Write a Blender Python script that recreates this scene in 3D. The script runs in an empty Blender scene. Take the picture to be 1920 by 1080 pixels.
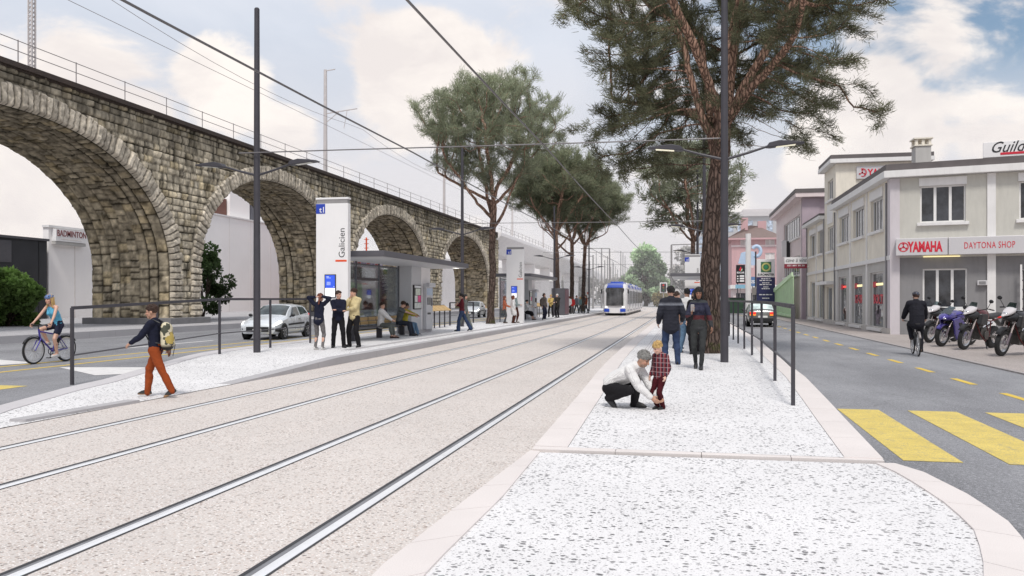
import bpy, bmesh, math, random
import numpy as np
from mathutils import Vector, Matrix, Euler

random.seed(7)
SC = bpy.context.scene
COL = SC.collection
PI = math.pi
R = math.radians

# ------------------------------------------------------------------ survey
EYE = 1.65
FOC = 1550.0
YAW = R(11.8)
SN, CS = math.sin(YAW), math.cos(YAW)


def ground(px, py, z=0.0):
    """Plan position of a point of height z seen at a surveyed photo point."""
    d = FOC * (EYE - z) / (py - 560.0)
    u = (px - 960.0) * d / FOC
    return (u * CS - d * SN, u * SN + d * CS)


def along(px, x):
    """Distance down the street of something seen at px that stands on the line X = x."""
    b = math.atan((px - 960.0) / FOC) - YAW
    return x / math.tan(b)


def across(px, y):
    b = math.atan((px - 960.0) / FOC) - YAW
    return y * math.tan(b)


def level(py, x, y):
    d = -x * SN + y * CS
    return EYE + (560.0 - py) / FOC * d


# ------------------------------------------------------------------ tags
def tag(o, label=None, cat=None, group=None, kind=None):
    if label: o['label'] = label
    if cat: o['category'] = cat
    if group: o['group'] = group
    if kind: o['kind'] = kind
    return o


def thing(name, label, cat, loc=(0, 0, 0), rz=0.0, group=None):
    o = bpy.data.objects.new(name, None)
    o.empty_display_size = 0.2
    COL.objects.link(o)
    o.location = loc
    o.rotation_euler = (0, 0, rz)
    return tag(o, label, cat, group)


def copy_tree(o, parent=None):
    c = o.copy()
    COL.objects.link(c)
    if parent is not None: c.parent = parent
    for ch in [x for x in list(bpy.data.objects) if x.parent == o]:
        copy_tree(ch, c)
    return c


def dup(o, loc, rz, label, scale=None, group=None):
    c = copy_tree(o)
    c.location = loc
    c.rotation_euler = (0, 0, rz)
    if scale: c.scale = (scale,) * 3
    c['label'] = label
    if group: c['group'] = group
    return c


# ------------------------------------------------------------------ nodes
def nd(nt, typ, ins=None, **props):
    n = nt.nodes.new('ShaderNode' + typ)
    for k, v in props.items(): setattr(n, k, v)
    if ins:
        for k, v in ins.items():
            s = n.inputs[k]
            if isinstance(v, bpy.types.NodeSocket): nt.links.new(v, s)
            elif isinstance(v, (tuple, list)) and len(v) == 3 and s.type == 'RGBA': s.default_value = (*v, 1)
            else: s.default_value = v
    return n


def mix(nt, f, a, b, blend='MIX'):
    n = nd(nt, 'Mix', {0: f, 6: a, 7: b}, data_type='RGBA', blend_type=blend, clamp_factor=True)
    return n.outputs[2]


def mth(nt, op, a, b=0.0, clamp=False):
    return nd(nt, 'Math', {0: a, 1: b}, operation=op, use_clamp=clamp).outputs[0]


def mrange(nt, v, a, b, c=0.0, d=1.0, smooth=False):
    n = nd(nt, 'MapRange', {0: v, 1: a, 2: b, 3: c, 4: d}, clamp=True)
    if smooth: n.interpolation_type = 'SMOOTHSTEP'
    return n.outputs[0]


def noise(nt, vec, scale, detail=4, rough=0.55, dist=0.0):
    return nd(nt, 'TexNoise', {'Vector': vec, 'Scale': scale, 'Detail': detail, 'Roughness': rough, 'Distortion': dist}).outputs[0]


def scaled(nt, vec, s):
    return nd(nt, 'Mapping', {'Vector': vec, 'Scale': s}).outputs[0]


MATS = {}


def newmat(name):
    m = bpy.data.materials.new(name)
    m.use_nodes = True
    nt = m.node_tree
    b = nt.nodes['Principled BSDF']
    MATS[name] = m
    return m, nt, b


def pm(name, col, rough=0.6, metal=0.0, var=0.10, scale=3.0, bump=0.0, bscale=40.0, spec=0.5, stretch=(1, 1, 1), coat=0.0, dirt=0.0):
    """Painted / plain surface: base colour with soft mottling, a roughness drift and a fine bump."""
    if name in MATS: return MATS[name]
    m, nt, b = newmat(name)
    tc = nd(nt, 'TexCoord').outputs['Object']
    v = scaled(nt, tc, stretch)
    n1 = noise(nt, v, scale, 5, 0.6)
    f = mrange(nt, n1, 0.25, 0.75)
    lo = tuple(c * (1 - var) for c in col)
    hi = tuple(min(1, c * (1 + var)) for c in col)
    c = mix(nt, f, lo, hi)
    if dirt:
        n2 = noise(nt, scaled(nt, tc, (2.2, 2.2, 0.35)), 2.5, 6, 0.65)
        c = mix(nt, mth(nt, 'MULTIPLY', mrange(nt, n2, 0.45, 0.8), dirt), c, tuple(x * 0.45 for x in col))
    nt.links.new(c, b.inputs['Base Color'])
    b.inputs['Metallic'].default_value = metal
    b.inputs['Specular IOR Level'].default_value = spec
    b.inputs['Coat Weight'].default_value = coat
    b.inputs['Coat Roughness'].default_value = 0.08
    nt.links.new(mrange(nt, n1, 0.2, 0.8, max(0.02, rough * 0.85), min(1, rough * 1.15)), b.inputs['Roughness'])
    if bump:
        nb = noise(nt, v, bscale, 4, 0.6)
        bp = nd(nt, 'Bump', {'Height': nb, 'Strength': bump, 'Distance': 0.02})
        nt.links.new(bp.outputs[0], b.inputs['Normal'])
    return m


def emis(name, col, s):
    m, nt, b = newmat(name)
    tc = nd(nt, 'TexCoord').outputs['Object']
    n = noise(nt, tc, 6, 2)
    b.inputs['Base Color'].default_value = (*col, 1)
    nt.links.new(mix(nt, n, tuple(c * 0.9 for c in col), col), b.inputs['Emission Color'])
    b.inputs['Emission Strength'].default_value = s
    return m


def attrmat(name, rough=0.8, bump=0.0, bscale=30, var=0.12, vscale=6, spec=0.3, trans=0.0):
    """Colour from the mesh's own colour attribute, broken up by noise."""
    m, nt, b = newmat(name)
    a = nd(nt, 'Attribute', attribute_name='col').outputs['Color']
    tc = nd(nt, 'TexCoord').outputs['Object']
    n1 = noise(nt, tc, vscale, 6, 0.65)
    g = mrange(nt, n1, 0.25, 0.75, 1 - var, 1 + var)
    c = nd(nt, 'VectorMath', {0: a, 1: g}, operation='MULTIPLY').outputs[0]
    nt.links.new(c, b.inputs['Base Color'])
    b.inputs['Roughness'].default_value = rough
    b.inputs['Specular IOR Level'].default_value = spec
    if bump:
        nb = noise(nt, tc, bscale, 5, 0.65)
        nt.links.new(nd(nt, 'Bump', {'Height': nb, 'Strength': bump, 'Distance': 0.03}).outputs[0], b.inputs['Normal'])
    return m


# ------------------------------------------------------------------ meshes
def V3(*a): return np.array(a, float)


def frame_of(d, side=None):
    d = np.asarray(d, float); d = d / (np.linalg.norm(d) + 1e-12)
    s = np.asarray(side, float) if side is not None else (np.array([1.0, 0, 0]) if abs(d[0]) < 0.9 else np.array([0, 1.0, 0]))
    s = s - d * np.dot(s, d)
    if np.linalg.norm(s) < 1e-6:
        s = np.array([0, 1.0, 0]) - d * d[1]
        if np.linalg.norm(s) < 1e-6: s = np.array([0, 0, 1.0])
    s = s / np.linalg.norm(s)
    return s, np.cross(d, s), d


class MB:
    def __init__(self):
        self.v = []; self.f = []; self.m = []; self.mi = 0; self.T = None

    def _add(self, vs, fs):
        o = len(self.v)
        if self.T is not None: vs = [tuple(self.T @ Vector(p)) for p in vs]
        self.v += [tuple(map(float, p)) for p in vs]
        self.f += [tuple(i + o for i in q) for q in fs]
        self.m += [self.mi] * len(fs)
        return self

    def quad(self, *p): return self._add(p, [tuple(range(len(p)))])

    def hexa(self, c):
        return self._add(c, [(0, 3, 2, 1), (4, 5, 6, 7), (0, 1, 5, 4), (1, 2, 6, 5), (2, 3, 7, 6), (3, 0, 4, 7)])

    def box(self, c, s, rz=0.0):
        cx, cy, cz = c; a, b, h = s[0] / 2, s[1] / 2, s[2] / 2
        k, q = math.cos(rz), math.sin(rz)
        pts = []
        for z in (-h, h):
            for x, y in ((-a, -b), (a, -b), (a, b), (-a, b)):
                pts.append((cx + x * k - y * q, cy + x * q + y * k, cz + z))
        return self.hexa(pts)

    def span(self, x0, x1, y0, y1, z0, z1):
        return self.box(((x0 + x1) / 2, (y0 + y1) / 2, (z0 + z1) / 2), (abs(x1 - x0), abs(y1 - y0), abs(z1 - z0)))

    def beam(self, p0, p1, w, h, side=None):
        p0 = np.array(p0, float); p1 = np.array(p1, float)
        s, t, d = frame_of(p1 - p0, side)
        c = []
        for p in (p0, p1):
            for a, b in ((-1, -1), (1, -1), (1, 1), (-1, 1)):
                c.append(p + s * a * w / 2 + t * b * h / 2)
        return self.hexa(c)

    def tube(self, pts, r, n=8, cap=True, side=None):
        pts = [np.array(p, float) for p in pts]
        if not hasattr(r, '__len__'): r = [r] * len(pts)
        vs, fs = [], []
        s0 = side
        for i, p in enumerate(pts):
            d = pts[min(i + 1, len(pts) - 1)] - pts[max(i - 1, 0)]
            s, t, d = frame_of(d, s0); s0 = s
            for k in range(n):
                a = 2 * PI * k / n
                vs.append(p + (s * math.cos(a) + t * math.sin(a)) * r[i])
        for i in range(len(pts) - 1):
            for k in range(n):
                fs.append((i * n + k, i * n + (k + 1) % n, (i + 1) * n + (k + 1) % n, (i + 1) * n + k))
        if cap:
            fs.append(tuple(range(n))[::-1]); fs.append(tuple((len(pts) - 1) * n + k for k in range(n)))
        return self._add(vs, fs)

    def cyl(self, p0, p1, r0, r1=None, n=16): return self.tube([p0, p1], [r0, r0 if r1 is None else r1], n)

    def lathe(self, prof, c=(0, 0, 0), axis=(0, 0, 1), n=24, closed=False, side=None):
        """prof: list of (radius, height along axis)"""
        s, t, d = frame_of(axis, side)
        c = np.array(c, float)
        vs, fs = [], []
        for (r, h) in prof:
            for k in range(n):
                a = 2 * PI * k / n
                vs.append(c + d * h + (s * math.cos(a) + t * math.sin(a)) * r)
        L = len(prof)
        for i in range(L if closed else L - 1):
            j = (i + 1) % L
            for k in range(n):
                fs.append((i * n + k, i * n + (k + 1) % n, j * n + (k + 1) % n, j * n + k))
        return self._add(vs, fs)

    def ball(self, c, r, n=14, m=9, rot=None):
        if not hasattr(r, '__len__'): r = (r, r, r)
        vs, fs = [], []
        M = rot.to_3x3() if rot is not None else None
        for i in range(m + 1):
            th = PI * i / m
            for k in range(n):
                a = 2 * PI * k / n
                p = Vector((r[0] * math.sin(th) * math.cos(a), r[1] * math.sin(th) * math.sin(a), r[2] * math.cos(th)))
                if M is not None: p = M @ p
                vs.append((c[0] + p.x, c[1] + p.y, c[2] + p.z))
        for i in range(m):
            for k in range(n):
                fs.append((i * n + k, (i + 1) * n + k, (i + 1) * n + (k + 1) % n, i * n + (k + 1) % n))
        return self._add(vs, fs)

    def prism(self, poly, ext, org=(0, 0, 0), ux=(1, 0, 0), uy=(0, 0, 1)):
        """Extrude a 2-D outline (in the plane ux, uy) by the vector ext."""
        o = np.array(org, float); ux = np.array(ux, float); uy = np.array(uy, float); e = np.array(ext, float)
        a = [o + ux * p[0] + uy * p[1] for p in poly]
        n = len(poly)
        fs = [tuple(range(n)), tuple(range(2 * n - 1, n - 1, -1))]
        fs += [(i, i + n, (i + 1) % n + n, (i + 1) % n) for i in range(n)]
        return self._add(a + [p + e for p in a], fs)

    def capsule(self, p0, p1, r0, r1, n=10, flat=(1.0, 1.0), side=None):
        """Tapered capsule with an elliptic section (flat = multipliers along side / across)."""
        p0 = np.array(p0, float); p1 = np.array(p1, float)
        if np.linalg.norm(p1 - p0) < 1e-5: p1 = p0 + np.array([0, 0, 1e-3])
        s, t, d = frame_of(p1 - p0, side)
        rings = []
        for a in (-80, -50, -22, 0): rings.append((p0 + d * r0 * min(flat) * math.sin(R(a)), r0 * math.cos(R(a))))
        for a in (0, 22, 50, 80): rings.append((p1 + d * r1 * min(flat) * math.sin(R(a)), r1 * math.cos(R(a))))
        vs, fs = [], []
        for (c, r) in rings:
            for k in range(n):
                a = 2 * PI * k / n
                vs.append(c + s * math.cos(a) * r * flat[0] + t * math.sin(a) * r * flat[1])
        for i in range(len(rings) - 1):
            for k in range(n):
                fs.append((i * n + k, i * n + (k + 1) % n, (i + 1) * n + (k + 1) % n, (i + 1) * n + k))
        fs.append(tuple(range(n))[::-1]); fs.append(tuple((len(rings) - 1) * n + k for k in range(n)))
        return self._add(vs, fs)

    def face_box(self, F, u0, u1, z0, z1, d0, d1):
        """Box on a facade F = (origin, along, outward)."""
        o, e, n = F
        def P(u, d, z): return (o[0] + e[0] * u + n[0] * d, o[1] + e[1] * u + n[1] * d, o[2] + z)
        return self.hexa([P(u0, d0, z0), P(u1, d0, z0), P(u1, d1, z0), P(u0, d1, z0), P(u0, d0, z1), P(u1, d0, z1), P(u1, d1, z1), P(u0, d1, z1)])

    def face_quad(self, F, u0, u1, z0, z1, d):
        o, e, n = F
        def P(u, z): return (o[0] + e[0] * u + n[0] * d, o[1] + e[1] * u + n[1] * d, o[2] + z)
        return self.quad(P(u0, z0), P(u1, z0), P(u1, z1), P(u0, z1))

    def mesh(self, name, mats):
        me = bpy.data.meshes.new(name)
        me.from_pydata(self.v, [], self.f)
        for m in (mats if isinstance(mats, (list, tuple)) else [mats]): me.materials.append(m)
        if self.m and max(self.m) > 0: me.polygons.foreach_set('material_index', self.m)
        return me

    def build(self, name, mats, parent=None, smooth=None, bevel=0.0, fix=True):
        me = self.mesh(name, mats)
        if fix:
            bm = bmesh.new(); bm.from_mesh(me)
            bmesh.ops.recalc_face_normals(bm, faces=bm.faces)
            bm.to_mesh(me); bm.free()
        if smooth is not None:
            me.polygons.foreach_set('use_smooth', [True] * len(me.polygons))
            if smooth < 180: me.set_sharp_from_angle(angle=R(smooth))
        o = bpy.data.objects.new(name, me)
        COL.objects.link(o)
        if parent is not None: o.parent = parent
        if bevel:
            b = o.modifiers.new('bevel', 'BEVEL'); b.width = bevel; b.segments = 2; b.limit_method = 'ANGLE'
        return o


def mesh_np(name, V, F, mat, cols=None, smooth=True, parent=None):
    V = np.asarray(V, np.float32); F = np.asarray(F, np.int32)
    me = bpy.data.meshes.new(name)
    k = F.shape[1]
    me.vertices.add(len(V)); me.vertices.foreach_set('co', V.ravel())
    me.loops.add(F.size); me.loops.foreach_set('vertex_index', F.ravel())
    me.polygons.add(len(F))
    me.polygons.foreach_set('loop_start', np.arange(0, F.size, k, dtype=np.int32))
    me.polygons.foreach_set('loop_total', np.full(len(F), k, np.int32))
    if smooth: me.polygons.foreach_set('use_smooth', np.ones(len(F), bool))
    me.update(calc_edges=True); me.validate()
    if cols is not None:
        a = me.attributes.new('col', 'FLOAT_COLOR', 'POINT')
        c = np.ones((len(V), 4), np.float32); c[:, :3] = cols
        a.data.foreach_set('color', c.ravel())
    me.materials.append(mat)
    o = bpy.data.objects.new(name, me); COL.objects.link(o)
    if parent is not None: o.parent = parent
    return o


def text_mb(body, size, org, ux, uy, depth=0.004, align='LEFT', shear=0.0, space=1.0, bold=0.0, width=None):
    """Letters as a solid mesh: org is the baseline start, ux the reading direction, uy the letters' up."""
    cu = bpy.data.curves.new('lettering', 'FONT')
    cu.body = body; cu.size = size; cu.extrude = depth / 2; cu.align_x = align; cu.shear = shear
    cu.space_character = space; cu.offset = bold; cu.resolution_u = 3
    ob = bpy.data.objects.new('lettering', cu)
    COL.objects.link(ob)
    dg = bpy.context.evaluated_depsgraph_get()
    me = bpy.data.meshes.new_from_object(ob.evaluated_get(dg))
    bpy.data.objects.remove(ob); bpy.data.curves.remove(cu)
    ux = Vector(ux).normalized(); uy = Vector(uy).normalized(); uz = ux.cross(uy)
    xs = [v.co.x for v in me.vertices] or [0, 1]
    k = 1.0
    if width: k = width / max(1e-6, max(xs) - min(xs))
    M = MB()
    o = Vector(org)
    M._add([tuple(o + ux * (v.co.x * k) + uy * v.co.y + uz * v.co.z) for v in me.vertices], [tuple(p.vertices) for p in me.polygons])
    bpy.data.meshes.remove(me)
    return M


def merge(*ms):
    r = MB()
    for m in ms:
        o = len(r.v); r.v += m.v; r.f += [tuple(i + o for i in q) for q in m.f]; r.m += m.m
    return r


# value noise in numpy
def _h(ix, iy, seed):
    n = (ix.astype(np.int64) * 374761393 + iy.astype(np.int64) * 668265263 + seed * 1274126177) & 0x7fffffff
    n = ((n ^ (n >> 13)) * 1274126177) & 0x7fffffff
    n = n ^ (n >> 16)
    return (n & 0xffff) / 65535.0


def vn(x, y, seed=0):
    ix = np.floor(x); iy = np.floor(y); fx = x - ix; fy = y - iy
    fx = fx * fx * (3 - 2 * fx); fy = fy * fy * (3 - 2 * fy)
    a = _h(ix, iy, seed); b = _h(ix + 1, iy, seed); c = _h(ix, iy + 1, seed); d = _h(ix + 1, iy + 1, seed)
    return (a * (1 - fx) + b * fx) * (1 - fy) + (c * (1 - fx) + d * fx) * fy


def fbm(x, y, seed=0, o=3):
    r = 0; a = 0.5; t = 0
    for i in range(o):
        r = r + a * vn(x * 2 ** i, y * 2 ** i, seed + i * 17); t += a; a *= 0.5
    return r / t


# ------------------------------------------------------------------ camera
cam = bpy.data.cameras.new('camera')
cam.sensor_width = 36.0
cam.lens = FOC / 1920 * 36.0
cam.shift_y = 20.0 / 1920
cam.clip_start = 0.05
cam.clip_end = 4000
co = bpy.data.objects.new('camera', cam)
COL.objects.link(co)
co.location = (0, 0, EYE)
co.rotation_euler = (R(90), 0, YAW)
SC.camera = co
SC.view_settings.view_transform = 'Standard'
SC.view_settings.look = 'None'
SC.view_settings.exposure = 0
SC.cycles.max_bounces = 6
SC.cycles.transparent_max_bounces = 12

# ------------------------------------------------------------------ sky and sun
SUN_DIR = Vector((0.10, -0.52, 0.85)).normalized()
w = bpy.data.worlds.new('World')
SC.world = w
w.use_nodes = True
nt = w.node_tree
bg = nt.nodes['Background']
sky = nd(nt, 'TexSky')
sky.sky_type = 'NISHITA'
sky.sun_disc = False
sky.sun_elevation = math.asin(SUN_DIR.z)
sky.sun_rotation = math.atan2(SUN_DIR.x, SUN_DIR.y)
sky.dust_density = 2.0
dirv = nd(nt, 'TexCoord').outputs['Generated']
sep = nd(nt, 'SeparateXYZ', {0: dirv})
zc = mth(nt, 'MAXIMUM', sep.outputs[2], 0.0)
den = mth(nt, 'ADD', zc, 0.30)
pl = nd(nt, 'CombineXYZ', {0: mth(nt, 'DIVIDE', sep.outputs[0], den), 1: mth(nt, 'DIVIDE', sep.outputs[1], den), 2: 0.0}).outputs[0]
sph = scaled(nt, dirv, (1, 1, 1.7))


def bearing_dir(px, py):
    x = (px - 960.0) / FOC; z = (560.0 - py) / FOC
    v = Vector((x * CS - SN, x * SN + CS, z)); v.normalize()
    return v


def bump_at(px, py, rad):
    d = bearing_dir(px, py)
    dot = nd(nt, 'VectorMath', {0: dirv, 1: tuple(d)}, operation='DOT_PRODUCT').outputs['Value']
    return mrange(nt, dot, math.cos(rad), math.cos(rad * 0.15), 0, 1, True)


ncl = noise(nt, sph, 7.0, 12, 0.58, 0.35)
nbig = noise(nt, scaled(nt, dirv, (1.5, 1.5, 3.2)), 1.9, 6, 0.5, 0.2)
heap = 0.0
for (px, py, rad, a) in ((1610, 235, 0.085, 1.0), (1560, 300, 0.07, .8), (1660, 290, 0.07, .8), (430, 150, 0.07, .9), (800, 150, 0.10, .9), (760, 130, 0.06, .7),
                         (540, 255, 0.045, .6), (1700, 60, .09, .28), (1850, 40, .08, .3), (1860, 230, .09, .35), (1320, 380, .08, .5), (30, 350, .2, .9), (940, 140, .06, .5)):
    heap = mth(nt, 'ADD', heap, mth(nt, 'MULTIPLY', bump_at(px, py, rad), a)) if not isinstance(heap, float) else mth(nt, 'MULTIPLY', bump_at(px, py, rad), a)
dens = mth(nt, 'ADD', mth(nt, 'MULTIPLY', heap, 0.30), mth(nt, 'ADD', mth(nt, 'MULTIPLY', ncl, 0.75), mth(nt, 'MULTIPLY', nbig, 0.35)))
cmask = mrange(nt, dens, 0.57, 0.70, 0, 1, True)
soft = mrange(nt, mth(nt, 'ADD', mth(nt, 'MULTIPLY', noise(nt, sph, 3.0, 8, 0.6, .6), .6), mth(nt, 'MULTIPLY', nbig, .6)), 0.42, 0.78, 0, 1, True)
# thin veil of cloud, thicker away from the blue patch over the shops and toward the horizon
blue = bump_at(1790, 190, 0.42)
veil = mrange(nt, blue, 0, 1, 0.82, 0.17)
veil = mth(nt, 'MAXIMUM', veil, mrange(nt, sep.outputs[2], 0.10, 0.32, 1.0, 0.0, True))
veil = mth(nt, 'ADD', veil, mth(nt, 'MULTIPLY', soft, 0.22), True)
nis = nd(nt, 'VectorMath', {0: sky.outputs[0], 1: (0.62, 0.90, 0.98)}, operation='MULTIPLY').outputs[0]
haze = mix(nt, mrange(nt, sep.outputs[2], 0.0, 0.30), (7.5, 6.9, 6.75), (7.0, 7.35, 8.15))
base = mix(nt, veil, nis, haze)
ctone = mrange(nt, noise(nt, nd(nt, 'VectorMath', {0: sph, 1: (0, 0, 0.045)}, operation='ADD').outputs[0], 7.0, 8, 0.58, 0.35), 0.40, 0.62)
cloud = mix(nt, ctone, (10.0, 9.25, 8.6), (8.3, 7.65, 7.35))
fin = mix(nt, mth(nt, 'MULTIPLY', cmask, 0.9), base, cloud)
nt.links.new(fin, bg.inputs[0])
bg.inputs[1].default_value = 0.109

sl = bpy.data.lights.new('sun', 'SUN')
sl.energy = 2.35
sl.angle = R(11)
sl.color = (1.0, 0.96, 0.90)
so = bpy.data.objects.new('sun', sl)
COL.objects.link(so)
so.rotation_euler = SUN_DIR.to_track_quat('Z', 'Y').to_euler()
# ================================================================== ground materials
def wpos(nt): return nd(nt, 'NewGeometry').outputs['Position']


def speck(nt, p, scale, share, rmin, rmax, stretch=(1, 1, 1), seed=0.0):
    """Mask of scattered pebbles: share of cells that carry one, radius drawn per cell."""
    q = nd(nt, 'VectorMath', {0: scaled(nt, p, stretch), 1: (seed, seed * 1.7, 0)}, operation='ADD').outputs[0]
    wob = nd(nt, 'TexNoise', {'Vector': q, 'Scale': scale * 2.2, 'Detail': 2}).outputs[1]
    q = nd(nt, 'VectorMath', {0: q, 1: nd(nt, 'VectorMath', {0: wob, 1: (0.3 / scale,) * 3}, operation='MULTIPLY').outputs[0]}, operation='ADD').outputs[0]
    v = nd(nt, 'TexVoronoi', {'Vector': q, 'Scale': scale}, voronoi_dimensions='2D')
    s = nd(nt, 'SeparateColor', {0: v.outputs['Color']})
    rad = mrange(nt, s.outputs[0], 0, 1, rmin, rmax)
    m = mrange(nt, mth(nt, 'SUBTRACT', v.outputs['Distance'], rad), -0.06, 0.05, 1, 0)
    on = mth(nt, 'LESS_THAN', s.outputs[1], share)
    return mth(nt, 'MULTIPLY', m, on), s.outputs[2]


def terrazzo(name, base, darks, amount=1.0, bold=1.0):
    m, nt, b = newmat(name)
    p = wpos(nt)
    c = mix(nt, mrange(nt, noise(nt, p, .45, 6, .65), .32, .66), tuple(x * .90 for x in base), tuple(min(1, x * 1.03) for x in base))
    c = mix(nt, mrange(nt, noise(nt, p, 55, 3, .7), .35, .75, 0, .35), c, tuple(x * .72 for x in base))
    patch = mrange(nt, noise(nt, p, 1.1, 3, .5), .3, .65, .55, 1.0)
    for (sc, sh, r0, r1, st, sd, dk, al) in darks:
        k, cr = speck(nt, p, sc, sh * amount, r0, r1, st, sd)
        c = mix(nt, mth(nt, 'MULTIPLY', mth(nt, 'MULTIPLY', k, al), patch), c, mix(nt, cr, dk, tuple(min(1, x * 3.2 + .03) for x in dk)))
    nt.links.new(c, b.inputs['Base Color'])
    b.inputs['Roughness'].default_value = .7
    b.inputs['Specular IOR Level'].default_value = .25
    nt.links.new(nd(nt, 'Bump', {'Height': noise(nt, p, 120, 3, .6), 'Strength': .12, 'Distance': .01}).outputs[0], b.inputs['Normal'])
    return m


m_white = terrazzo('white_terrazzo', (.80, .785, .785), (
    (16, .34, .08, .36, (1.0, 1.25, 1), 3.1, (.012, .011, .014), 1.0),
    (31, .36, .08, .36, (1.0, 1.25, 1), 9.3, (.03, .028, .032), .9),
    (62, .60, .10, .42, (1, 1.1, 1), 5.7, (.20, .19, .195), .65)))
m_bed = terrazzo('beige_aggregate', (.645, .595, .56), (
    (23, .36, .10, .38, (1, 1.3, 1), 2.2, (.055, .04, .035), .85),
    (36, .50, .10, .42, (1, 1.3, 1), 7.7, (.17, .125, .10), .7),
    (48, .30, .12, .42, (1, 1.2, 1), 4.4, (.85, .81, .77), .8),
    (95, .55, .14, .46, (1, 1.1, 1), 1.4, (.30, .24, .21), .55)))


def granite(name, base, sc=140.0):
    m, nt, b = newmat(name)
    p = wpos(nt)
    c = mix(nt, mrange(nt, noise(nt, p, .9, 4, .6), .3, .7), tuple(x * .93 for x in base), tuple(min(1, x * 1.04) for x in base))
    c = mix(nt, mrange(nt, noise(nt, p, sc, 3, .75), .42, .7, 0, .55), c, tuple(x * .62 for x in base))
    nt.links.new(c, b.inputs['Base Color'])
    b.inputs['Roughness'].default_value = .75
    nt.links.new(nd(nt, 'Bump', {'Height': noise(nt, p, 160, 3, .6), 'Strength': .1, 'Distance': .01}).outputs[0], b.inputs['Normal'])
    return m


m_kerb = granite('pale_granite', (.76, .70, .675))
m_kerbg = granite('grey_granite', (.46, .445, .455))
m_kerbl = granite('light_grey_granite', (.60, .575, .585))


def asphalt(name, lo, hi, grain=90.0):
    m, nt, b = newmat(name)
    p = wpos(nt)
    c = mix(nt, mrange(nt, noise(nt, scaled(nt, p, (1, .35, 1)), .55, 6, .62), .36, .64), lo, hi)
    c = mix(nt, mrange(nt, noise(nt, p, 9, 5, .7), .35, .75, 0, .4), c, tuple(x * .72 for x in lo))
    c = mix(nt, mrange(nt, noise(nt, p, grain, 2, .8), .48, .72, 0, .75), c, tuple(min(1, x * 1.9) for x in hi))
    c = mix(nt, mrange(nt, noise(nt, p, grain * .8, 2, .8), .50, .72, 0, .5), c, tuple(x * .4 for x in lo))
    c = mix(nt, mrange(nt, noise(nt, p, 26, 3, .75), .50, .68, 0, .5), c, tuple(min(1, x * 1.7) for x in hi))
    c = mix(nt, mrange(nt, noise(nt, scaled(nt, p, (1.1, 1, 1)), 31, 3, .75), .52, .70, 0, .55), c, tuple(x * .45 for x in lo))
    crack = mrange(nt, nd(nt, 'TexVoronoi', {'Vector': nd(nt, 'VectorMath', {0: p, 1: nd(nt, 'TexNoise', {'Vector': p, 'Scale': 1.1, 'Detail': 4}).outputs[1]}, operation='ADD').outputs[0], 'Scale': .23}, feature='DISTANCE_TO_EDGE', voronoi_dimensions='2D').outputs['Distance'], .0, .006, .35, 0)
    c = mix(nt, crack, c, tuple(x * .5 for x in lo))
    nt.links.new(c, b.inputs['Base Color'])
    b.inputs['Roughness'].default_value = .8
    b.inputs['Specular IOR Level'].default_value = .3
    nt.links.new(nd(nt, 'Bump', {'Height': noise(nt, p, grain * 1.3, 3, .7), 'Strength': .35, 'Distance': .012}).outputs[0], b.inputs['Normal'])
    return m


m_asph = asphalt('asphalt', (.155, .155, .165), (.30, .30, .315))
m_pave = asphalt('pavement_asphalt', (.30, .265, .25), (.40, .355, .335), 70)
m_land = asphalt('far_ground', (.33, .32, .32), (.42, .41, .41), 20)
m_verge = asphalt('left_pavement_asphalt', (.36, .35, .36), (.44, .43, .44), 70)


def roadpaint(name, col, wear=.5):
    m, nt, b = newmat(name)
    p = wpos(nt)
    c = mix(nt, mrange(nt, noise(nt, p, 3.2, 6, .7), .3, .75), col, tuple(x * .74 for x in col))
    c = mix(nt, mrange(nt, noise(nt, p, 60, 4, .75), .50, .70, 0, wear), c, (.22, .21, .19))
    c = mix(nt, mrange(nt, noise(nt, p, 7, 8, .75), .54, .70, 0, wear * .8), c, (.24, .23, .21))
    nt.links.new(c, b.inputs['Base Color'])
    b.inputs['Roughness'].default_value = .7
    return m


m_yel = roadpaint('yellow_road_paint', (.78, .60, .145), .9)
m_yell = roadpaint('yellow_lane_paint', (.80, .56, .07), .35)
m_whp = roadpaint('white_road_paint', (.82, .80, .79), .3)


def sheet(name, polys, mat, z=None, kind='structure'):
    M = MB()
    for poly in polys: M.quad(*[(p[0], p[1], p[2] if z is None else z) for p in poly])
    o = M.build(name, mat, fix=False)
    return tag(o, kind=kind)


def rect(x0, x1, y0, y1): return [(x0, y0), (x1, y0), (x1, y1), (x0, y1)]


sheet('ground', [rect(-1500, 1500, -30, 2600)], m_land, -.03)
sheet('road', [rect(.6, 7.3, -12, 420)], m_asph, 0.0)
o = sheet('road', [rect(-24.3, -8.9, -12, 420)], m_asph, 0.0)
sheet('road_junction', [rect(-60, 30, 138, 175)], asphalt('pale_asphalt', (.33, .33, .335), (.42, .42, .42), 40), .003)


# ------------------------------------------------------------------ tram track line (straight, then turning left far off)
def trackline(off, y0=-6.0, y1=240.0):
    pts = []
    yb, rad = 128.0, 95.0
    y = y0
    while y < yb: pts.append((off, y)); y += 4.0
    a = 0.0
    while a < 1.25:
        r = rad + off + 5.0
        pts.append((-rad - 5.0 + r * math.cos(a), yb + r * math.sin(a))); a += .03
    return pts


def ribbon(M, pts_l, pts_r, z):
    for i in range(len(pts_l) - 1):
        a, b = pts_l[i], pts_l[i + 1]; c, d = pts_r[i], pts_r[i + 1]
        M.quad((a[0], a[1], z), (c[0], c[1], z), (d[0], d[1], z), (b[0], b[1], z))


M = MB(); ribbon(M, trackline(-9.3), trackline(-1.3), .004)
tag(M.build('track_bed', m_bed, fix=False), kind='structure')

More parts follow.
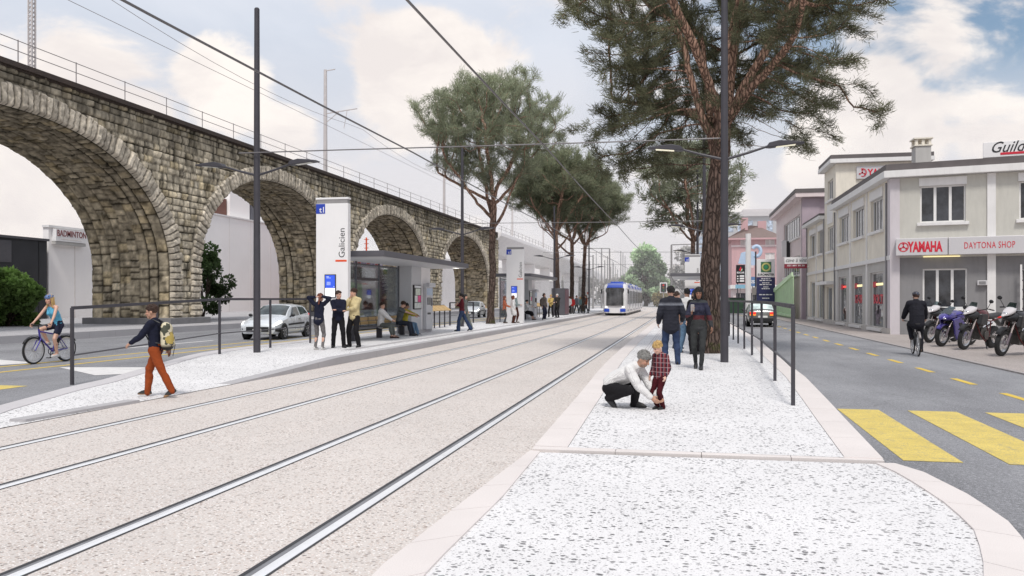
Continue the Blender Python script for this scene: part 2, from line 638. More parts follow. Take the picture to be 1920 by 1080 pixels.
m_rail = pm('polished_rail_steel', (.86, .86, .87), .38, .35, .04, 8)
m_groove = pm('rail_groove', (.045, .045, .05), .6, .2, .3, 5)
m_flange = pm('rail_flange', (.30, .30, .315), .5, .6, .2, 5)
names = ('outermost rail of the tram track beside the shelters', 'second rail from the shelter platform, inner rail of the tram\'s own track',
         'third rail from the shelters, nearer the empty middle strip between tracks', 'rail closest to the crouching man\'s platform')
for k, off in enumerate((-7.33, -5.84, -3.905, -2.49)):
    t = thing('tram_rail', 'flush steel tram ' + names[k], 'rail', (0, 0, 0), 0, 'grooved tram rails set in the beige surface')
    M = MB(); ribbon(M, trackline(off - .10), trackline(off - .065), .0085); ribbon(M, trackline(off + .055), trackline(off + .075), .0085)
    M.build('joint_filler', m_groove, t, fix=False)
    M = MB(); ribbon(M, trackline(off - .065), trackline(off - .028), .007)
    M.build('flangeway', m_flange, t, fix=False)
    M = MB()
    for a, b_, z0, z1 in ((-.028, -.014, .006, .014), (-.014, .027, .014, .0145), (.027, .055, .0145, .006)):
        L, Q = trackline(off + a), trackline(off + b_)
        for i in range(len(L) - 1):
            M.quad((*L[i], z0), (*Q[i], z1), (*Q[i + 1], z1), (*L[i + 1], z0))
    M.build('rail_head', m_rail, t, fix=False)


# ------------------------------------------------------------------ kerb stones along a pair of lines
def interp_line(pts, s):
    d = [0.0]
    for i in range(len(pts) - 1): d.append(d[-1] + math.dist(pts[i][:2], pts[i + 1][:2]))
    s = s * d[-1]
    i = max(0, min(len(pts) - 2, int(np.searchsorted(d, s)) - 1))
    k = (s - d[i]) / max(1e-9, d[i + 1] - d[i])
    return tuple(pts[i][j] + (pts[i + 1][j] - pts[i][j]) * k for j in range(len(pts[i])))


def line_len(pts): return sum(math.dist(pts[i][:2], pts[i + 1][:2]) for i in range(len(pts) - 1))


def kerb(outer, inner, mat, block=1.0, depth=.16, gap=.010, name='kerb', bevel=.008):
    """outer / inner: lines of (x, y, z top). One stone after another, joints open."""
    n = max(1, round(line_len(outer) / block)); M = MB(); g = gap / max(block, .1) / n * block / 2 * 1.0
    sub = 1 if len(outer) == 2 else 2
    for i in range(n):
        a, b = i / n + gap / 2 / line_len(outer), (i + 1) / n - gap / 2 / line_len(outer)
        for q in range(sub):
            s0 = a + (b - a) * q / sub; s1 = a + (b - a) * (q + 1) / sub
            A, B, C_, D = interp_line(outer, s0), interp_line(outer, s1), interp_line(inner, s1), interp_line(inner, s0)
            M.hexa([(*p[:2], p[2] - depth) for p in (A, B, C_, D)] + [A, B, C_, D])
    o = M.build(name, mat, bevel=0)
    return tag(o, kind='structure')


# right-hand island: flat nose in the foreground, then a ramp up to the platform
def zr(y): return float(np.interp(y, [0, 8.6, 13, 17, 300], [.03, .045, .105, .13, .13]))


RO = [(1.94, 8.75), (2.05, 11.5), (2.29, 16.8), (2.42, 23), (2.80, 36.3), (2.86, 50), (2.9, 95)]
LO = [(-1.60, 8.75), (-1.67, 13.7), (-1.82, 18.5), (-1.92, 26.8), (-1.95, 95)]


def xat(line, y): return float(np.interp(y, [p[1] for p in line], [p[0] for p in line]))


ys = [8.85, 10, 11.5, 13, 15, 16.8, 20, 23, 30, 36.3, 50, 70, 95]
M = MB()
for a, b in zip(ys[:-1], ys[1:]):
    M.quad((xat(LO, a) + .37, a, zr(a)), (xat(RO, a) - .37, a, zr(a)), (xat(RO, b) - .37, b, zr(b)), (xat(LO, b) + .37, b, zr(b)))
tag(M.build('platform', m_white, fix=False), kind='structure')
kerb([(xat(LO, y), y, zr(y) + .003) for y in ys], [(xat(LO, y) + .365, y, zr(y) + .003) for y in ys], m_kerb, 1.15)
kerb([(xat(RO, y), y, zr(y) + .004) for y in ys], [(xat(RO, y) - .365, y, zr(y) + .004) for y in ys], m_kerb, 1.15, .2)
kerb([(-1.60, 8.84, .048), (1.94, 8.93, .048)], [(-1.60, 8.70, .044), (1.94, 8.77, .044)], m_kerb, .95, .12, .006)
# nose
nose_out = [(-1.61, 8.66), (-1.72, 6.6), (-1.80, 4.7), (-1.72, 3.5), (-1.25, 2.75), (-.4, 2.45), (.7, 2.6), (1.5, 3.4), (1.90, 4.9), (2.14, 5.7), (2.30, 6.5), (2.30, 7.4), (2.16, 8.5), (2.02, 8.72)]
nose_in = [(-1.50, 8.64), (-1.46, 6.6), (-1.50, 4.75), (-1.42, 3.7), (-1.05, 3.08), (-.36, 2.8), (.55, 2.93), (1.22, 3.6), (1.60, 4.95), (1.84, 5.7), (2.00, 6.4), (2.02, 7.2), (1.95, 8.2), (1.84, 8.70)]
kerb([(*p, .036) for p in nose_out], [(*p, .036) for p in nose_in], m_kerb, .85, .1, .008)
M = MB(); M.quad(*[(p[0], p[1], .022) for p in nose_in]); M.build('island', m_white, fix=False)['kind'] = 'structure'
M = MB(); M.quad(*[(p[0], p[1], .018) for p in nose_out]); M.build('island_bed', m_groove, fix=False)['kind'] = 'structure'
M = MB()
for a, b in zip(ys[:-1], ys[1:]):
    M.quad((xat(LO, a) + .02, a, zr(a) - .014), (xat(RO, a) - .02, a, zr(a) - .014), (xat(RO, b) - .02, b, zr(b) - .014), (xat(LO, b) + .02, b, zr(b) - .014))
M.build('platform_bed', m_groove, fix=False)['kind'] = 'structure'
# tactile strip: four raised ribs
for k in range(5):
    M = MB()
    for a, b in ((14.5, 45.0),):
        x0 = -1.18 + k * .085
        M.hexa([(x0, a, .07), (x0 + .03, a, .07), (x0 + .03, b, .10), (x0, b, .10), (x0, a, zr(a) + .012), (x0 + .03, a, zr(a) + .012), (x0 + .03, b, zr(b) + .012), (x0, b, zr(b) + .012)])
    if k == 0: TT = M
    else: TT = merge(TT, M)
TT.build('tactile_paving', pm('tactile_grey', (.50, .48, .485), .8), fix=True)['kind'] = 'structure'


# left platform
def zl(y): return float(np.interp(y, [0, 14.4, 19.4, 300], [.014, .014, .18, .18]))


LX = [(-8.6, 6.0), (-9.3, 9.0), (-9.95, 10.4), (-10.85, 12.9), (-12.3, 18.6), (-12.75, 21.5), (-12.85, 26), (-12.85, 125)]
yl = [6.0, 9, 10.4, 12.0, 12.9, 14.4, 16, 17.5, 18.6, 19.4, 21.5, 24, 26, 45, 70, 125]
M = MB()
for a, b in zip(yl[:-1], yl[1:]):
    M.quad((xat(LX, a) + .26, a, zl(a)), (-8.47 - .30 * (a > 14.4), a, zl(a)), (-8.47 - .30 * (b > 14.4), b, zl(b)), (xat(LX, b) + .26, b, zl(b)))
tag(M.build('platform', m_white, fix=False), kind='structure')
kerb([(xat(LX, y), y, zl(y) + .05) for y in yl if y > 8], [(xat(LX, y) + .26, y, zl(y) + .012) for y in yl if y > 8], m_kerbl, 1.6, .24)
ye = [y for y in yl if y >= 14.4]
kerb([(-8.47, y, zl(y) + .004) for y in ye], [(-8.78, y, zl(y) + .004) for y in ye], m_kerbg, 1.25, .24, .012)
kerb([(-8.44, 11.6, .05), (-8.55, 9.4, .05)], [(-8.66, 11.6, .05), (-8.8, 9.4, .05)], m_kerbg, 1.2)
for k in range(3):
    M = MB(); x0 = -9.35 - k * .11
    M.span(x0, x0 + .04, 22, 110, .15, .19)
    TT = M if k == 0 else merge(TT, M)
TT.build('tactile_paving', pm('tactile_grey', (.5, .48, .48), .8))['kind'] = 'structure'

# right pavement in front of the shops
M = MB()
M.span(7.25, 40, -12, 37.0, -.2, .03); M.span(7.25, 9.3, 37.0, 150, -.2, .03); M.span(9.3, 40, 37.0, 40.6, -.2, .0295)
M.build('pavement', m_pave)['kind'] = 'structure'
kerb([(7.18, -12, .034), (7.18, 150, .034)], [(7.32, -12, .036), (7.32, 150, .036)], pm('worn_kerb', (.36, .33, .32), .8, 0, .25, 6), 1.0, .2)

# pavement under the viaduct
M = MB(); M.span(-80, -24.6, -12, 128, -.2, .28)
M.build('pavement', m_verge)['kind'] = 'structure'
kerb([(-24.25, 6, .285), (-24.25, 128, .285)], [(-24.62, 6, .287), (-24.62, 128, .287)], m_kerbg, 1.6, .3)
M = MB(); M.span(-60, -14, 128, 150, -.2, .05)
M.build('plaza', m_verge)['kind'] = 'structure'

# ------------------------------------------------------------------ painted markings
for k, (a, b) in enumerate(((2.18, 2.74), (3.16, 3.80), (4.20, 4.84), (5.25, 5.9))):
    tag(sheet('crossing_stripe', [[(a, 9.05), (b, 9.05), (b + .07, 13.1), (a + .05, 13.1)]], m_yel, .0045))
M = MB()
y = 14.6
while y < 110:
    M.quad((5.36, y, .0045), (5.50, y, .0045), (5.50, y + 1.25, .0045), (5.36, y + 1.25, .0045)); y += 2.72
tag(M.build('lane_marking', m_yell, fix=False), kind='structure')
M = MB()
for x in (-15.0, -16.15): M.quad((x - .075, 4, .0045), (x + .075, 4, .0045), (x + .075, 126, .0045), (x - .075, 126, .0045))
tag(M.build('lane_marking', m_yell, fix=False), kind='structure')
M = MB()
M.quad((-14.7, 17.2, .0055), (-12.4, 15.55, .0055), (-11.3, 16.6, .0055), (-11.9, 17.75, .0055))
M.quad((-21.5, 19.4, .0055), (-16.6, 17.5, .0055), (-16.3, 18.3, .0055), (-21.3, 20.3, .0055))
M.quad((-18.3, 24.2, .0055), (-18.1, 24.2, .0055), (-18.1, 29.5, .0055), (-18.3, 29.5, .0055))
tag(M.build('lane_marking', m_whp, fix=False), kind='structure')
for o in list(COL.objects):
    if o.name.startswith('crossing_stripe'): o['kind'] = 'structure'
for k, (x, y0) in enumerate(((-12.75, 9.5), (-13.85, 9.5), (-14.95, 9.5))):
    tag(sheet('crossing_stripe', [rect(x, x + .62, y0, y0 + 3.9)], m_yel, .0045), kind='structure')
# ================================================================== stone viaduct
VX, VB, VT = -27.0, -31.7, 11.1          # street face, rear face, top
ARCH = [(18.6, 39.6), (42.3, 60.9), (64.2, 84.6), (89.6, 112.6)]
SPR, CROWN, PEXP = 2.9, 9.5, 2.15


def arch_z(y, a, b, extra=0.0):
    """Height of the arch line over y (superellipse), -1 outside."""
    h = (b - a) / 2 + extra
    u = np.abs((y - (a + b) / 2) / h)
    z = SPR + (CROWN + extra - SPR) * np.power(np.clip(1 - np.power(np.clip(u, 0, 1), PEXP), 0, 1), 1 / PEXP)
    return np.where(u < 1, z, -1)


def arch_line(a, b, n=400, extra=0.0):
    h = (b - a) / 2 + extra; c = (a + b) / 2
    t = np.linspace(PI, 0, n)
    cs, sn = np.cos(t), np.sin(t)
    y = c + h * np.sign(cs) * np.abs(cs) ** (2 / PEXP); z = SPR + (CROWN + extra - SPR) * np.abs(sn) ** (2 / PEXP)
    leg = np.linspace(0, SPR, 30)[:-1]
    y = np.concatenate([np.full(len(leg), a - extra), y, np.full(len(leg), b + extra)])
    z = np.concatenate([leg, z, leg[::-1]])
    s = np.concatenate([[0], np.cumsum(np.hypot(np.diff(y), np.diff(z)))])
    return y, z, s


def stones(u, v, seed, row_h=(.33, .45), len_r=(.36, .80), vmax=14.0, umax=140.0, joint=.035):
    """Rock-faced ashlar: returns (relief, tone, joint mask, tint) for coordinates u along, v up."""
    rg = np.random.RandomState(seed)
    rows = np.cumsum(np.concatenate([[0], rg.uniform(*row_h, int(vmax / row_h[0]) + 4)]))
    ri = np.clip(np.searchsorted(rows, v, side='right') - 1, 0, len(rows) - 2)
    relief = np.zeros_like(u); tone = np.zeros_like(u); jm = np.zeros_like(u); tint = np.zeros_like(u)
    for r in np.unique(ri):
        k = ri == r
        xs = np.cumsum(np.concatenate([[-rg.uniform(0, 1)], rg.uniform(*len_r, int(umax / len_r[0]) + 4)]))
        ci = np.clip(np.searchsorted(xs, u[k], side='right') - 1, 0, len(xs) - 2)
        uu = u[k] - xs[ci]; w = xs[ci + 1] - xs[ci]
        vv = v[k] - rows[r]; h = rows[r + 1] - rows[r]
        eu = np.minimum(uu, w - uu); ev = np.minimum(vv, h - vv)
        e = np.minimum(eu, ev)
        pil = np.clip(e / .075, 0, 1); pil = pil * (2 - pil)
        rnd = rg.rand(len(xs), 5)
        tilt = (rnd[ci, 0] - .5) * (uu / w - .5) + (rnd[ci, 1] - .5) * (vv / h - .5)
        relief[k] = pil * (.55 + .5 * rnd[ci, 2] + .9 * tilt)
        tone[k] = rnd[ci, 3]; tint[k] = rnd[ci, 4]
        jm[k] = np.clip(1 - (e - joint * .25) / joint, 0, 1)
    return relief, tone, jm, tint


def stone_cols(tone, jm, tint, rel, n1, n2, dark=1.0):  # shading of the rough relief painted into the colour: darker patches, hollows, joints
    c0 = np.stack([.69 + 0 * tone, .605 + 0 * tone, .46 + 0 * tone], -1)
    g = (.80 + .32 * tone) * np.clip((n1 - .5) * 1.9 + .84, .2, 1.4) * (.85 + .25 * n2)
    c = c0 * g[:, None]
    yel = np.clip((tint - .72) * 3, 0, 1)[:, None]
    c = c * (1 - yel) + c * yel * np.array([1.06, 1.0, .84])
    gr = np.clip((.25 - tint) * 4, 0, 1)[:, None]
    c = c * (1 - gr) + c * gr * np.array([.97, .98, 1.0]) * .85
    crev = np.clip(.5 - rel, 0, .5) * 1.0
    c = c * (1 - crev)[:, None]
    c = c * (1 - .86 * jm)[:, None]
    return c * dark


m_stone = attrmat('rough_sandstone', .95, .85, 16, .30, 5, .12)
m_stone2 = attrmat('voussoir_sandstone', .95, .7, 22, .22, 7, .12)

via = thing('railway_viaduct', 'rough sandstone railway viaduct with round arches along the street', 'viaduct', (VX, 65, 0))


def to_local(V): return np.asarray(V) - np.array([VX, 65, 0])


def grid_faces(nu, nv):
    i = np.arange(nu * nv).reshape(nu, nv)
    return np.stack([i[:-1, :-1], i[1:, :-1], i[1:, 1:], i[:-1, 1:]], -1).reshape(-1, 4)


RING = .95
# street face
Y0, Y1 = 8.0, 119.0
yy = Y0 + np.cumsum(np.concatenate([[0], np.clip(np.linspace(.062, .11, 1400), 0, 1)]))
yy = yy[yy < Y1]
zz = np.arange(.0, VT + .01, .062)
YY, ZZ = np.meshgrid(yy, zz, indexing='ij')
u, v = YY.ravel(), ZZ.ravel()
rel, tone, jm, tint = stones(u - Y0, v + .2, 11)
n1 = fbm(u * 5.2, v * 1.5, 3, 4); n2 = fbm(u * .55, v * .5, 8, 3)
rough = fbm(u * 7, v * 3.2, 21, 3) - .5
x = VX + .16 * rel + .19 * rough * np.clip(rel, 0, 1)
cols = stone_cols(tone, jm, tint, rel, n1, n2)
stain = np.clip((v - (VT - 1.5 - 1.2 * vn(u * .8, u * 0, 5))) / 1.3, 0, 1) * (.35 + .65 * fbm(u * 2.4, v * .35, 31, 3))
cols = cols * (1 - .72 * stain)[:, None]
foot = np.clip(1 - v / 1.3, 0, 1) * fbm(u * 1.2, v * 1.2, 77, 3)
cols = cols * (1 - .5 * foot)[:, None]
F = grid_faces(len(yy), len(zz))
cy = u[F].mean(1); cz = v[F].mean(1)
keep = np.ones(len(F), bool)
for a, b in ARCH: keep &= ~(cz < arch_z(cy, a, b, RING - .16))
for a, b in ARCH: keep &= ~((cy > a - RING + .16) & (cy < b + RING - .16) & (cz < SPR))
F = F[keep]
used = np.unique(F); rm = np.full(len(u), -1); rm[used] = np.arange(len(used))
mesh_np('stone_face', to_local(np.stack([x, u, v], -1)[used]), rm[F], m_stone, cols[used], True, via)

# voussoir rings and soffits
for k, (a, b) in enumerate(ARCH):
    y, z, s = arch_line(a, b, 500)
    yo, zo, so_ = arch_line(a, b, 500, RING)
    L = s[-1]
    n_st = int(L / .335); ds = L / n_st
    per = 10
    ss = np.linspace(0, L, n_st * per + 1)
    t = np.linspace(0, 1, 13)
    yi, zi = np.interp(ss, s, y), np.interp(ss, s, z)
    yq, zq = np.interp(ss / L, s / L, yo), np.interp(ss / L, s / L, zo)
    # radial direction: normal of the inner line keeps stones square to the arch
    ty, tz = np.gradient(yi), np.gradient(zi); q = np.hypot(ty, tz); ny, nz = -tz / q, ty / q
    rg = np.random.RandomState(90 + k)
    st = np.clip((ss / ds).astype(int), 0, n_st - 1)
    lenj = RING * (1 + rg.uniform(-.06, .06, n_st))[st]
    e_s = np.minimum(ss - st * ds, (st + 1) * ds - ss)
    rows_v, cols_v = [], []
    prot = rg.uniform(.10, .22, n_st)[st]; ton = rg.rand(n_st)[st]
    T = np.concatenate([[0], t, [1]])
    for j, tt in enumerate(T):
        e_r = np.minimum(tt, 1 - tt) * RING
        e = np.minimum(e_s, e_r)
        pil = np.clip(e / .06, 0, 1); pil = pil * (2 - pil)
        uu = ss * 2.6; vv = np.full_like(ss, tt * RING * 7 + 20 * k)
        rr = fbm(uu * 1.6, vv, 41 + k, 3) - .5
        X = VX + .06 + prot * pil + .16 * rr * pil
        if j == 0 or j == len(T) - 1: X = np.full_like(ss, VX - .45)
        rows_v.append(np.stack([X, yi + ny * lenj * tt, zi + nz * lenj * tt], -1))
        g = (.75 + .5 * ton) * (.35 + 1.15 * fbm(uu * 3.2, vv * .9, 55 + k, 4))
        jmv = np.clip(1 - (e_s - .012) / .03, 0, 1)
        c = np.array([.62, .55, .445])[None] * g[:, None] * (1 - .88 * jmv)[:, None]
        if j == 0 or j == len(T) - 1: c = c * .35
        cols_v.append(c)
    V = np.stack(rows_v, 1).reshape(-1, 3); Cc = np.stack(cols_v, 1).reshape(-1, 3)
    mesh_np('voussoir_ring', to_local(V), grid_faces(len(ss), len(T)), m_stone2, Cc, True, via)

    # soffit with both jambs
    nu = int(L / (.09 if k < 2 else .12)); ss = np.linspace(0, L, nu)
    dd = np.linspace(0, VX - VB, 52 if k < 2 else 40)
    yi, zi = np.interp(ss, s, y), np.interp(ss, s, z)
    ty, tz = np.gradient(yi), np.gradient(zi); q = np.hypot(ty, tz); ny, nz = tz / q, -ty / q   # toward the opening
    S, D = np.meshgrid(ss, dd, indexing='ij'); u2, v2 = S.ravel(), D.ravel()
    rel, tone, jm, tint = stones(u2, v2, 200 + k, (.50, .66), (.28, .52), 6, L + 2)
    n1 = fbm(u2 * 3.5, v2 * 4.5, 301 + k, 4); n2 = fbm(u2 * .4, v2 * .4, 302 + k, 3)
    rough = fbm(u2 * 5, v2 * 5, 303 + k, 3) - .5
    off = .12 * rel + .12 * rough * np.clip(rel, 0, 1)
    off = off * np.clip(v2 / .15, .0, 1)
    NY = np.repeat(ny, len(dd)); NZ = np.repeat(nz, len(dd)); YI = np.repeat(yi, len(dd)); ZI = np.repeat(zi, len(dd))
    V = np.stack([VX - v2, YI + NY * off, ZI + NZ * off], -1)
    Cc = stone_cols(tone, jm, tint, rel, n1, n2)
    crown = np.clip((ZI - 4.5) / 4.5, 0, 1)  # shade painted in: soffit colour darkens toward the arch crown
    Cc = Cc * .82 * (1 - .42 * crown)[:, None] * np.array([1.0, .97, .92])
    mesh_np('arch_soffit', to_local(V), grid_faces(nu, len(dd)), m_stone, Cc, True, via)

# rear face (coarse) and the end walls
yb_ = np.arange(Y0, Y1, .5); zb_ = np.arange(0, VT + .01, .5)
YY, ZZ = np.meshgrid(yb_, zb_, indexing='ij'); u, v = YY.ravel(), ZZ.ravel()
F = grid_faces(len(yb_), len(zb_)); cy = u[F].mean(1); cz = v[F].mean(1)
keep = np.ones(len(F), bool)
for a, b in ARCH: keep &= ~(cz < arch_z(cy, a, b, .2)) & ~((cy > a - .1) & (cy < b + .1) & (cz < SPR))
mesh_np('rear_face', to_local(np.stack([np.full_like(u, VB), u, v], -1)), F[keep][:, ::-1], m_stone, np.tile([.2, .18, .15], (len(u), 1)), False, via)
M = MB(); M.T = Matrix.Translation((-VX, -65, 0)); M.span(VB, VX, Y1 - .5, Y1 - .05, 0, VT); M.build('end_wall', pm('stone_plain', (.2, .18, .15), .9, 0, .3, 3), via)
m_coping = pm('rusty_coping', (.055, .038, .030), .75, .1, .35, 2, .3, 20)
M = MB(); M.T = Matrix.Translation((-VX, -65, 0))
M.span(VX - .35, VX + .34, Y0, Y1, VT + .002, VT + .22); M.span(VX - .3, VX + .2, Y0, Y1, VT - .07, VT)
M.build('coping', m_coping, via)
M = MB(); M.T = Matrix.Translation((-VX, -65, 0)); M.span(VB - .2, VX - .36, Y0, Y1, VT - .3, VT + .1); M.build('track_deck', pm('ballast', (.16, .14, .13), .9, 0, .4, 6, .5, 30), via)
for a, b in ((39.55, 42.35), (60.85, 64.25), (84.55, 89.65)):
    M = MB(); M.T = Matrix.Translation((-VX, -65, 0)); M.span(VB - .25, VX + .42, a - .5, b + .5, .2, .62)
    M.build('pier_plinth', pm('plinth_concrete', (.20, .195, .20), .85, 0, .2, 2, .3, 20), via, bevel=.03)

m_galv = pm('galvanised_steel', (.33, .30, .295), .5, .5, .15, 4)
rail = thing('parapet_railing', 'thin two-bar steel railing along the top of the stone viaduct', 'railing', (VX, 65, VT + .22))
ps = [29.25 + 3.33 * i for i in range(-6, 27)]
for yp in ps:
    M = MB(); M.cyl((.05, yp - 65, 0), (.05, yp - 65, 1.02), .024, n=6); M.build('post', m_galv, rail)
for zz_ in (.55, .98):
    M = MB(); M.cyl((.05, ps[0] - 65, zz_), (.05, ps[-1] - 65, zz_), .018, n=6); M.build('rail_bar', m_galv, rail)

# railway masts on the viaduct
m_mast = pm('mast_grey', (.58, .54, .53), .5, .2, .1, 4)
for k, (ym, lab) in enumerate(((33.6, 'pale lattice railway mast rising from the viaduct above the biggest arch'), (66.2, 'grey railway mast with a cantilever bracket behind the tall white stop sign'),
                               (102, 'slim railway mast on the viaduct left of the first roadside pine'), (140, 'slim railway mast at the start of the white concrete bridge'),
                               (172, 'slim railway mast on the concrete bridge behind the pine clump'), (205, 'far railway mast on the concrete bridge, beyond the pine clump'))):
    zt = VT if k < 3 else 10.8
    t = thing('railway_mast', lab, 'mast', (-30.2 if k < 3 else -29.2, ym, zt), 0, 'railway masts standing on the viaduct')
    H = 10.2
    if k == 0:
        M = MB()
        for sx in (-.10, .10):
            for sy in (-.10, .10): M.beam((sx, sy, -.1), (sx, sy, H + 1), .06, .06)
        M.build('mast_leg', m_mast, t)
        M = MB()
        for i in range(52):
            z0 = i * .21
            for sy in (-.10, .10): M.beam((-.10, sy, z0), (.10, sy, z0 + .21), .025, .02); M.beam((.10, sy, z0), (-.10, sy, z0 + .21), .025, .02)
            for sx in (-.10, .10): M.beam((sx, -.10, z0), (sx, .10, z0 + .21), .025, .02)
        M.build('lattice', m_mast, t)
    else:
        M = MB(); M.tube([(0, 0, -.1), (0, 0, H)], [.19, .14], 10); M.build('pole', m_mast, t, smooth=40)
        M = MB(); M.beam((0, 0, H * .63), (2.9, 0, H * .66), .07, .07); M.beam((0, 0, H * .55), (1.3, 0, H * .645), .05, .05); M.beam((2.0, 0, H * .655), (1.7, 0, H * .5), .04, .04)
        M.beam((0, 0, H - .1), (.9, 0, H), .07, .07)
        M.build('cantilever', m_mast, t)
t = thing('overhead_wire', 'thin railway catenary wire high above the stone viaduct', 'wire', (-29.4, 0, 0))
M = MB()
pts = []
for i in range(60):
    yv = 8 + i * 3.6
    pts.append((0, yv, 16.6 + .9 * ((yv % 36 - 18) / 18) ** 2))
M.tube(pts, .016, 5); M.tube([(.0, 8, 16.2), (0, 220, 16.2)], .016, 5)
M.build('cable', m_galv, t)

# ================================================================== white concrete bridge after the viaduct
m_conc = pm('white_concrete', (.90, .87, .86), .75, 0, .06, .5, .15, 10, dirt=.18)
m_concd = pm('grey_concrete', (.50, .485, .48), .8, 0, .12, .5)  # darker grey concrete for the wall coping
br = thing('concrete_bridge', 'smooth white concrete rail bridge on slanted piers, continuing the stone viaduct', 'bridge', (-27, 118, 0))
line = [(-26.2, 117.5), (-26.4, 150), (-27.2, 190), (-28.6, 240), (-31, 300), (-35, 370), (-40, 430)]
prof = [(-.15, 11.45), (0, 11.35), (0, 10.85), (-2.5, 8.55), (-6.2, 8.55), (-6.2, 11.45), (-5.9, 11.45), (-5.9, 10.5), (-.45, 10.5), (-.45, 11.45)]
M = MB(); V = []; F = []
for (lx, ly) in line:
    for (a, z) in prof: V.append((lx + a + 27, ly - 118, z))
n = len(prof)
for i in range(len(line) - 1):
    for j in range(n): F.append((i * n + j, i * n + (j + 1) % n, (i + 1) * n + (j + 1) % n, (i + 1) * n + j))
F.append(tuple(range(n))); F.append(tuple((len(line) - 1) * n + j for j in range(n)))
M._add(V, F); M.build('deck', m_conc, br)
for k, yp in enumerate((139.5, 160.5, 182, 204, 226, 249, 273, 298, 326)):
    lx = float(np.interp(yp, [p[1] for p in line], [p[0] for p in line])) + 27
    M = MB(); z1 = 8.5
    M.hexa([(lx - 3.9, yp - 118 - .45, .0), (lx - 2.7, yp - 118 - .45, 0), (lx - 2.7, yp - 118 + .45, 0), (lx - 3.9, yp - 118 + .45, 0),
            (lx - 4.9, yp - 118 + 1.2, z1), (lx - 2.7, yp - 118 + 1.2, z1), (lx - 2.7, yp - 118 + 2.2, z1), (lx - 4.9, yp - 118 + 2.2, z1)])
    M.build('pier', m_conc, br)
    M = MB(); M.span(lx - 4.6, lx - 2.9, yp - 118 + 1.3, yp - 118 + 2.1, z1 - .02, z1 + .04); M.build('bearing', m_coping, br)
M = MB(); M.span(-10.5, -9.9, 0, 120, 0, 8.0); M.build('rear_wall', m_conc, br)
M = MB()
for i in range(46):
    yp = 119.5 + i * 3.3; lx = float(np.interp(yp, [p[1] for p in line], [p[0] for p in line])) + 27
    M.cyl((lx - .35, yp - 118, 11.4), (lx - .35, yp - 118, 12.4), .03, n=5)
M.tube([(p[0] + 27 - .35, p[1] - 118, 12.35) for p in line], .025, 5); M.tube([(p[0] + 27 - .35, p[1] - 118, 11.9) for p in line], .025, 5)
M.build('bridge_railing', m_galv, br)
# ================================================================== trees
def bark(name, lo, hi, red):
    m, nt, b = newmat(name)
    tc = nd(nt, 'TexCoord').outputs['Object']
    v = scaled(nt, tc, (1, 1, .22))
    v2 = nd(nt, 'VectorMath', {0: v, 1: nd(nt, 'VectorMath', {0: nd(nt, 'TexNoise', {'Vector': tc, 'Scale': 3.0, 'Detail': 3}).outputs[1], 1: (.12, .12, .05)}, operation='MULTIPLY').outputs[0]}, operation='ADD').outputs[0]
    vo = nd(nt, 'TexVoronoi', {'Vector': v2, 'Scale': 11.0}, feature='DISTANCE_TO_EDGE').outputs['Distance']
    n1 = noise(nt, v, 14, 6, .7)
    z = nd(nt, 'SeparateXYZ', {0: tc}).outputs[2]
    c = mix(nt, mrange(nt, n1, .3, .7), lo, hi)
    up = mrange(nt, mth(nt, 'ADD', z, mth(nt, 'MULTIPLY', n1, 3.0)), 6.0, 9.5)
    c = mix(nt, up, c, mix(nt, mrange(nt, n1, .35, .7), tuple(x * .6 for x in red), red))
    c = mix(nt, mrange(nt, vo, .02, .16, .75, 0), c, tuple(x * .3 for x in lo))
    moss = mth(nt, 'MULTIPLY', mrange(nt, z, 0.2, 1.6, 1, 0), mrange(nt, noise(nt, tc, 3, 3), .5, .65))
    c = mix(nt, moss, c, (.07, .075, .03))
    nt.links.new(c, b.inputs['Base Color'])
    b.inputs['Roughness'].default_value = .9; b.inputs['Specular IOR Level'].default_value = .15
    h = mth(nt, 'ADD', mrange(nt, vo, 0, .2), mth(nt, 'MULTIPLY', n1, .5))
    nt.links.new(nd(nt, 'Bump', {'Height': h, 'Strength': .9, 'Distance': .05}).outputs[0], b.inputs['Normal'])
    return m


m_bark = bark('pine_bark', (.085, .06, .05), (.18, .13, .11), (.62, .39, .29))


def leafmat(name, trans=.25, rough=.6):
    m, nt, b = newmat(name)
    a = nd(nt, 'Attribute', attribute_name='col').outputs['Color']
    n1 = noise(nt, nd(nt, 'TexCoord').outputs['Object'], .9, 3)
    c = nd(nt, 'VectorMath', {0: a, 1: mrange(nt, n1, .3, .7, .8, 1.2)}, operation='MULTIPLY').outputs[0]
    nt.links.new(c, b.inputs['Base Color'])
    b.inputs['Roughness'].default_value = rough; b.inputs['Specular IOR Level'].default_value = .25
    tr = nd(nt, 'BsdfTranslucent', {0: c})
    ms = nd(nt, 'MixShader', {0: trans, 1: b.outputs[0], 2: tr.outputs[0]})
    nt.links.new(ms.outputs[0], nt.nodes['Material Output'].inputs[0])
    return m


m_needle = leafmat('pine_needles', .42)
m_leaf = leafmat('broad_leaves', .3)


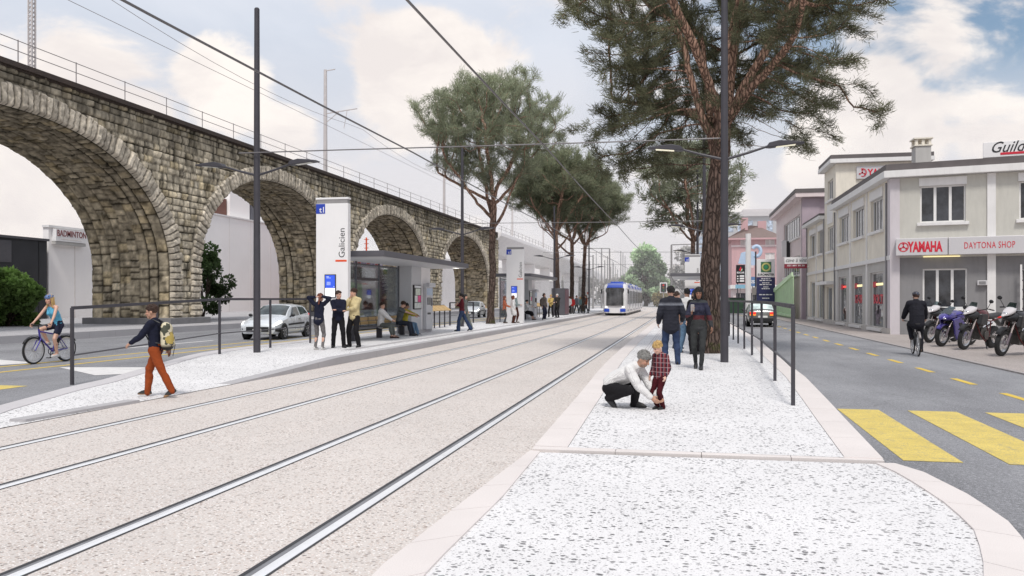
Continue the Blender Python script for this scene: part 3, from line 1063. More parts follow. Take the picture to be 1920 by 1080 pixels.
def grow(rng, trunk, limbs, attract, step=.30, reach=2.2, kill=.5, iters=90, up=.12, cap=14000):
    """Space colonisation from the trunk's points into the crown's attractors. Returns nodes, parents."""
    P = [np.array(p, float) for p in trunk]; par = [-1] + list(range(len(trunk) - 1))
    for st, pts in limbs:
        pre = st
        for p in pts: P.append(np.array(p, float)); par.append(pre); pre = len(P) - 1
    A = np.array(attract)
    best = np.full(len(A), 1e9); who = np.zeros(len(A), int)
    alive = np.ones(len(A), bool)

    def see(ids):
        if not len(ids): return
        N2 = np.array([P[i] for i in ids]); ids = np.array(ids)
        idx = np.where(alive)[0]
        d = np.linalg.norm(A[idx][:, None, :] - N2[None], axis=2)
        j = d.argmin(1); m = d[np.arange(len(idx)), j]
        up_ = m < best[idx]
        best[idx[up_]] = m[up_]; who[idx[up_]] = ids[j[up_]]
        alive[idx[best[idx] < kill]] = False
    see(list(range(max(0, len(trunk) - 3), len(P))))
    for it in range(iters):
        idx = np.where(alive)[0]
        if not len(idx): break
        ok = idx[best[idx] < (reach if it > 4 else 30)]
        if not len(ok): ok = idx[best[idx] < best[idx].min() * 1.3]
        acc = {}
        for i in ok:
            n = who[i]; v = A[i] - P[n]; v = v / (np.linalg.norm(v) + 1e-9)
            if n in acc: acc[n][0] += v; acc[n][1] += 1
            else: acc[n] = [v.copy(), 1]
        new = []
        for n, (v, k) in acc.items():
            v = v / k + np.array([0, 0, up]) + rng.normal(0, .16, 3)
            if par[n] >= 0: v = v + .45 * (P[n] - P[par[n]]) / step
            v = v / (np.linalg.norm(v) + 1e-9)
            P.append(P[n] + v * step); par.append(n); new.append(len(P) - 1)
        see(new)
        if len(P) > cap: break
    return np.array(P), par


def skeleton_mesh(P, par, r_tip, r_base, expo=2.3, trunk_n=0, tr=None, rmin=None):
    n = len(P); ch = [[] for _ in range(n)]
    for i, p in enumerate(par):
        if p >= 0: ch[p].append(i)
    r = np.zeros(n)
    for i in range(n - 1, -1, -1):
        r[i] = r_tip if not ch[i] else sum(r[c] ** expo for c in ch[i]) ** (1 / expo)
    order_fix = np.argsort([0])
    # children always come after their parents in the list, so one backward sweep is enough
    k = r_base / r[max(0, trunk_n - 1)]
    r = r_tip + (r - r_tip) * (r_base - r_tip) / max(1e-6, r[max(0, trunk_n - 1)] - r_tip)
    if tr is not None:
        for i in range(trunk_n): r[i] = tr[i]
    if rmin:
        for i, v in rmin.items(): r[i] = max(r[i], v)
    big = MB()

    def run(i):
        stack = [(i, None)]
        while stack:
            s, pre = stack.pop()
            pts = [] if pre is None else [P[pre]]
            rr = [] if pre is None else [min(r[pre], r[s] * 1.25)]
            cur = s
            while True:
                pts.append(P[cur]); rr.append(r[cur])
                c = sorted(ch[cur], key=lambda q: -r[q])
                if not c: break
                for o in c[1:]: stack.append((o, cur))
                cur = c[0]
            if len(pts) > 1:
                nn = 14 if rr[0] > .12 else (8 if rr[0] > .04 else (5 if rr[0] > .018 else 4))
                big.tube(pts, rr, nn, cap=False)
    run(0)
    return big, r, ch


def tufts(rng, C, D, per, ln, wd, spread, col, colvar, up=.42):
    """Sprays of thin needle blades: C centres, D directions."""
    n = len(C); k = n * per
    c = np.repeat(C, per, 0); d = np.repeat(D, per, 0)
    v = d + rng.normal(0, spread, (k, 3)) + np.array([0, 0, up]); v /= np.linalg.norm(v, axis=1)[:, None] + 1e-9
    s = np.cross(v, rng.normal(0, 1, (k, 3))); s /= np.linalg.norm(s, axis=1)[:, None] + 1e-9
    L = ln * rng.uniform(.6, 1.25, (k, 1)); W = wd * rng.uniform(.7, 1.3, (k, 1))
    c = c + rng.normal(0, ln * .42, (k, 3))
    V = np.stack([c - s * W * .5, c + s * W * .5, c + v * L * .6 + s * W * .45, c + v * L, c + v * L * .6 - s * W * .45], 1)
    tone = np.repeat(rng.uniform(1 - colvar, 1 + colvar, (n, 1)), per, 0) * rng.uniform(.8, 1.2, (k, 1))
    cc = np.array(col)[None] * tone
    F = np.arange(k * 5).reshape(k, 5)
    return V.reshape(-1, 3), F, np.repeat(cc, 5, 0)


def poly_mesh(name, V, F, mat, cols, parent):
    return mesh_np(name, V, F, mat, cols, False, parent)


def pine(name, label, loc, seed, H, fork, rad, crown_lo, r_base, r_fork, n_att, per, ln, wd, lean=(0, 0), rz=0, flat=.55, group=None, low=(), droop=0.0, step=.3, col=(.075, .085, .058), shape=1.0, kill=.3, nl=8, open_side=None, gap=.8):
    rng = np.random.RandomState(seed)
    t = thing(name, label, 'tree', loc, rz, group)
    nT = int(fork / step)
    tz = np.linspace(-.1, fork, nT)
    wob = np.cumsum(rng.normal(0, .018, (nT, 2)), 0)
    trunk = [(lean[0] * (max(0, z) / fork) ** 1.5 + wob[i, 0], lean[1] * (max(0, z) / fork) ** 1.5 + wob[i, 1], z) for i, z in enumerate(tz)]
    top = np.array(trunk[-1])
    # crown: an inverted dome; attractors fill it, denser in clumps near the outside
    att = []
    clump = []
    for _ in range(int(n_att / 14)):
        th = rng.uniform(0, 2 * PI); zt = rng.uniform(0, 1); f = rng.uniform(.45 if zt < .35 else .05, 1) ** .5
        # width of the crown at relative height zt
        wdt = np.interp(zt, [0, .12, .35, .62, .85, 1.0], [.25, .62, .92 * shape, 1.0, .72, .30])
        rr = rad * wdt * f
        if zt < .3 and rng.rand() < .45: continue
        if open_side is not None and zt < .86 and rr > .18 * rad and math.cos(th - open_side) > .25 and rng.rand() < gap: continue
        z = crown_lo + (H - crown_lo) * zt + (.10 * (H - crown_lo)) * (rr / rad) ** 2 * (zt < .4)
        clump.append((top[0] + rr * math.cos(th), top[1] + rr * math.sin(th), z))
    for (dx, dy, z) in low: clump.append((top[0] + dx, top[1] + dy, z)); clump.append((top[0] + dx * .85, top[1] + dy * .85, z + .3))
    for c in clump:
        sc = rng.uniform(.35, .75) * rad / 4.5
        for _ in range(14): att.append(np.array(c) + rng.normal(0, 1, 3) * np.array([sc, sc, sc * flat]))
    limbs, rmin, cnt = [], {}, nT
    for i in range(nl):
        az = 2 * PI * (i + rng.uniform(-.28, .28)) / nl
        st_ = nT - 1 - int(rng.uniform(0, .22) * nT) * (i % 2)
        el = rng.uniform(.45, 1.0) if i % 3 else rng.uniform(1.0, 1.3)
        p = np.array(trunk[st_]); pts = []
        n_l = int(rng.uniform(.62, .85) * math.hypot(rad, (H - crown_lo) * .6) / step)
        for q in range(n_l):
            el2 = el + .35 * math.sin(q / n_l * 3.0) * (1 if i % 2 else -.6) + rng.normal(0, .10); az += rng.normal(0, .09)
            p = p + np.array([math.cos(az) * math.cos(el2), math.sin(az) * math.cos(el2), math.sin(el2)]) * step
            pts.append(p); rmin[cnt] = r_fork * (.56 - .40 * q / n_l); cnt += 1
        limbs.append((st_, pts))
    P, par = grow(rng, trunk, limbs, att, step, 2.4 * rad / 4.5, kill, 110, .10)
    tr = [r_base * 1.35 - (r_base * .35) * min(1, z / .5) + (r_fork - r_base) * max(0, z) / fork for z in tz]
    big, r, ch = skeleton_mesh(P, par, .008, r_fork * .92, 3.2, nT, tr, rmin)
    tm = big.build('trunk', m_bark, t, smooth=180, fix=True)
    # needles on the last few segments of every twig
    depth = np.full(len(P), 99)
    for i in range(len(P) - 1, -1, -1):
        depth[i] = 0 if not ch[i] else min(depth[c] for c in ch[i]) + 1
    use = np.where((depth <= 3) & (np.arange(len(P)) > nT))[0]
    C = P[use]; D = np.array([P[i] - P[par[i]] for i in use]); D /= np.linalg.norm(D, axis=1)[:, None] + 1e-9
    C2 = np.concatenate([C, C - D * step * .5]); D2 = np.concatenate([D, D])
    V, F, cc = tufts(rng, C2, D2, per, ln, wd, .55, col, .38)
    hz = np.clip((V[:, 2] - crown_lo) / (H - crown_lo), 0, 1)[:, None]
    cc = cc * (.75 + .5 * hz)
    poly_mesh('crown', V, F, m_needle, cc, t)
    return t


big_pine = pine('pine_tree', 'huge stone pine behind the right lamp post, its crown leaving the top of view', (.66, 23.9, .13), 5, 14.6, 6.4, 4.4, 6.4, .29, .25, 6000, 34, .19, .0135,
                (.40, .1), low=((-3.2, -.6, 6.0), (-2.9, .8, 5.7), (-2.2, 0, 5.3), (2.3, .4, 6.0), (-1.4, 1, 5.4), (-3.6, .2, 6.6), (2.9, -.2, 6.7)), step=.22, kill=.26, nl=9, open_side=R(-92), gap=.86, col=(.20, .205, .125))
left_pine = pine('pine_tree', 'tall roadside pine with open rounded crown, between the two tall white stop signs', (-11.15, 47.2, .18), 12, 14.0, 7.0, 4.15, 8.5, .22, .18, 3600, 24, .26, .020, (.3, 0),
                 group=None, open_side=R(-75), gap=.6, col=(.29, .315, .215), step=.27, kill=.32)  # needle colour paled to carry the haze of distance
clump_pine = pine('pine_tree', 'first of three pines in the clump beyond the second shelter, leftmost trunk', (-11.4, 75.5, .18), 23, 14.6, 7.4, 4.5, 9.4, .24, .19, 4000, 22, .34, .03, (-.2, 0), open_side=R(-75), gap=.55, col=(.235, .255, .165), step=.32, shape=1.05, kill=.36)
p4 = dup(clump_pine, (-11.5, 85.5, .18), 2.1, 'middle pine of the three-tree clump beyond the second shelter')
p5 = dup(clump_pine, (-11.2, 92.5, .18), 4.0, 'third pine of the three-tree clump, trunk nearest to the tram')
far_pine = pine('pine_tree', 'sparse smaller pine partly hidden behind the huge trunk and right shelter', (.75, 66, .13), 31, 13.4, 6.7, 4.1, 7.4, .20, .16, 2200, 11, .36, .05, (-.1, 0), open_side=R(-90), gap=.6, col=(.28, .30, .215), step=.34, kill=.38,  # distance haze mixed into this paler needle colour
                low=((-3.0, 0, 7.4), (2.8, 0, 7.6)))


def leafy(name, label, loc, seed, H, W, D, lo, col, n, size, trunk_r=.06, cat='bush', cone=0.0, clumps=26, group=None, stems=5):
    """Broad-leaved bush or tree: stems and many small leaf faces in uneven clumps."""
    rng = np.random.RandomState(seed)
    t = thing(name, label, cat, loc, rng.uniform(0, 6), group)
    cl = []
    for _ in range(clumps):
        zt = rng.uniform(0, 1); th = rng.uniform(0, 2 * PI)
        w_ = (1 - cone * zt) * math.sqrt(max(.05, 1 - (max(0, zt - .35) / .68) ** 2))
        rr = rng.uniform(.25, 1) ** .6 * w_
        cl.append((rr * math.cos(th) * W, rr * math.sin(th) * D, lo + (H - lo) * zt, rng.uniform(.16, .3) * min(W * 1.3, H - lo) * .8, rng.uniform(.6, 1.35)))
    M = MB()
    for i in range(stems):
        c = cl[rng.randint(len(cl))]
        M.tube([(rng.normal(0, trunk_r), rng.normal(0, trunk_r), -.05), (c[0] * .3, c[1] * .3, lo + .2 * (H - lo)), (c[0] * .8, c[1] * .8, c[2])], [trunk_r, trunk_r * .7, trunk_r * .25], 7)
    for c in cl: M.tube([(c[0] * .25, c[1] * .25, lo * .8 + .15 * c[2]), (c[0], c[1], c[2])], [trunk_r * .5, trunk_r * .12], 5)
    M.build('trunk', m_bark, t, smooth=180)
    ci = rng.randint(0, len(cl), n); cl = np.array(cl)
    g = rng.normal(0, 1, (n, 3)); g /= np.linalg.norm(g, axis=1)[:, None]; g *= rng.uniform(.25, 1.08, (n, 1)) ** .5
    c = cl[ci, :3] + g * cl[ci, 3:4]
    v = g + rng.normal(0, .5, (n, 3)); v[:, 2] -= .2; v /= np.linalg.norm(v, axis=1)[:, None]
    s = np.cross(v, rng.normal(0, 1, (n, 3))); s /= np.linalg.norm(s, axis=1)[:, None]
    L = size * rng.uniform(.6, 1.3, (n, 1)); Wd = L * .36
    V = np.stack([c, c + v * L * .5 + s * Wd, c + v * L, c + v * L * .5 - s * Wd], 1)
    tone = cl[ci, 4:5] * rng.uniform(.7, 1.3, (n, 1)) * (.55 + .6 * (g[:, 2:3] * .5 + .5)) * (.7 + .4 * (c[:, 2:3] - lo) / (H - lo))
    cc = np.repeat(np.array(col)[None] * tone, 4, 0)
    mesh_np('crown', V.reshape(-1, 3), np.arange(n * 4).reshape(n, 4), m_leaf, cc, False, t)
    return t


leafy('leafy_shrub', 'large green leafy shrub in front of the black building, behind the woman cyclist', (-33.0, 35.2, .28), 4, 2.55, 1.4, 1.5, .3, (.16, .26, .07), 15000, .22, clumps=46)
leafy('leafy_shrub', 'green shrub cut off by the left edge, against the black building', (-34.0, 33.8, .28), 6, 3.4, 1.8, 1.8, .3, (.15, .25, .07), 9000, .22, clumps=32)
leafy('leafy_shrub', 'tall narrow dark green shrub at the pier between the two largest arches', (-31.2, 49.4, .28), 9, 4.6, 1.7, 1.8, .3, (.10, .16, .06), 9000, .2, clumps=30)
leafy('broadleaf_tree', 'pale green rounded tree standing alone at the far bend of the tram track', (-8.3, 182, 0), 15, 12.2, 5.0, 5.0, 1.5, (.46, .58, .38), 16000, .62, .3, 'tree', .35, 60)  # leaf colour lightened to stand for haze over the far bend
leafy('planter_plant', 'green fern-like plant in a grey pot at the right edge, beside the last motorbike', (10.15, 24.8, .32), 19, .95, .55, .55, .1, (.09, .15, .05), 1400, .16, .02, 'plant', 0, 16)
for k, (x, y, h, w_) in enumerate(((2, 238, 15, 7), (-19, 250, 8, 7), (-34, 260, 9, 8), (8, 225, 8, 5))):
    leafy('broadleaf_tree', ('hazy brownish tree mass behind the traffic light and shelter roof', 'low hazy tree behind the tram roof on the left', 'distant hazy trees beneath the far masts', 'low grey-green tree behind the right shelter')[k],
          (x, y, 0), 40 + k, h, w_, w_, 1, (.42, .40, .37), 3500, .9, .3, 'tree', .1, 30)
leafy('grass_clump', 'tall dry ornamental grass at the track bend in front of the pale green tree', (-4.2, 170, 0), 55, 2.6, 2.4, 1.6, .1, (.30, .25, .13), 2500, .5, .05, 'plant', 0, 24)
# ================================================================== street furniture
m_anth = pm('anthracite_steel', (.055, .052, .062), .5, .2, .12, 4, .1, 60)
m_anth2 = pm('anthracite_light', (.10, .097, .108), .5, .2, .1, 4)
m_wht = pm('white_enamel', (.84, .825, .825), .35, 0, .03, 1.2, dirt=.06)
m_panel = pm('light_grey_panel', (.52, .525, .545), .45, 0, .05, 1.0)
m_blue = pm('signal_blue', (.018, .055, .42), .4, 0, .05)
m_orange = pm('orange_red', (.80, .085, .012), .45, 0, .05)
m_black = pm('black_plastic', (.014, .014, .016), .45, 0, .2)
m_ink = pm('dark_ink', (.03, .03, .035), .6)
m_wood = pm('light_wood', (.52, .345, .15), .6, 0, .22, 5, .15, 30, stretch=(1, 8, 8))
m_lampglow = emis('lamp_diffuser', (.95, .90, .70), .5)
m_lamp = pm('lamp_diffuser_off', (.62, .62, .58), .3)


def glass(name, tint, alpha=.35, rough=.03):
    m, nt, b = newmat(name)
    n = noise(nt, nd(nt, 'TexCoord').outputs['Object'], 1.5, 2)
    gl = nd(nt, 'BsdfGlossy', {0: (.9, .92, .95, 1), 1: rough})
    tr = nd(nt, 'BsdfTransparent', {0: (*tint, 1)})
    fr = nd(nt, 'LayerWeight', {0: .35}).outputs['Fresnel']
    f = mth(nt, 'ADD', mth(nt, 'MULTIPLY', fr, .8), mth(nt, 'MULTIPLY', n, alpha * .25), True)
    ms = nd(nt, 'MixShader', {0: f, 1: tr.outputs[0], 2: gl.outputs[0]})
    nt.links.new(ms.outputs[0], nt.nodes['Material Output'].inputs[0])
    return m


m_clear = glass('shelter_glass', (.86, .90, .90), .3)
m_tint = glass('car_glass', (.38, .45, .44), .4)


def darkglass(name, col=(.02, .022, .026), rough=.06):
    m, nt, b = newmat(name)
    tc = nd(nt, 'TexCoord').outputs['Object']
    n = noise(nt, tc, 1.3, 5, .6)
    nt.links.new(mix(nt, mrange(nt, n, .35, .7), tuple(c * .6 for c in col), tuple(c * 3.6 for c in col)), b.inputs['Base Color'])  # brighter blotches painted into the glass for reflections
    b.inputs['Roughness'].default_value = rough
    b.inputs['Specular IOR Level'].default_value = .7
    nt.links.new(nd(nt, 'Bump', {'Height': noise(nt, tc, .9, 2), 'Strength': .08, 'Distance': .05}).outputs[0], b.inputs['Normal'])
    return m


m_pane = darkglass('window_pane')

# ---------------------------------------------------------------- lamp posts
def lamp_post(label, loc, lit, H=9.4):
    t = thing('street_lamp', label, 'street lamp', loc, 0, 'double-armed street lamps along the platforms')
    M = MB(); M.tube([(0, 0, -.1), (0, 0, 2.5), (0, 0, H)], [.095, .092, .07], 12); M.tube([(0, 0, H), (0, 0, H + .03)], [.072, .05], 12)
    M.build('pole', m_anth, t, smooth=40)
    for s in (-1, 1):
        M = MB(); M.tube([(s * .05, 0, 4.86), (s * .55, 0, 4.99), (s * 1.0, 0, 5.13)], [.035, .03, .026], 8)
        a = M.build('lamp_arm', m_anth, t, smooth=40)
        poly = [(.95, 5.10), (1.02, 5.20), (1.25, 5.25), (1.55, 5.225), (1.80, 5.19), (1.82, 5.165), (1.60, 5.145), (1.05, 5.09)]
        V = MB()
        pr = [(s * p[0], p[1]) for p in poly]
        V.prism(pr, (0, .24, 0), (0, -.12, 0))
        V.build('lamp_head', m_anth, a, smooth=35, bevel=.02)
        M = MB(); M.hexa([(s * 1.18, -.085, 5.098), (s * 1.62, -.085, 5.140), (s * 1.62, .085, 5.140), (s * 1.18, .085, 5.098), (s * 1.18, -.085, 5.106), (s * 1.62, -.085, 5.149), (s * 1.62, .085, 5.149), (s * 1.18, .085, 5.106)])
        M.build('diffuser', m_lampglow if lit else m_lamp, a)
    return t


lampR = lamp_post('dark double lamp post right of the huge pine trunk, its upper lamps glowing pale yellow', (.93, 20.4, .13), True, 13)
lampL = lamp_post('dark double lamp post on the left platform, between the boy and the white stop sign', (-11.45, 20.7, .17), False)
lampL2 = dup(lampL, (-11.5, 42.2, .18), 0, 'dark double lamp post at the far end of the first shelter')
lampL3 = dup(lampL, (-11.0, 70.5, .18), 0, 'dark double lamp post beyond the second shelter, left of the pine clump')
lampL4 = dup(lampL, (-10.9, 96, .18), 0, 'farthest double lamp post on the left platform, behind the pine clump')
lampR2 = dup(lampR, (.95, 42.2, .13), 0, 'double lamp post hidden behind the huge pine trunk, arms reaching out either side')
lampR3 = dup(lampR, (.95, 64, .13), 0, 'far right double lamp post above the right shelter roof')

# ---------------------------------------------------------------- overhead line
m_wire = pm('wire_grey', (.20, .19, .195), .5, .6, .05)


def wire(label, pts, r=.019, name='overhead_wire', group='tram overhead wires'):
    t = MB(); t.tube(pts, r, 6)
    o = t.build(name, m_wire, None, smooth=60)
    return tag(o, label, 'wire', group)


for x, lab in ((-6.95, 'long overhead contact wire above the tram\'s own track, running down the street'), (-3.43, 'long overhead contact wire above the nearer track, crossing the pine crowns')):
    pts = [(x, -4, 5.52)] + [(x, y, 5.42 + .06 * ((y % 21.6 - 10.8) / 10.8) ** 2) for y in np.arange(-1, 128, 5.4)]
    pts += [(-100 + (95 + x + 5) * math.cos(a), 128 + (95 + x + 5) * math.sin(a), 5.45) for a in np.arange(.02, .9, .05)]
    wire(lab, pts)
for k, (y, lab) in enumerate(((20.55, 'nearest cross-span wire between the two front lamp posts'), (42.2, 'second cross-span wire, between the lamp posts behind the pines'), (70, 'third cross-span wire, in front of the pine clump'), (96, 'farthest cross-span wire above the tram'))):
    wire(lab, [(-11.9, y, 5.62), (-9, y, 5.60), (-5.2, y, 5.56), (-1.5, y, 5.53), (.93, y, 5.52)], .017)

# ---------------------------------------------------------------- railings
def railing(label, pts, h, name='railing', double=False, low=.55):
    """pts: post feet (x, y, z)."""
    o0 = pts[0]
    t = thing(name, label, 'railing', o0)
    for p in pts:
        q = (p[0] - o0[0], p[1] - o0[1], p[2] - o0[2])
        M = MB()
        if double:
            M.box((q[0], q[1] - .07, q[2] + h / 2 - .03), (.05, .05, h + .06)); M.box((q[0], q[1] + .07, q[2] + h / 2 - .03), (.05, .05, h + .06))
        else: M.box((q[0], q[1], q[2] + h / 2 - .03), (.055, .055, h + .06))
        M.build('post', m_anth, t, bevel=.006)
    L = [(p[0] - o0[0], p[1] - o0[1], p[2] - o0[2]) for p in pts]
    M = MB()
    for a, b in zip(L[:-1], L[1:]): M.beam((a[0], a[1], a[2] + h - .003), (b[0], b[1], b[2] + h - .003), .062, .05, (0, 0, 1))
    M.build('top_rail', m_anth, t)
    M = MB()
    for a, b in zip(L[:-1], L[1:]): M.beam((a[0], a[1], a[2] + low), (b[0], b[1], b[2] + low), .028, .028, (0, 0, 1))
    M.build('lower_rail', m_anth2, t)
    return t


rp = [(1487, 760), (1453, 714), (1428, 681), (1410, 666), (1395.5, 654), (1384, 644), (1375, 637), (1367, 630)]
rpts = []
for p in rp:
    z = .12
    for _ in range(3): g = ground(p[0], p[1], z); z = zr(g[1])
    rpts.append((g[0], g[1], z))
for k in range(4): rpts.append((1.86, 36.3 + 3 * k, .13))
railing('dark steel railing on the right platform along the car road', rpts, 1.44)
lp = [(131, 720), (290, 688), (408.5, 664), (504, 652), (579, 643)]
lpts = []
for p in lp:
    z = .1
    for _ in range(3): g = ground(p[0], p[1], z); z = zl(g[1])
    lpts.append((g[0] + .05, g[1], z))
railing('dark steel railing on the left platform behind the boy with the backpack', lpts, 1.46)
railing('short dark railing with paired posts beyond the first shelter, beside the walking woman', [(-12.55, 43.5, .18), (-12.55, 46.0, .18), (-12.55, 48.6, .18)], 1.25, double=True)


# ---------------------------------------------------------------- stop signs
def stop_sign(label, loc, rz=0.0):
    t = thing('stop_sign', label, 'sign', loc, rz, 'tall white tram stop signs')
    W, H = 1.08, 4.62
    F = ((0, -.11, 0), (1, 0, 0), (0, -1, 0))
    M = MB(); M.box((0, 0, H / 2 - .08), (W, .22, H - .1)); M.build('board', m_wht, t, bevel=.008)
    M = MB(); M.box((0, 0, H + .03), (W + .02, .235, .06)); M.build('top_cap', m_wht, t, bevel=.006)
    M = MB(); M.box((0, 0, H - .065), (W * .96, .2, .13)); M.build('shadow_gap', pm('gap_grey', (.30, .29, .29), .7), t)
    M = MB(); M.face_box(F, -W / 2 + .002, -W / 2 + .31, 4.17, 4.48, -.01, .006); lg = M.build('logo_panel', m_blue, t)
    text_mb('tl', .25, (-W / 2 + .115, -.119, 4.21), (1, 0, 0), (0, 0, 1), .004, bold=.003, space=1.25).build('lettering', m_wht, lg, fix=False)
    text_mb('Galicien', .29, (W / 2 - .11, -.112, 2.76), (0, 0, 1), (-1, 0, 0), .004, width=.92).build('stop_name', m_ink, t, fix=False)
    M = MB(); M.face_box(F, W / 2 - .42, W / 2 - .04, 2.64, 2.70, -.01, .005); M.build('name_bar', m_orange, t)
    M = MB(); M.face_box(F, -.24, .14, 1.50, 2.24, -.01, .03); d = M.build('display', m_black, t, bevel=.005)
    M = MB(); M.face_box(F, -.215, .115, 1.81, 2.215, .02, .033); M.build('blue_screen', emis('screen_blue', (.03, .09, .62), .55), d)
    M = MB(); M.face_box(F, -.215, .115, 1.525, 1.806, .02, .033); M.build('white_screen', emis('screen_white', (.8, .8, .82), .8), d)
    M = MB()
    for r_ in range(5):
        for c in range(3): M.face_box(F, -.16 + c * .045, -.125 + c * .045, 1.99 - r_ * .022, 2.0 - r_ * .022, .03, .036)
    M.face_box(F, -.17, -.09, 2.15, 2.17, .03, .036); M.face_box(F, -.17, -.02, 2.12, 2.13, .03, .036); M.face_box(F, .07, .09, 1.84, 1.865, .03, .036)
    M.build('screen_text', emis('screen_text', (.55, .62, .9), .7), d)
    return t


s1 = stop_sign('tallest-looking white stop sign reading Galicien, behind the three standing waiting people', (-10.95, 24.6, .18))
s2 = dup(s1, (-10.15, 49.6, .18), 0, 'second white Galicien stop sign, beside the roadside pine trunk')
s3 = dup(s1, (.55, 60.5, .13), 0, 'white stop sign half hidden by the huge pine trunk on the right platform')


# ---------------------------------------------------------------- shelters
def shelter(label, loc, sg, L=10.8, with_box=True):
    """Front edge of the roof at x = 0, back toward sg * x, length along y."""
    t = thing('tram_shelter', label, 'shelter', loc, 0, 'flat-roofed tram shelters')
    D = 2.3
    def X(a): return sg * a
    M = MB(); M.span(X(0), X(D), 0, L, 2.86, 3.05); M.build('roof', pm('roof_anthracite', (.105, .102, .115), .5, .1, .1, 1), t, bevel=.012)
    M = MB(); M.span(X(.09), X(D - .09), .09, L - .09, 2.835, 2.87); sf = M.build('soffit', pm('soffit_light', (.58, .58, .60), .4, 0, .04, .8), t)
    M = MB(); M.span(X(.35), X(.5), L - .9, L - .35, 2.825, 2.84); M.build('ceiling_light', emis('ceiling_strip', (1, .97, .9), 1.6), sf)
    if with_box:
        M = MB(); M.span(X(1.55), X(2.22), 7.35, 9.9, .10, 2.836); wb = M.build('wall_cabinet', m_panel, t, bevel=.01)
        M = MB(); M.span(X(1.538), X(1.56), 8.62, 9.88, .11, 2.83); M.build('white_facing', m_wht, wb)
        M = MB(); M.span(X(1.48), X(2.28), 7.3, 10.0, -.03, .13); M.build('plinth', m_kerbg, t, bevel=.01)
        M = MB(); M.span(X(1.50), X(1.555), 7.5, 8.52, 1.02, 2.05); pc = M.build('poster_case', m_black, t, bevel=.008)
        pal = ((.62, .66, .58), (.72, .72, .70), (.72, .09, .26), (.60, .63, .60), (.75, .76, .78))
        for k, (a, b, z0, z1) in enumerate(((7.72, 8.38, 1.62, 1.90), (7.62, 7.98, 1.33, 1.60), (8.04, 8.42, 1.33, 1.60), (7.6, 8.44, 1.06, 1.30), (7.6, 8.44, 1.93, 2.02))):
            M = MB(); M.span(X(1.493), X(1.50), a, b, z0, z1); M.build('poster', pm('poster_%d' % k, pal[k], .5, 0, .25, 9), pc)
    M = MB()
    for y in (.45, 2.7, 5.0, 7.25): M.span(X(D - .24), X(D - .18), y - .03, y + .03, 0, 2.84)
    M.build('frame_post', m_anth2, t)
    for k, (a, b) in enumerate(((.49, 2.66), (2.74, 4.96), (5.04, 7.21))):
        M = MB(); M.span(X(D - .218), X(D - .202), a, b, .35, 2.72); M.build('glass_panel', m_clear, t)
    M = MB(); M.span(X(D - .23), X(D - .19), .45, 7.25, .28, .34); M.span(X(D - .23), X(D - .19), .45, 7.25, 2.72, 2.77); M.build('glass_rail', m_anth2, t)
    return t


def bench(label, loc, sg, L=5.6):
    t = thing('bench', label, 'bench', loc, 0, 'wooden-backed benches in the shelters')
    M = MB()
    for k in range(4): M.span(sg * (.02 + k * .115), sg * (.12 + k * .115), 0, L, .41, .45)
    M.build('seat', m_anth2, t, bevel=.006)
    for k in range(7):
        a = .04 + k * L / 7; M = MB()
        for z in (.52, .665): M.beam((sg * (.50 + (z - .5) * .2), a, z + .06), (sg * (.50 + (z - .5) * .2), a + L / 7 - .09, z + .06), .03, .12, (1, 0, 0))
        M.build('backrest', m_wood, t, bevel=.004)
    for y in (.25, L / 2, L - .25):
        M = MB(); M.span(sg * .14, sg * .34, y - .06, y + .06, -.02, .41); M.build('leg', m_anth, t, bevel=.01)
    M = MB(); M.tube([(sg * .52, 0, .45), (sg * .52, L, .45)], .02, 6)
    for y in np.linspace(.02, L - .02, 8): M.beam((sg * .5, y, .42), (sg * .56, y, .82), .03, .03)
    M.build('back_frame', m_anth, t)
    return t


def ticket_machine(label, loc, sg):
    t = thing('ticket_machine', label, 'ticket machine', loc)
    def X(a): return -sg * a
    M = MB(); M.span(X(0), X(.16), -.46, .46, .13, 2.12); M.build('cabinet', pm('machine_grey', (.55, .555, .58), .35, .1, .05), t, bevel=.02)
    M = MB(); M.span(X(.15), X(.30), -.46, .46, 1.98, 2.16); M.build('hood', pm('machine_grey', (.5, .5, .5)), t, bevel=.02)
    M = MB(); M.span(X(.15), X(.185), -.34, .08, 1.2, 1.52); M.build('touch_screen', m_pane, t, bevel=.006)
    M = MB(); M.span(X(.15), X(.175), -.40, .40, 1.62, 1.92); M.build('info_panel', pm('info_blue_grey', (.42, .50, .62), .4, 0, .2, 8), t)
    M = MB(); M.span(X(.15), X(.18), -.3, .1, .78, .86); M.build('ticket_slot', m_black, t)
    M = MB(); M.span(X(.15), X(.172), .2, .36, 1.15, 1.5); M.build('keypad', m_anth2, t)
    return t


shelter('large flat-roofed shelter with seated people, right of the nearest stop sign', (-9.62, 25.6, .18), -1)
shelter('second flat-roofed shelter, beside the pine with the tall bare trunk', (-9.35, 50.6, .18), -1)
shelter('dark-roofed shelter on the right platform, behind the standing man in the navy jacket', (-.85, 50.5, .13), 1, 9.5, False)
bench('long dark bench with pale wood back where three people sit', (-11.0, 26.6, .18), -1)
bench('bench in the second shelter under the woman in a black skirt', (-10.75, 51.6, .18), -1)
ticket_machine('pale ticket machine on the cabinet of the large shelter, beside the poster case', (-11.145, 34.87, .18), -1)
ticket_machine('ticket machine on the cabinet of the second shelter', (-10.875, 59.87, .18), -1)

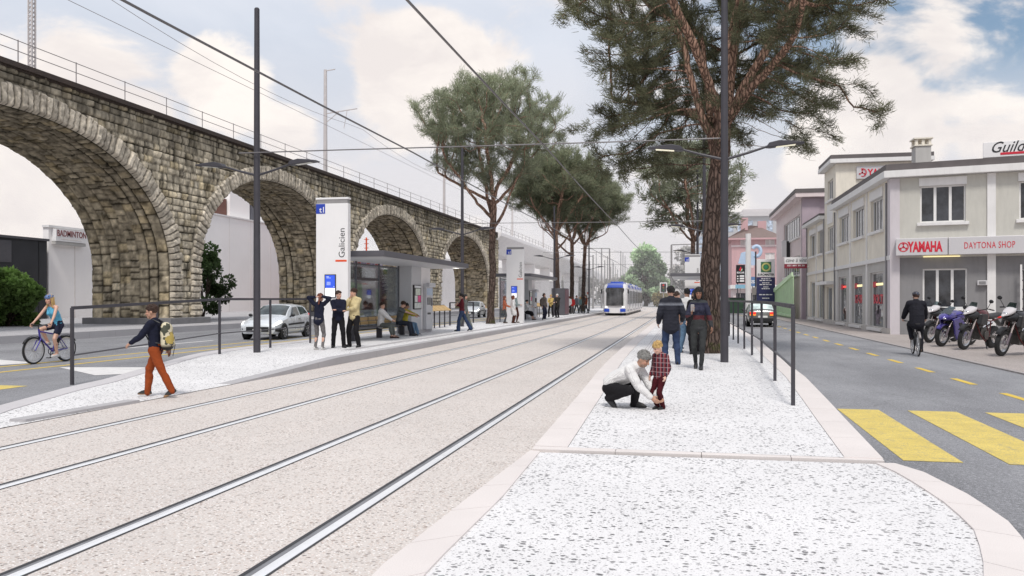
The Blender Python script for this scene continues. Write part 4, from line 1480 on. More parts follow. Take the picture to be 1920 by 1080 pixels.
t = thing('litter_bin', 'dark slatted litter bin beside the far end of the large shelter', 'bin', (-12.15, 37.2, .18))
M = MB()
for a in range(14):
    th = 2 * PI * a / 14; M.box((.24 * math.cos(th), .24 * math.sin(th), .68), (.085, .03, .8), th + PI / 2)
M.build('slats', m_anth, t)
M = MB(); M.lathe([(.0, 1.06), (.16, 1.06), (.17, 1.09), (.26, 1.10), (.27, 1.13), (.16, 1.14)], n=18); M.build('rim', m_black, t, smooth=40)
M = MB(); M.cyl((0, 0, 0), (0, 0, .3), .05); M.lathe([(0, .28), (.22, .28), (.22, 1.0), (0, 1.0)], n=18); M.build('post', m_black, t)
t = thing('leaning_rail', 'slanted wooden leaning rail on dark posts, beside the litter bin', 'leaning rail', (-12.2, 37.9, .18))
for y in (0, 1.6, 2.5, 3.4):
    M = MB(); M.box((0, y, .55), (.12 if y == 0 else .06, .12 if y == 0 else .06, 1.12)); M.build('post', m_anth, t, bevel=.01)
for k in range(4):
    M = MB(); y = .15 + k * .84
    M.hexa([(.34, y, .86), (.34, y + .78, .86), (-.04, y + .78, 1.10), (-.04, y, 1.10), (.35, y, .89), (.35, y + .78, .89), (-.03, y + .78, 1.13), (-.03, y, 1.13)])
    M.build('wooden_slat', m_wood, t)
M = MB(); M.beam((-.06, 0, 1.13), (-.06, 3.5, 1.13), .05, .05); M.build('top_rail', m_anth, t)
t2 = dup(t, (-11.4, 61.8, .18), 0, 'slanted wooden leaning rail past the second shelter, behind the man with a backpack')
t = thing('equipment_cabinet', 'tall dark steel cabinet among the pine trunks, past the waiting men', 'cabinet', (-11.0, 74, .18))
M = MB(); M.box((0, 0, 1.2), (1.2, 2.6, 2.4)); M.build('housing', m_anth2, t, bevel=.02)
M = MB(); M.box((.61, 0, 1.2), (.03, 2.3, 2.2)); M.build('door', pm('cabinet_maroon', (.16, .07, .085), .5), t)

# ---------------------------------------------------------------- tram
m_tw = pm('tram_white', (.80, .79, .80), .28, 0, .03, 1, coat=.4, dirt=.08)
m_tb = pm('tram_blue', (.022, .075, .50), .3, 0, .05, 1, coat=.4)
m_tg = darkglass('tram_glass', (.035, .035, .037), .08)
m_tside = pm('tram_grey', (.36, .36, .37), .4, .2, .05)


def tram():
    t = thing('tram', 'white and blue tram coming toward the viewer on the left track', 'tram', (-6.6, 80, 0))
    L, W, H = 30.0, 1.2, 3.12
    st = [(0, .86, 2.35), (.12, 1.02, 2.72), (.45, 1.13, 3.0), (1.1, 1.19, 3.12), (2, W, H), (L - 1.5, W, H), (L - .3, 1.1, 2.95), (L, .9, 2.6)]
    def sec(w, h): return [(-w * .93, .26), (-w, .42), (-w, 1.0), (-w, 1.9), (-w * .985, min(h - .25, 2.62)), (-w * .90, h - .14), (-w * .72, h), (w * .72, h), (w * .90, h - .14), (w * .985, min(h - .25, 2.62)), (w, 1.9), (w, 1.0), (w, .42), (w * .93, .26)]
    V, F = [], []
    for (y, w_, h) in st:
        bow = .10 if y < 1 else 0
        for (x, z) in sec(w_, h):
            V.append((x, y - bow * (1 - abs(x)) + (.18 * (z / 3) ** 2 if y < .5 else 0), z))
    n = len(sec(1, 3))
    for i in range(len(st) - 1):
        for j in range(n): F.append((i * n + j, (i + 1) * n + j, (i + 1) * n + (j + 1) % n, i * n + (j + 1) % n))
    F.append(tuple(range(n))); F.append(tuple(range((len(st) - 1) * n, len(st) * n))[::-1])
    M = MB(); M._add(V, F); body = M.build('body', m_tw, t, smooth=38)
    # windscreen, one bowed sheet proud of the nose
    M = MB(); cols_ = 9
    pts = []
    for r_, z in enumerate((.98, 1.5, 2.1, 2.66)):
        for c in range(cols_):
            a = -1 + 2 * c / (cols_ - 1); w_ = .93 if r_ < 3 else .88
            x = w_ * a; y = -.075 - .06 * (1 - a * a) + .19 * (z / 3) ** 2 + .16 * max(0, abs(a) - .82) / .18
            pts.append((x, y - .02, z))
    M._add(pts, [(r_ * cols_ + c, r_ * cols_ + c + 1, (r_ + 1) * cols_ + c + 1, (r_ + 1) * cols_ + c) for r_ in range(3) for c in range(cols_ - 1)])
    M.build('windscreen', m_tg, t, smooth=180)
    M = MB(); M.hexa([(-.80, .05, 2.70), (.80, .05, 2.70), (.80, 1.2, 2.9), (-.80, 1.2, 2.9), (-.70, .14, 2.94), (.70, .14, 2.94), (.80, 1.2, 3.17), (-.80, 1.2, 3.17)])
    M.build('destination_panel', m_tb, t, bevel=.03)
    for s in (-1, 1):
        M = MB(); M.hexa([(s * .52, -.13, .38), (s * 1.02, .0, .38), (s * 1.05, .3, .38), (s * .5, .3, .38), (s * .52, -.13, .68), (s * 1.02, 0, .68), (s * 1.05, .3, .68), (s * .5, .3, .68)])
        M.build('bumper', m_tb, t, bevel=.03)
        M = MB(); M.box((s * .82, -.06, .84), (.24, .12, .09)); M.build('headlight', emis('headlight_glow', (1, .98, .9), 1.2), t, bevel=.02)
        M = MB(); M.box((s * 1.28, .12, 2.35), (.12, .14, .42)); M.beam((s * 1.02, .2, 2.6), (s * 1.28, .14, 2.56), .04, .04); M.build('mirror', m_black, t, bevel=.03)
        # side windows and doors
        y = 1.0; k = 0
        while y < L - 2:
            if k % 3 == 1:
                M = MB(); M.span(s * 1.2, s * 1.212, y + .06, y + 1.36, .34, 2.5); d = M.build('door', m_tw, t)
                M = MB(); M.span(s * 1.21, s * 1.219, y + .14, y + .66, .6, 2.42); M.span(s * 1.21, s * 1.219, y + .76, y + 1.28, .6, 2.42); M.build('pane', m_tg, d)
                y += 1.42
            else:
                M = MB(); M.span(s * 1.2, s * 1.211, y + .05, y + 1.75, 1.12, 2.45); M.build('side_window', m_tg, t)
                y += 1.82
            k += 1
        M = MB(); M.span(s * 1.2, s * 1.207, 1.0, L - 1.6, .44, .58); M.build('side_stripe', m_tside, t)
    M = MB(); M.span(-1.0, 1.0, .9, L - 1, .06, .3); M.build('underframe', m_black, t)
    for k in range(5):
        M = MB(); M.hexa([(-.72, 2.2 + k * 5.4, 3.1), (.72, 2.2 + k * 5.4, 3.1), (.72, 6.6 + k * 5.4, 3.1), (-.72, 6.6 + k * 5.4, 3.1), (-.6, 2.5 + k * 5.4, 3.34), (.6, 2.5 + k * 5.4, 3.34), (.6, 6.3 + k * 5.4, 3.34), (-.6, 6.3 + k * 5.4, 3.34)])
        M.build('roof_unit', m_tb if k % 2 == 0 else m_tw, t, bevel=.04)
        for s in (-1, 1):
            M = MB(); M.hexa([(s * 1.11, 2.6 + k * 5.4, 2.84), (s * 1.09, 2.6 + k * 5.4, 3.0), (s * 1.09, 5.4 + k * 5.4, 3.0), (s * 1.11, 5.4 + k * 5.4, 2.84), (s * 1.195, 2.6 + k * 5.4, 2.70), (s * 1.11, 2.6 + k * 5.4, 3.01), (s * 1.11, 5.4 + k * 5.4, 3.01), (s * 1.195, 5.4 + k * 5.4, 2.70)])
            M.build('roof_shroud', m_tb, t)
    return t


tram()

# ---------------------------------------------------------------- far poles, traffic light
m_far = pm('hazy_steel', (.30, .29, .29), .7, 0, .1)
rng = random.Random(3)
for k in range(17):
    y = 120 + k * 11 + rng.uniform(-3, 3)
    px = (1112, 1128, 1134, 1139, 1145, 1150, 1164, 1168, 1172, 1118, 1106, 1158, 1100, 1154, 1176, 1122, 1148)[k]
    x = across(px, y); h = level((478, 465, 488, 480, 500, 492, 470, 474, 480, 472, 490, 505, 486, 498, 503, 494, 486)[k], x, y)
    t = thing('overhead_line_pole', 'thin hazy overhead line pole in the far cluster left of and behind the tram', 'pole', (x, y, 0), 0, 'distant overhead line poles')
    M = MB(); M.tube([(0, 0, 0), (0, 0, h)], [.14, .09], 6); M.build('pole', m_far, t)
    if k % 3 == 0:
        M = MB(); M.beam((0, 0, h * .97), (-1.6, 0, h), .07, .07); M.build('cross_arm', m_far, t)
for k, (px, y, top, dx, lab) in enumerate(((1143, 120, 466, -4.6, 'grey street lamp with a long arm to the left, above the tram roof'), (1259, 95, 459, 5.0, 'grey street lamp with its arm to the right, left of the right shelter roof'))):
    x = across(px, y); h = level(top, x, y)
    t = thing('street_lamp', lab, 'street lamp', (x, y, 0))
    M = MB(); M.tube([(0, 0, 0), (0, 0, h)], [.13, .10], 8); M.build('pole', m_far, t)
    M = MB(); M.tube([(0, 0, h), (dx * .55, 0, h + .05)], [.07, .05], 6); a = M.build('lamp_arm', m_far, t)
    M = MB(); M.box((dx * .72, 0, h + .03), (abs(dx) * .36, .34, .14)); M.build('lamp_head', m_far, a)
x = across(1244, 150)
t = thing('traffic_light', 'small traffic light beside the queue of cars at the far junction', 'traffic light', (x, 150, 0))
M = MB(); M.cyl((0, 0, 0), (0, 0, 3.2), .08, n=8); M.build('pole', m_far, t)
M = MB(); M.box((0, 0, 3.6), (.95, .3, 1.5)); M.build('housing', m_black, t, bevel=.04)
M = MB(); M.box((0, .17, 3.6), (1.3, .03, 1.9)); M.build('backing_board', m_wht, t)
for z, c in ((4.05, (.7, .03, .02)), (3.6, (.2, .12, .02)), (3.15, (.02, .12, .06))):
    M = MB(); M.lathe([(0, 0), (.16, 0), (.16, .05), (0, .06)], (0, -.16, z), (0, -1, 0), 12); M.build('signal_lens', pm('lens_%d' % int(z * 100), c, .3), t)
# ================================================================== buildings
m_cream = pm('cream_render', (.80, .745, .645), .85, 0, .07, 1.2, .15, 30, dirt=.30)
m_green_grey = pm('grey_green_render', (.565, .55, .50), .85, 0, .07, 1.0, .15, 30, dirt=.22)
m_dgrey = pm('dark_grey_render', (.25, .245, .25), .85, 0, .10, 1.2, .15, 30, dirt=.25)
m_mgrey = pm('mid_grey_render', (.50, .485, .465), .85, 0, .08, 1.2, .1, 30, dirt=.25)
m_trim = pm('white_trim', (.78, .765, .755), .6, 0, .05, 1.5, dirt=.18)
m_roofd = pm('roof_dark', (.13, .115, .115), .7, .1, .2, 2)
m_frame = pm('window_frame_white', (.80, .79, .78), .4, 0, .03)
m_pink = pm('pale_pink_render', (.76, .65, .645), .85, 0, .06, 1, .1, 25, dirt=.15)
m_mauve = pm('mauve_render', (.42, .345, .39), .85, 0, .08, 1, .1, 25, dirt=.2)
m_rose = pm('rose_render', (.57, .36, .37), .85, 0, .08, .8, .1, 20, dirt=.15)
m_hazew = pm('pale_cladding', (.62, .585, .57), .7, 0, .04, .5)
m_tile = pm('brown_roof_tiles', (.20, .145, .13), .85, 0, .25, 3, .4, 12, stretch=(1, 1, 4))
m_red = pm('sign_red', (.62, .02, .045), .4, 0, .05)
m_redglow = emis('neon_red', (1.0, .06, .04), .9)
m_tubelight = emis('tube_light', (1.0, .86, .45), .9)
m_silver = pm('sign_silver', (.60, .585, .60), .35, .1, .04, .6)
m_room = pm('room_dark', (.05, .045, .05), .9, 0, .6, 3)


def wall(M, F, u0, u1, z0, z1, holes, d=0.0, reveal=.16):
    us = sorted({u0, u1, *[h[0] for h in holes], *[h[1] for h in holes]}); us = [u for u in us if u0 <= u <= u1]
    zs = sorted({z0, z1, *[h[2] for h in holes], *[h[3] for h in holes]}); zs = [z for z in zs if z0 <= z <= z1]
    for a, b in zip(us[:-1], us[1:]):
        for c, e in zip(zs[:-1], zs[1:]):
            mu, mz = (a + b) / 2, (c + e) / 2
            if any(h[0] < mu < h[1] and h[2] < mz < h[3] for h in holes): continue
            M.face_quad(F, a, b, c, e, d)
    o, e_, n = F
    def P(u, dd, z): return (o[0] + e_[0] * u + n[0] * dd, o[1] + e_[1] * u + n[1] * dd, o[2] + z)
    for (a, b, c, e) in holes:
        for q in (((a, c), (b, c)), ((b, c), (b, e)), ((b, e), (a, e)), ((a, e), (a, c))):
            (ua, za), (ub, zb) = q
            M.quad(P(ua, d, za), P(ub, d, zb), P(ub, d - reveal, zb), P(ua, d - reveal, za))


def window(par, F, u0, u1, z0, z1, n=3, shutter=.3, sill=True, blind=False, name='window', frame=None, pane=None, proud=0.0, split=()):
    fm = frame or m_frame
    T = Matrix.Translation(-Vector(par.location))
    w_ = min(.07, (u1 - u0) * .08)
    zt = z1 - shutter if shutter else z1
    M = MB(); M.T = T
    dd = -.12 + proud
    M.face_box(F, u0, u0 + w_, z0, zt, dd - .06, dd); M.face_box(F, u1 - w_, u1, z0, zt, dd - .06, dd)
    M.face_box(F, u0 + w_, u1 - w_, z0, z0 + w_, dd - .06, dd - .001); M.face_box(F, u0 + w_, u1 - w_, zt - w_, zt, dd - .06, dd - .001)
    for k in range(1, n):
        u = u0 + (u1 - u0) * k / n; M.face_box(F, u - w_ * .8, u + w_ * .8, z0 + w_, zt - w_, dd - .05, dd - .002)
    for s in split: M.face_box(F, u0 + w_, u1 - w_, s - .02, s + .02, dd - .05, dd - .004)
    f = M.build(name, fm, par)
    M = MB(); M.T = T; M.face_quad(F, u0 + w_ * .5, u1 - w_ * .5, z0 + w_ * .5, zt - w_ * .3, dd - .04); M.build('pane', pane or m_pane, f, fix=False)
    if shutter:
        M = MB(); M.T = T; M.face_box(F, u0 - .04, u1 + .04, zt - .003, z1 + .03, -.1 + proud, .07 + proud); M.build('shutter_box', m_trim, f, bevel=.01)
    if sill:
        M = MB(); M.T = T; M.face_box(F, u0 - .12, u1 + .12, z0 - .14, z0 - .002, -.1 + proud, .16 + proud); M.build('sill', m_trim, f, bevel=.01)
    if blind:
        M = MB(); M.T = T
        k = z0 + .12
        while k < zt: M.face_box(F, u0 + w_, u1 - w_, k, k + .055, dd - .02, dd + .02); k += .085
        M.build('blind', pm('blind_grey', (.42, .41, .40), .6), f)
    return f


# ---------------------------------------------------------------- the motorcycle shop
CX, CY = 9.2, 40.3
E1 = (.971, -.2385, 0); N1 = (-.2385, -.971, 0)
F1 = ((CX, CY, 0), E1, N1); F2 = ((CX, CY, 0), (0, 1, 0), (-1, 0, 0))


def u1(px):
    tb = math.tan(math.atan((px - 960.0) / FOC) - YAW)
    return (CY * tb - CX) / (E1[0] - E1[1] * tb)


def u2(px): return along(px, CX) - CY


def z1(py, u): return level(py, CX + E1[0] * u, CY + E1[1] * u)


shop = thing('shop_building', 'two-storey grey and cream motorcycle shop with a white sign band on the right corner', 'building', (CX, CY, 0))
TS = Matrix.Translation((-CX, -CY, 0))
UE = 15.0
uw = (u1(1725), u1(1811)); zw = (z1(418, uw[0]), z1(336, uw[0]))
ul = (u1(1730), u1(1814)); zlw = (z1(578, ul[0]), z1(504, ul[0]))
ur = (u1(1911), u1(1911) + (uw[1] - uw[0]))
holes_up = [(uw[0], uw[1], zw[0], zw[1]), (ur[0], ur[1], zw[0], zw[1])]
holes_lo = [(ul[0], ul[1], zlw[0], zlw[1]), (u1(1915), u1(1915) + 3, .1, 2.9)]
M = MB(); M.T = TS; wall(M, F1, 0, UE, 3.5, 7.1, holes_up); M.build('wall', m_green_grey, shop, fix=False)
M = MB(); M.T = TS; wall(M, F1, 0, UE, 0, 3.5, holes_lo, -.02); M.build('wall', m_dgrey, shop, fix=False)
UM, UT, UB = u2(1567), u2(1546), u2(1514)
sw = [(1633, 1656), (1600, 1621), (1574, 1592)]
hs = [(u2(b), u2(a), 4.95, 6.95) for a, b in sw]
M = MB(); M.T = TS; wall(M, F2, 0, UM, 3.6, 7.15, hs); M.build('wall', m_cream, shop, fix=False)
gs = [(1631, 1655), (1597, 1616), (1572, 1586)]
hg = [(u2(b), u2(a), .22, 2.95) for a, b in gs]
M = MB(); M.T = TS; wall(M, F2, 0, UM, 0, 3.5, hg, -.02); M.build('wall', m_mgrey, shop, fix=False)
M = MB(); M.T = TS
M.face_box(F2, -.02, UB, 3.42, 3.62, -.1, .09)
for px in (1626, 1595, 1569): u = u2(px); M.face_box(F2, u - .14, u + .14, .3, 3.42, -.1, .05); M.face_box(F2, u - .12, u + .12, 3.62, 7.1, -.1, .05)
M.face_box(F2, UT + .02, UT + .26, .3, 3.42, -.1, .05); M.face_box(F2, UB - .3, UB, .3, 3.42, -.1, .05)
for px in (1531,): u = u2(px); M.face_box(F2, u - .1, u + .1, .3, 3.42, -.1, .05); M.face_box(F2, u - .1, u + .1, 3.62, 7.0, -.1, .05)
M.build('trim_band', m_trim, shop)
M = MB(); M.T = TS; M.face_box(F2, -.05, UB, -.05, .30, -.1, .07); M.build('plinth', pm('pale_plinth', (.56, .53, .50), .8, 0, .1, 2, dirt=.5), shop)
# corner pier and facade pilaster
M = MB(); M.T = TS; M.face_box(F1, -.06, .34, 0, 7.1, -.2, .06); M.face_box(F2, -.03, .9, 0, 3.42, -.2, .055); M.face_box(F2, .0, .55, 3.62, 7.1, -.2, .055); M.build('corner_pier', pm('mauve_white', (.62, .575, .60), .7, 0, .05, 1, dirt=.2), shop)
M = MB(); M.T = TS; M.face_box(F1, u1(1851), u1(1867), 0, 7.1, -.2, .07); M.build('pilaster', m_trim, shop)
for (a, b, c, d) in holes_up: window(shop, F1, a, b, c, d, 3, .32)
window(shop, F1, *holes_lo[0], 3, 0, True)
f = window(shop, F1, *holes_lo[1], 2, 0, False, frame=m_trim)
for h in hs: window(shop, F2, *h, 4, .42)
for k, h in enumerate(hg):
    f = window(shop, F2, *h, 1, 0, True, name='shop_window', frame=m_trim, pane=darkglass('shop_pane_%d' % k, (.035, .04, .045), .04))
    M = MB(); M.T = TS; M.face_box(F2, h[0] + .1, h[1] - .1, 2.3, 2.42, -.155, -.135); M.build('tube_light', m_tubelight if k < 2 else m_redglow, f)
    M = MB(); M.T = TS; M.face_box(F2, h[1] - .75, h[1] - .15, 2.22, 2.5, -.15, -.12); M.build('red_shade', m_red, f)
    if k < 2:
        L = text_mb(('BOLT!!!', 'XT-ORY')[k], .62, (CX + .14, CY + h[1] - .15, 1.42), (0, -1, 0), (0, 0, 1), .006, width=(h[1] - h[0]) * .92, bold=.02)
        L.v = [(p[0] - CX, p[1] - CY, p[2]) for p in L.v]
        L.build('window_lettering', m_red, f, fix=False)
    M = MB(); M.T = TS
    rg = random.Random(k + 5)
    for i in range(7):
        a = rg.uniform(h[0] + .2, h[1] - .6); M.face_box(F2, a, a + rg.uniform(.15, .5), .35 + rg.uniform(0, .7), .6 + rg.uniform(.2, .8), -.157, -.15)
    M.build('window_display', pm('display_%d' % k, ((.16, .13, .16), (.25, .25, .26), (.2, .12, .1))[k], .6, 0, .8, 8), f)
# tower and lower block
M = MB(); M.T = TS
ht = [(u2(1562), u2(1552), 8.0, 9.3), (u2(1563), u2(1552), 4.7, 6.3)]
wall(M, F2, UM, UT, 0, 10.05, ht + [(u2(1560), u2(1550), .1, 2.4)])
FT = ((CX, CY + UM, 0), (1, 0, 0), (0, -1, 0))
wall(M, FT, 0, 5.2, 6.9, 10.05, [])
M.quad((CX, CY + UT, 6), (CX, CY + UT, 10.05), (CX + 5.2, CY + UT, 10.05), (CX + 5.2, CY + UT, 6)); M.quad((CX + 5.2, CY + UM, 6), (CX + 5.2, CY + UM, 10.05), (CX + 5.2, CY + UT, 10.05), (CX + 5.2, CY + UT, 6))
M.build('tower_wall', m_cream, shop, fix=False)
for h in ht: window(shop, F2, *h, 3, 0, True)
M = MB(); M.T = TS; M.face_box(F2, ht[0][0], ht[0][1], 6.5, 7.75, -.05, .04); M.build('white_panel', m_trim, shop)
M = MB(); M.T = TS; M.face_box(F2, u2(1566), u2(1544), 2.55, 2.75, -.1, .55); M.build('door_canopy', m_trim, shop, bevel=.01)
f = window(shop, F2, u2(1560), u2(1550), .1, 2.4, 1, 0, False, name='door', pane=darkglass('door_pane', (.03, .05, .08)))
M = MB(); M.T = TS
hb = [(u2(1545), u2(1534), 4.75, 6.7), (u2(1529), u2(1519), 4.75, 6.7)]; hb2 = [(u2(1544), u2(1533), .25, 2.9), (u2(1528), u2(1519), .25, 2.9)]
wall(M, F2, UT, UB, 0, 7.0, hb + hb2); M.quad((CX, CY + UB, 0), (CX, CY + UB, 7), (CX + 8, CY + UB, 7), (CX + 8, CY + UB, 0)); M.build('wall', m_cream, shop, fix=False)
window(shop, F2, *hb[0], 2, .35, True, True); window(shop, F2, *hb[1], 2, .35)
for h in hb2: window(shop, F2, *h, 1, 0, True, name='shop_window', pane=darkglass('shop_pane_far', (.07, .08, .08)))
# roofs
def slab(poly, z0, z1): return ([(p[0], p[1]) for p in poly], z0, z1)
def roof(poly, z0, zf, zt, nm='roof', inset=.0):
    M = MB(); M.T = TS; M.prism(poly, (0, 0, zf - z0), (0, 0, z0), (1, 0, 0), (0, 1, 0)); r_ = M.build(nm, m_trim, shop)
    M = MB(); M.T = TS
    c = (sum(p[0] for p in poly) / len(poly), sum(p[1] for p in poly) / len(poly))
    M.prism([(p[0] + (c[0] - p[0]) * .012, p[1] + (c[1] - p[1]) * .012) for p in poly], (0, 0, zt - zf), (0, 0, zf + .002), (1, 0, 0), (0, 1, 0)); M.build('roof_edge', m_roofd, r_)
    return r_
o = .38
p_corner = (CX - o * 1.0, CY - o * .78); p_right = (CX + E1[0] * UE - .2385 * o, CY + E1[1] * UE - .971 * o)
r0 = roof([p_corner, p_right, (p_right[0] + 2.2, CY + UM - 6), (CX + 9, CY + UM - .05), (CX - o, CY + UM - .05)], 7.12, 7.42, 7.72)
roof([(CX - o, CY + UM - .35), (CX + 5.6, CY + UM - .35), (CX + 5.6, CY + UT + .3), (CX - o, CY + UT + .3)], 10.06, 10.3, 10.55, 'tower_roof')
roof([(CX - o, CY + UT + .02), (CX + 8, CY + UT + .02), (CX + 8, CY + UB + .3), (CX - o, CY + UB + .3)], 7.02, 7.24, 7.4, 'low_roof')
M = MB(); M.T = TS; M.box((12.45, 48, 8.6), (.78, .8, 2.4)); ch = M.build('chimney', m_mgrey, shop, bevel=.02)
M = MB(); M.T = TS; M.box((12.45, 48, 9.83), (.9, .92, .07)); M.box((12.45, 48, 10.2), (.95, .95, .07))
for sx in (-.33, 0, .33):
    for sy in (-.33, .33): M.box((12.45 + sx, 48 + sy, 10.0), (.13, .13, .3))
M.build('chimney_cap', m_cream, ch)
for F, u in ((F2, .62), (F2, UM - .12), (F2, UB - .25), (F2, UT - .2)):
    M = MB(); M.T = TS; M.tube([(CX - .09, CY + u, .3), (CX - .09, CY + u, 7.0)], .05, 8)
    M.build('drainpipe', pm('drainpipe_grey', (.25, .245, .25), .5), shop)
# sign band
sgn = thing('shop_sign', 'long silver sign band with red lettering over the motorcycle shop front', 'sign', (CX, CY, 0))
ua, ub = u1(1680), u1(1776)
za, zb = z1(480.5, ua), z1(449, ua)
M = MB(); M.T = TS; M.face_box(F1, ua, ub, za, zb, -.1, .52); M.build('sign_box', m_silver, sgn, bevel=.02)
M = MB(); M.T = TS; M.face_box(F1, ub + .03, UE, za, zb, -.1, .50); M.build('sign_box', m_silver, sgn, bevel=.02)


def on_face(F, u, z, d): o, e, n = F; return (o[0] + e[0] * u + n[0] * d - CX, o[1] + e[1] * u + n[1] * d - CY, z)


hh = zb - za
text_mb('YAMAHA', hh * .80, on_face(F1, u1(1703), za + hh * .22, .525), E1, (0, 0, 1), .01, width=u1(1768) - u1(1703), bold=.028).build('sign_lettering', m_red, sgn, fix=False)


def tuning_mark(par, c, r, F):
    M = MB(); M.lathe([(r * .80, 0), (r, 0), (r, .012), (r * .80, .012)], c, N1, 24, True)
    e = np.array(F[1]); up = np.array([0, 0, 1.0]); c = np.array(c)
    M.lathe([(0, .0), (r * .22, 0), (r * .22, .012), (0, .012)], c, F[2], 12)
    for k in range(3):
        a = R(90 + 120 * k); d = e * math.cos(a) + up * math.sin(a)
        M.beam(c + np.array(F[2]) * .006, c + d * r * .86 + np.array(F[2]) * .006, r * .17, .012, np.cross(d, F[2]))
        M.beam(c + d * r * .62 + np.cross(d, F[2]) * r * .22 + np.array(F[2]) * .006, c + d * r * .62 - np.cross(d, F[2]) * r * .22 + np.array(F[2]) * .006, r * .16, .012, d)
    return M.build('sign_emblem', m_red, par)


tuning_mark(sgn, on_face(F1, u1(1694), za + hh * .50, .522), hh * .28, F1)
text_mb('DAYTONA SHOP', hh * .52, on_face(F1, u1(1806), za + hh * .33, .505), E1, (0, 0, 1), .01, width=u1(1900) - u1(1806), space=1.1).build('sign_lettering', m_red, sgn, fix=False)
M = MB(); M.T = TS; M.face_box(F1, u1(1731), u1(1800), za - .075, za - .03, .05, .13); M.build('tube_light', m_tubelight, sgn)
rs = thing('roof_sign', 'white roof board with black script lettering and a red underline, at the right edge', 'sign', (CX, CY, 0))
ug = u1(1846); zg0, zg1 = z1(291, ug) , z1(262, ug)
M = MB(); M.T = TS; M.face_box(F1, ug, ug + 5.5, zg0, zg1, -.9, -.75); M.build('board', m_wht, rs, bevel=.01)
M = MB(); M.T = TS
for k in (.9, 2.6, 4.3): M.face_box(F1, ug + k, ug + k + .1, 7.6, zg0, -.88, -.78)
M.build('bracket', m_galv, rs)
gh = zg1 - zg0
text_mb('Guild', gh * 1.0, on_face(F1, u1(1858), zg0 + gh * .30, -.745), E1, (0, 0, 1), .01, shear=.42, width=(u1(1926) - u1(1858)), bold=.004).build('sign_lettering', m_ink, rs, fix=False)
M = MB(); M.T = TS; M.face_box(F1, u1(1879), ug + 4.6, zg0 + gh * .12, zg0 + gh * .27, -.75, -.735); M.build('red_bar', m_red, rs)
ts = thing('wall_sign', 'white red-lettered sign high on the shop tower, half hidden by the lower roof', 'sign', (CX, CY, 0))
M = MB(); M.T = TS; M.face_box(FT, 1.2, 3.9, 9.05, 9.82, 0, .14); M.build('sign_box', m_silver, ts, bevel=.01)
text_mb('YAMAHA', .62, (1.85, UM - .15, 9.2), (1, 0, 0), (0, 0, 1), .01, width=1.95, bold=.02).build('sign_lettering', m_red, ts, fix=False)
tuning_mark(ts, (1.52, UM - .145, 9.43), .26, ((0, 0, 0), (1, 0, 0), (0, -1, 0)))
wl = thing('wall_lamp', 'small square vent lamp on the dark wall right of the lower shop window', 'wall lamp', (CX, CY, 0))
ul_ = u1(1832); M = MB(); M.T = TS; M.face_box(F1, ul_, ul_ + .38, z1(535, ul_), z1(526, ul_), 0, .16); M.build('housing', m_silver, wl, bevel=.02)
M = MB(); M.T = TS; M.face_box(F1, ul_ + .06, ul_ + .32, z1(533.5, ul_), z1(527.5, ul_), .15, .165); M.build('grille', m_dgrey, wl)
rk = thing('bike_ladder', 'white metal rack with dark rungs against the wall at the right edge', 'rack', (CX, CY, 0))
M = MB(); M.T = TS; u = u1(1911); M.face_box(F1, u, u + .07, .05, 3.1, .3, .37); M.face_box(F1, u + .9, u + .97, .05, 3.1, .3, .37); M.build('upright', m_trim, rk)
M = MB(); M.T = TS
for k in range(7): M.face_box(F1, u + .07, u + .9, .4 + k * .4, .46 + k * .4, .31, .36)
M.build('rung', m_anth, rk)

# cave a vins hanging sign
cv = thing('hanging_sign', 'white hanging sign in black script with a dark red lower strip', 'sign', (9.15, 65.6, 0))
M = MB(); M.span(-1.75, -.12, -.05, .05, 4.28, 4.78); M.build('board', m_wht, cv, bevel=.01)
M = MB(); M.span(-1.75, -.12, -.055, .055, 3.94, 4.27); M.build('lower_board', pm('wine_red', (.25, .03, .05), .5), cv, bevel=.01)
M = MB(); M.beam((-.15, 0, 4.62), (.1, 0, 4.62), .05, .05); M.build('arm', m_trim, cv)
M = MB(); M.beam((-.15, 0, 4.06), (.1, 0, 4.06), .05, .05); M.build('arm', m_trim, cv)
text_mb('cave à vins', .42, (-1.68, -.056, 4.42), (1, 0, 0), (0, 0, 1), .006, width=1.5, shear=.25).build('sign_lettering', m_ink, cv, fix=False)
text_mb('021 601 50 30', .16, (-1.55, -.06, 4.10), (1, 0, 0), (0, 0, 1), .006, width=1.25, bold=.004).build('sign_lettering', m_wht, cv, fix=False)

# ---------------------------------------------------------------- pink office block
pk = thing('office_block', 'three-storey pale pink block with a mauve gable front beyond the shop', 'building', (9.1, 68.5, 0))
TP = Matrix.Translation((-9.1, -68.5, 0))
FP = ((9.1, 68.5, 0), (0, 1, 0), (-1, 0, 0)); FQ = ((9.1, 68.5, 0), (1, 0, 0), (0, -1, 0))
hp = [(1.6, 12.6, 6.7, 8.5), (1.6, 12.6, 3.6, 5.2)]
M = MB(); M.T = TP; wall(M, FP, .0, 19, 0, 9.6, hp); M.quad((9.1, 87.5, 0), (9.1, 87.5, 9.6), (20, 87.5, 9.6), (20, 87.5, 0)); M.build('wall', m_pink, pk, fix=False)
M = MB(); M.T = TP; wall(M, FQ, -.0, 11, 0, 9.6, []); M.build('gable_wall', m_mauve, pk, fix=False)
M = MB(); M.T = TP; M.face_box(FQ, -.05, 1.3, 0, 9.6, -.4, .09); M.build('corner_pier', m_mauve, pk)
for h in hp: window(pk, FP, *h, 7, 0, True)
M = MB(); M.T = TP; M.span(8.5, 20.5, 67.9, 88, 9.62, 9.95); rf = M.build('roof', m_pink, pk)
M = MB(); M.T = TP; M.span(8.45, 20.55, 67.85, 88.05, 9.952, 10.25); M.build('roof_edge', m_roofd, rf)
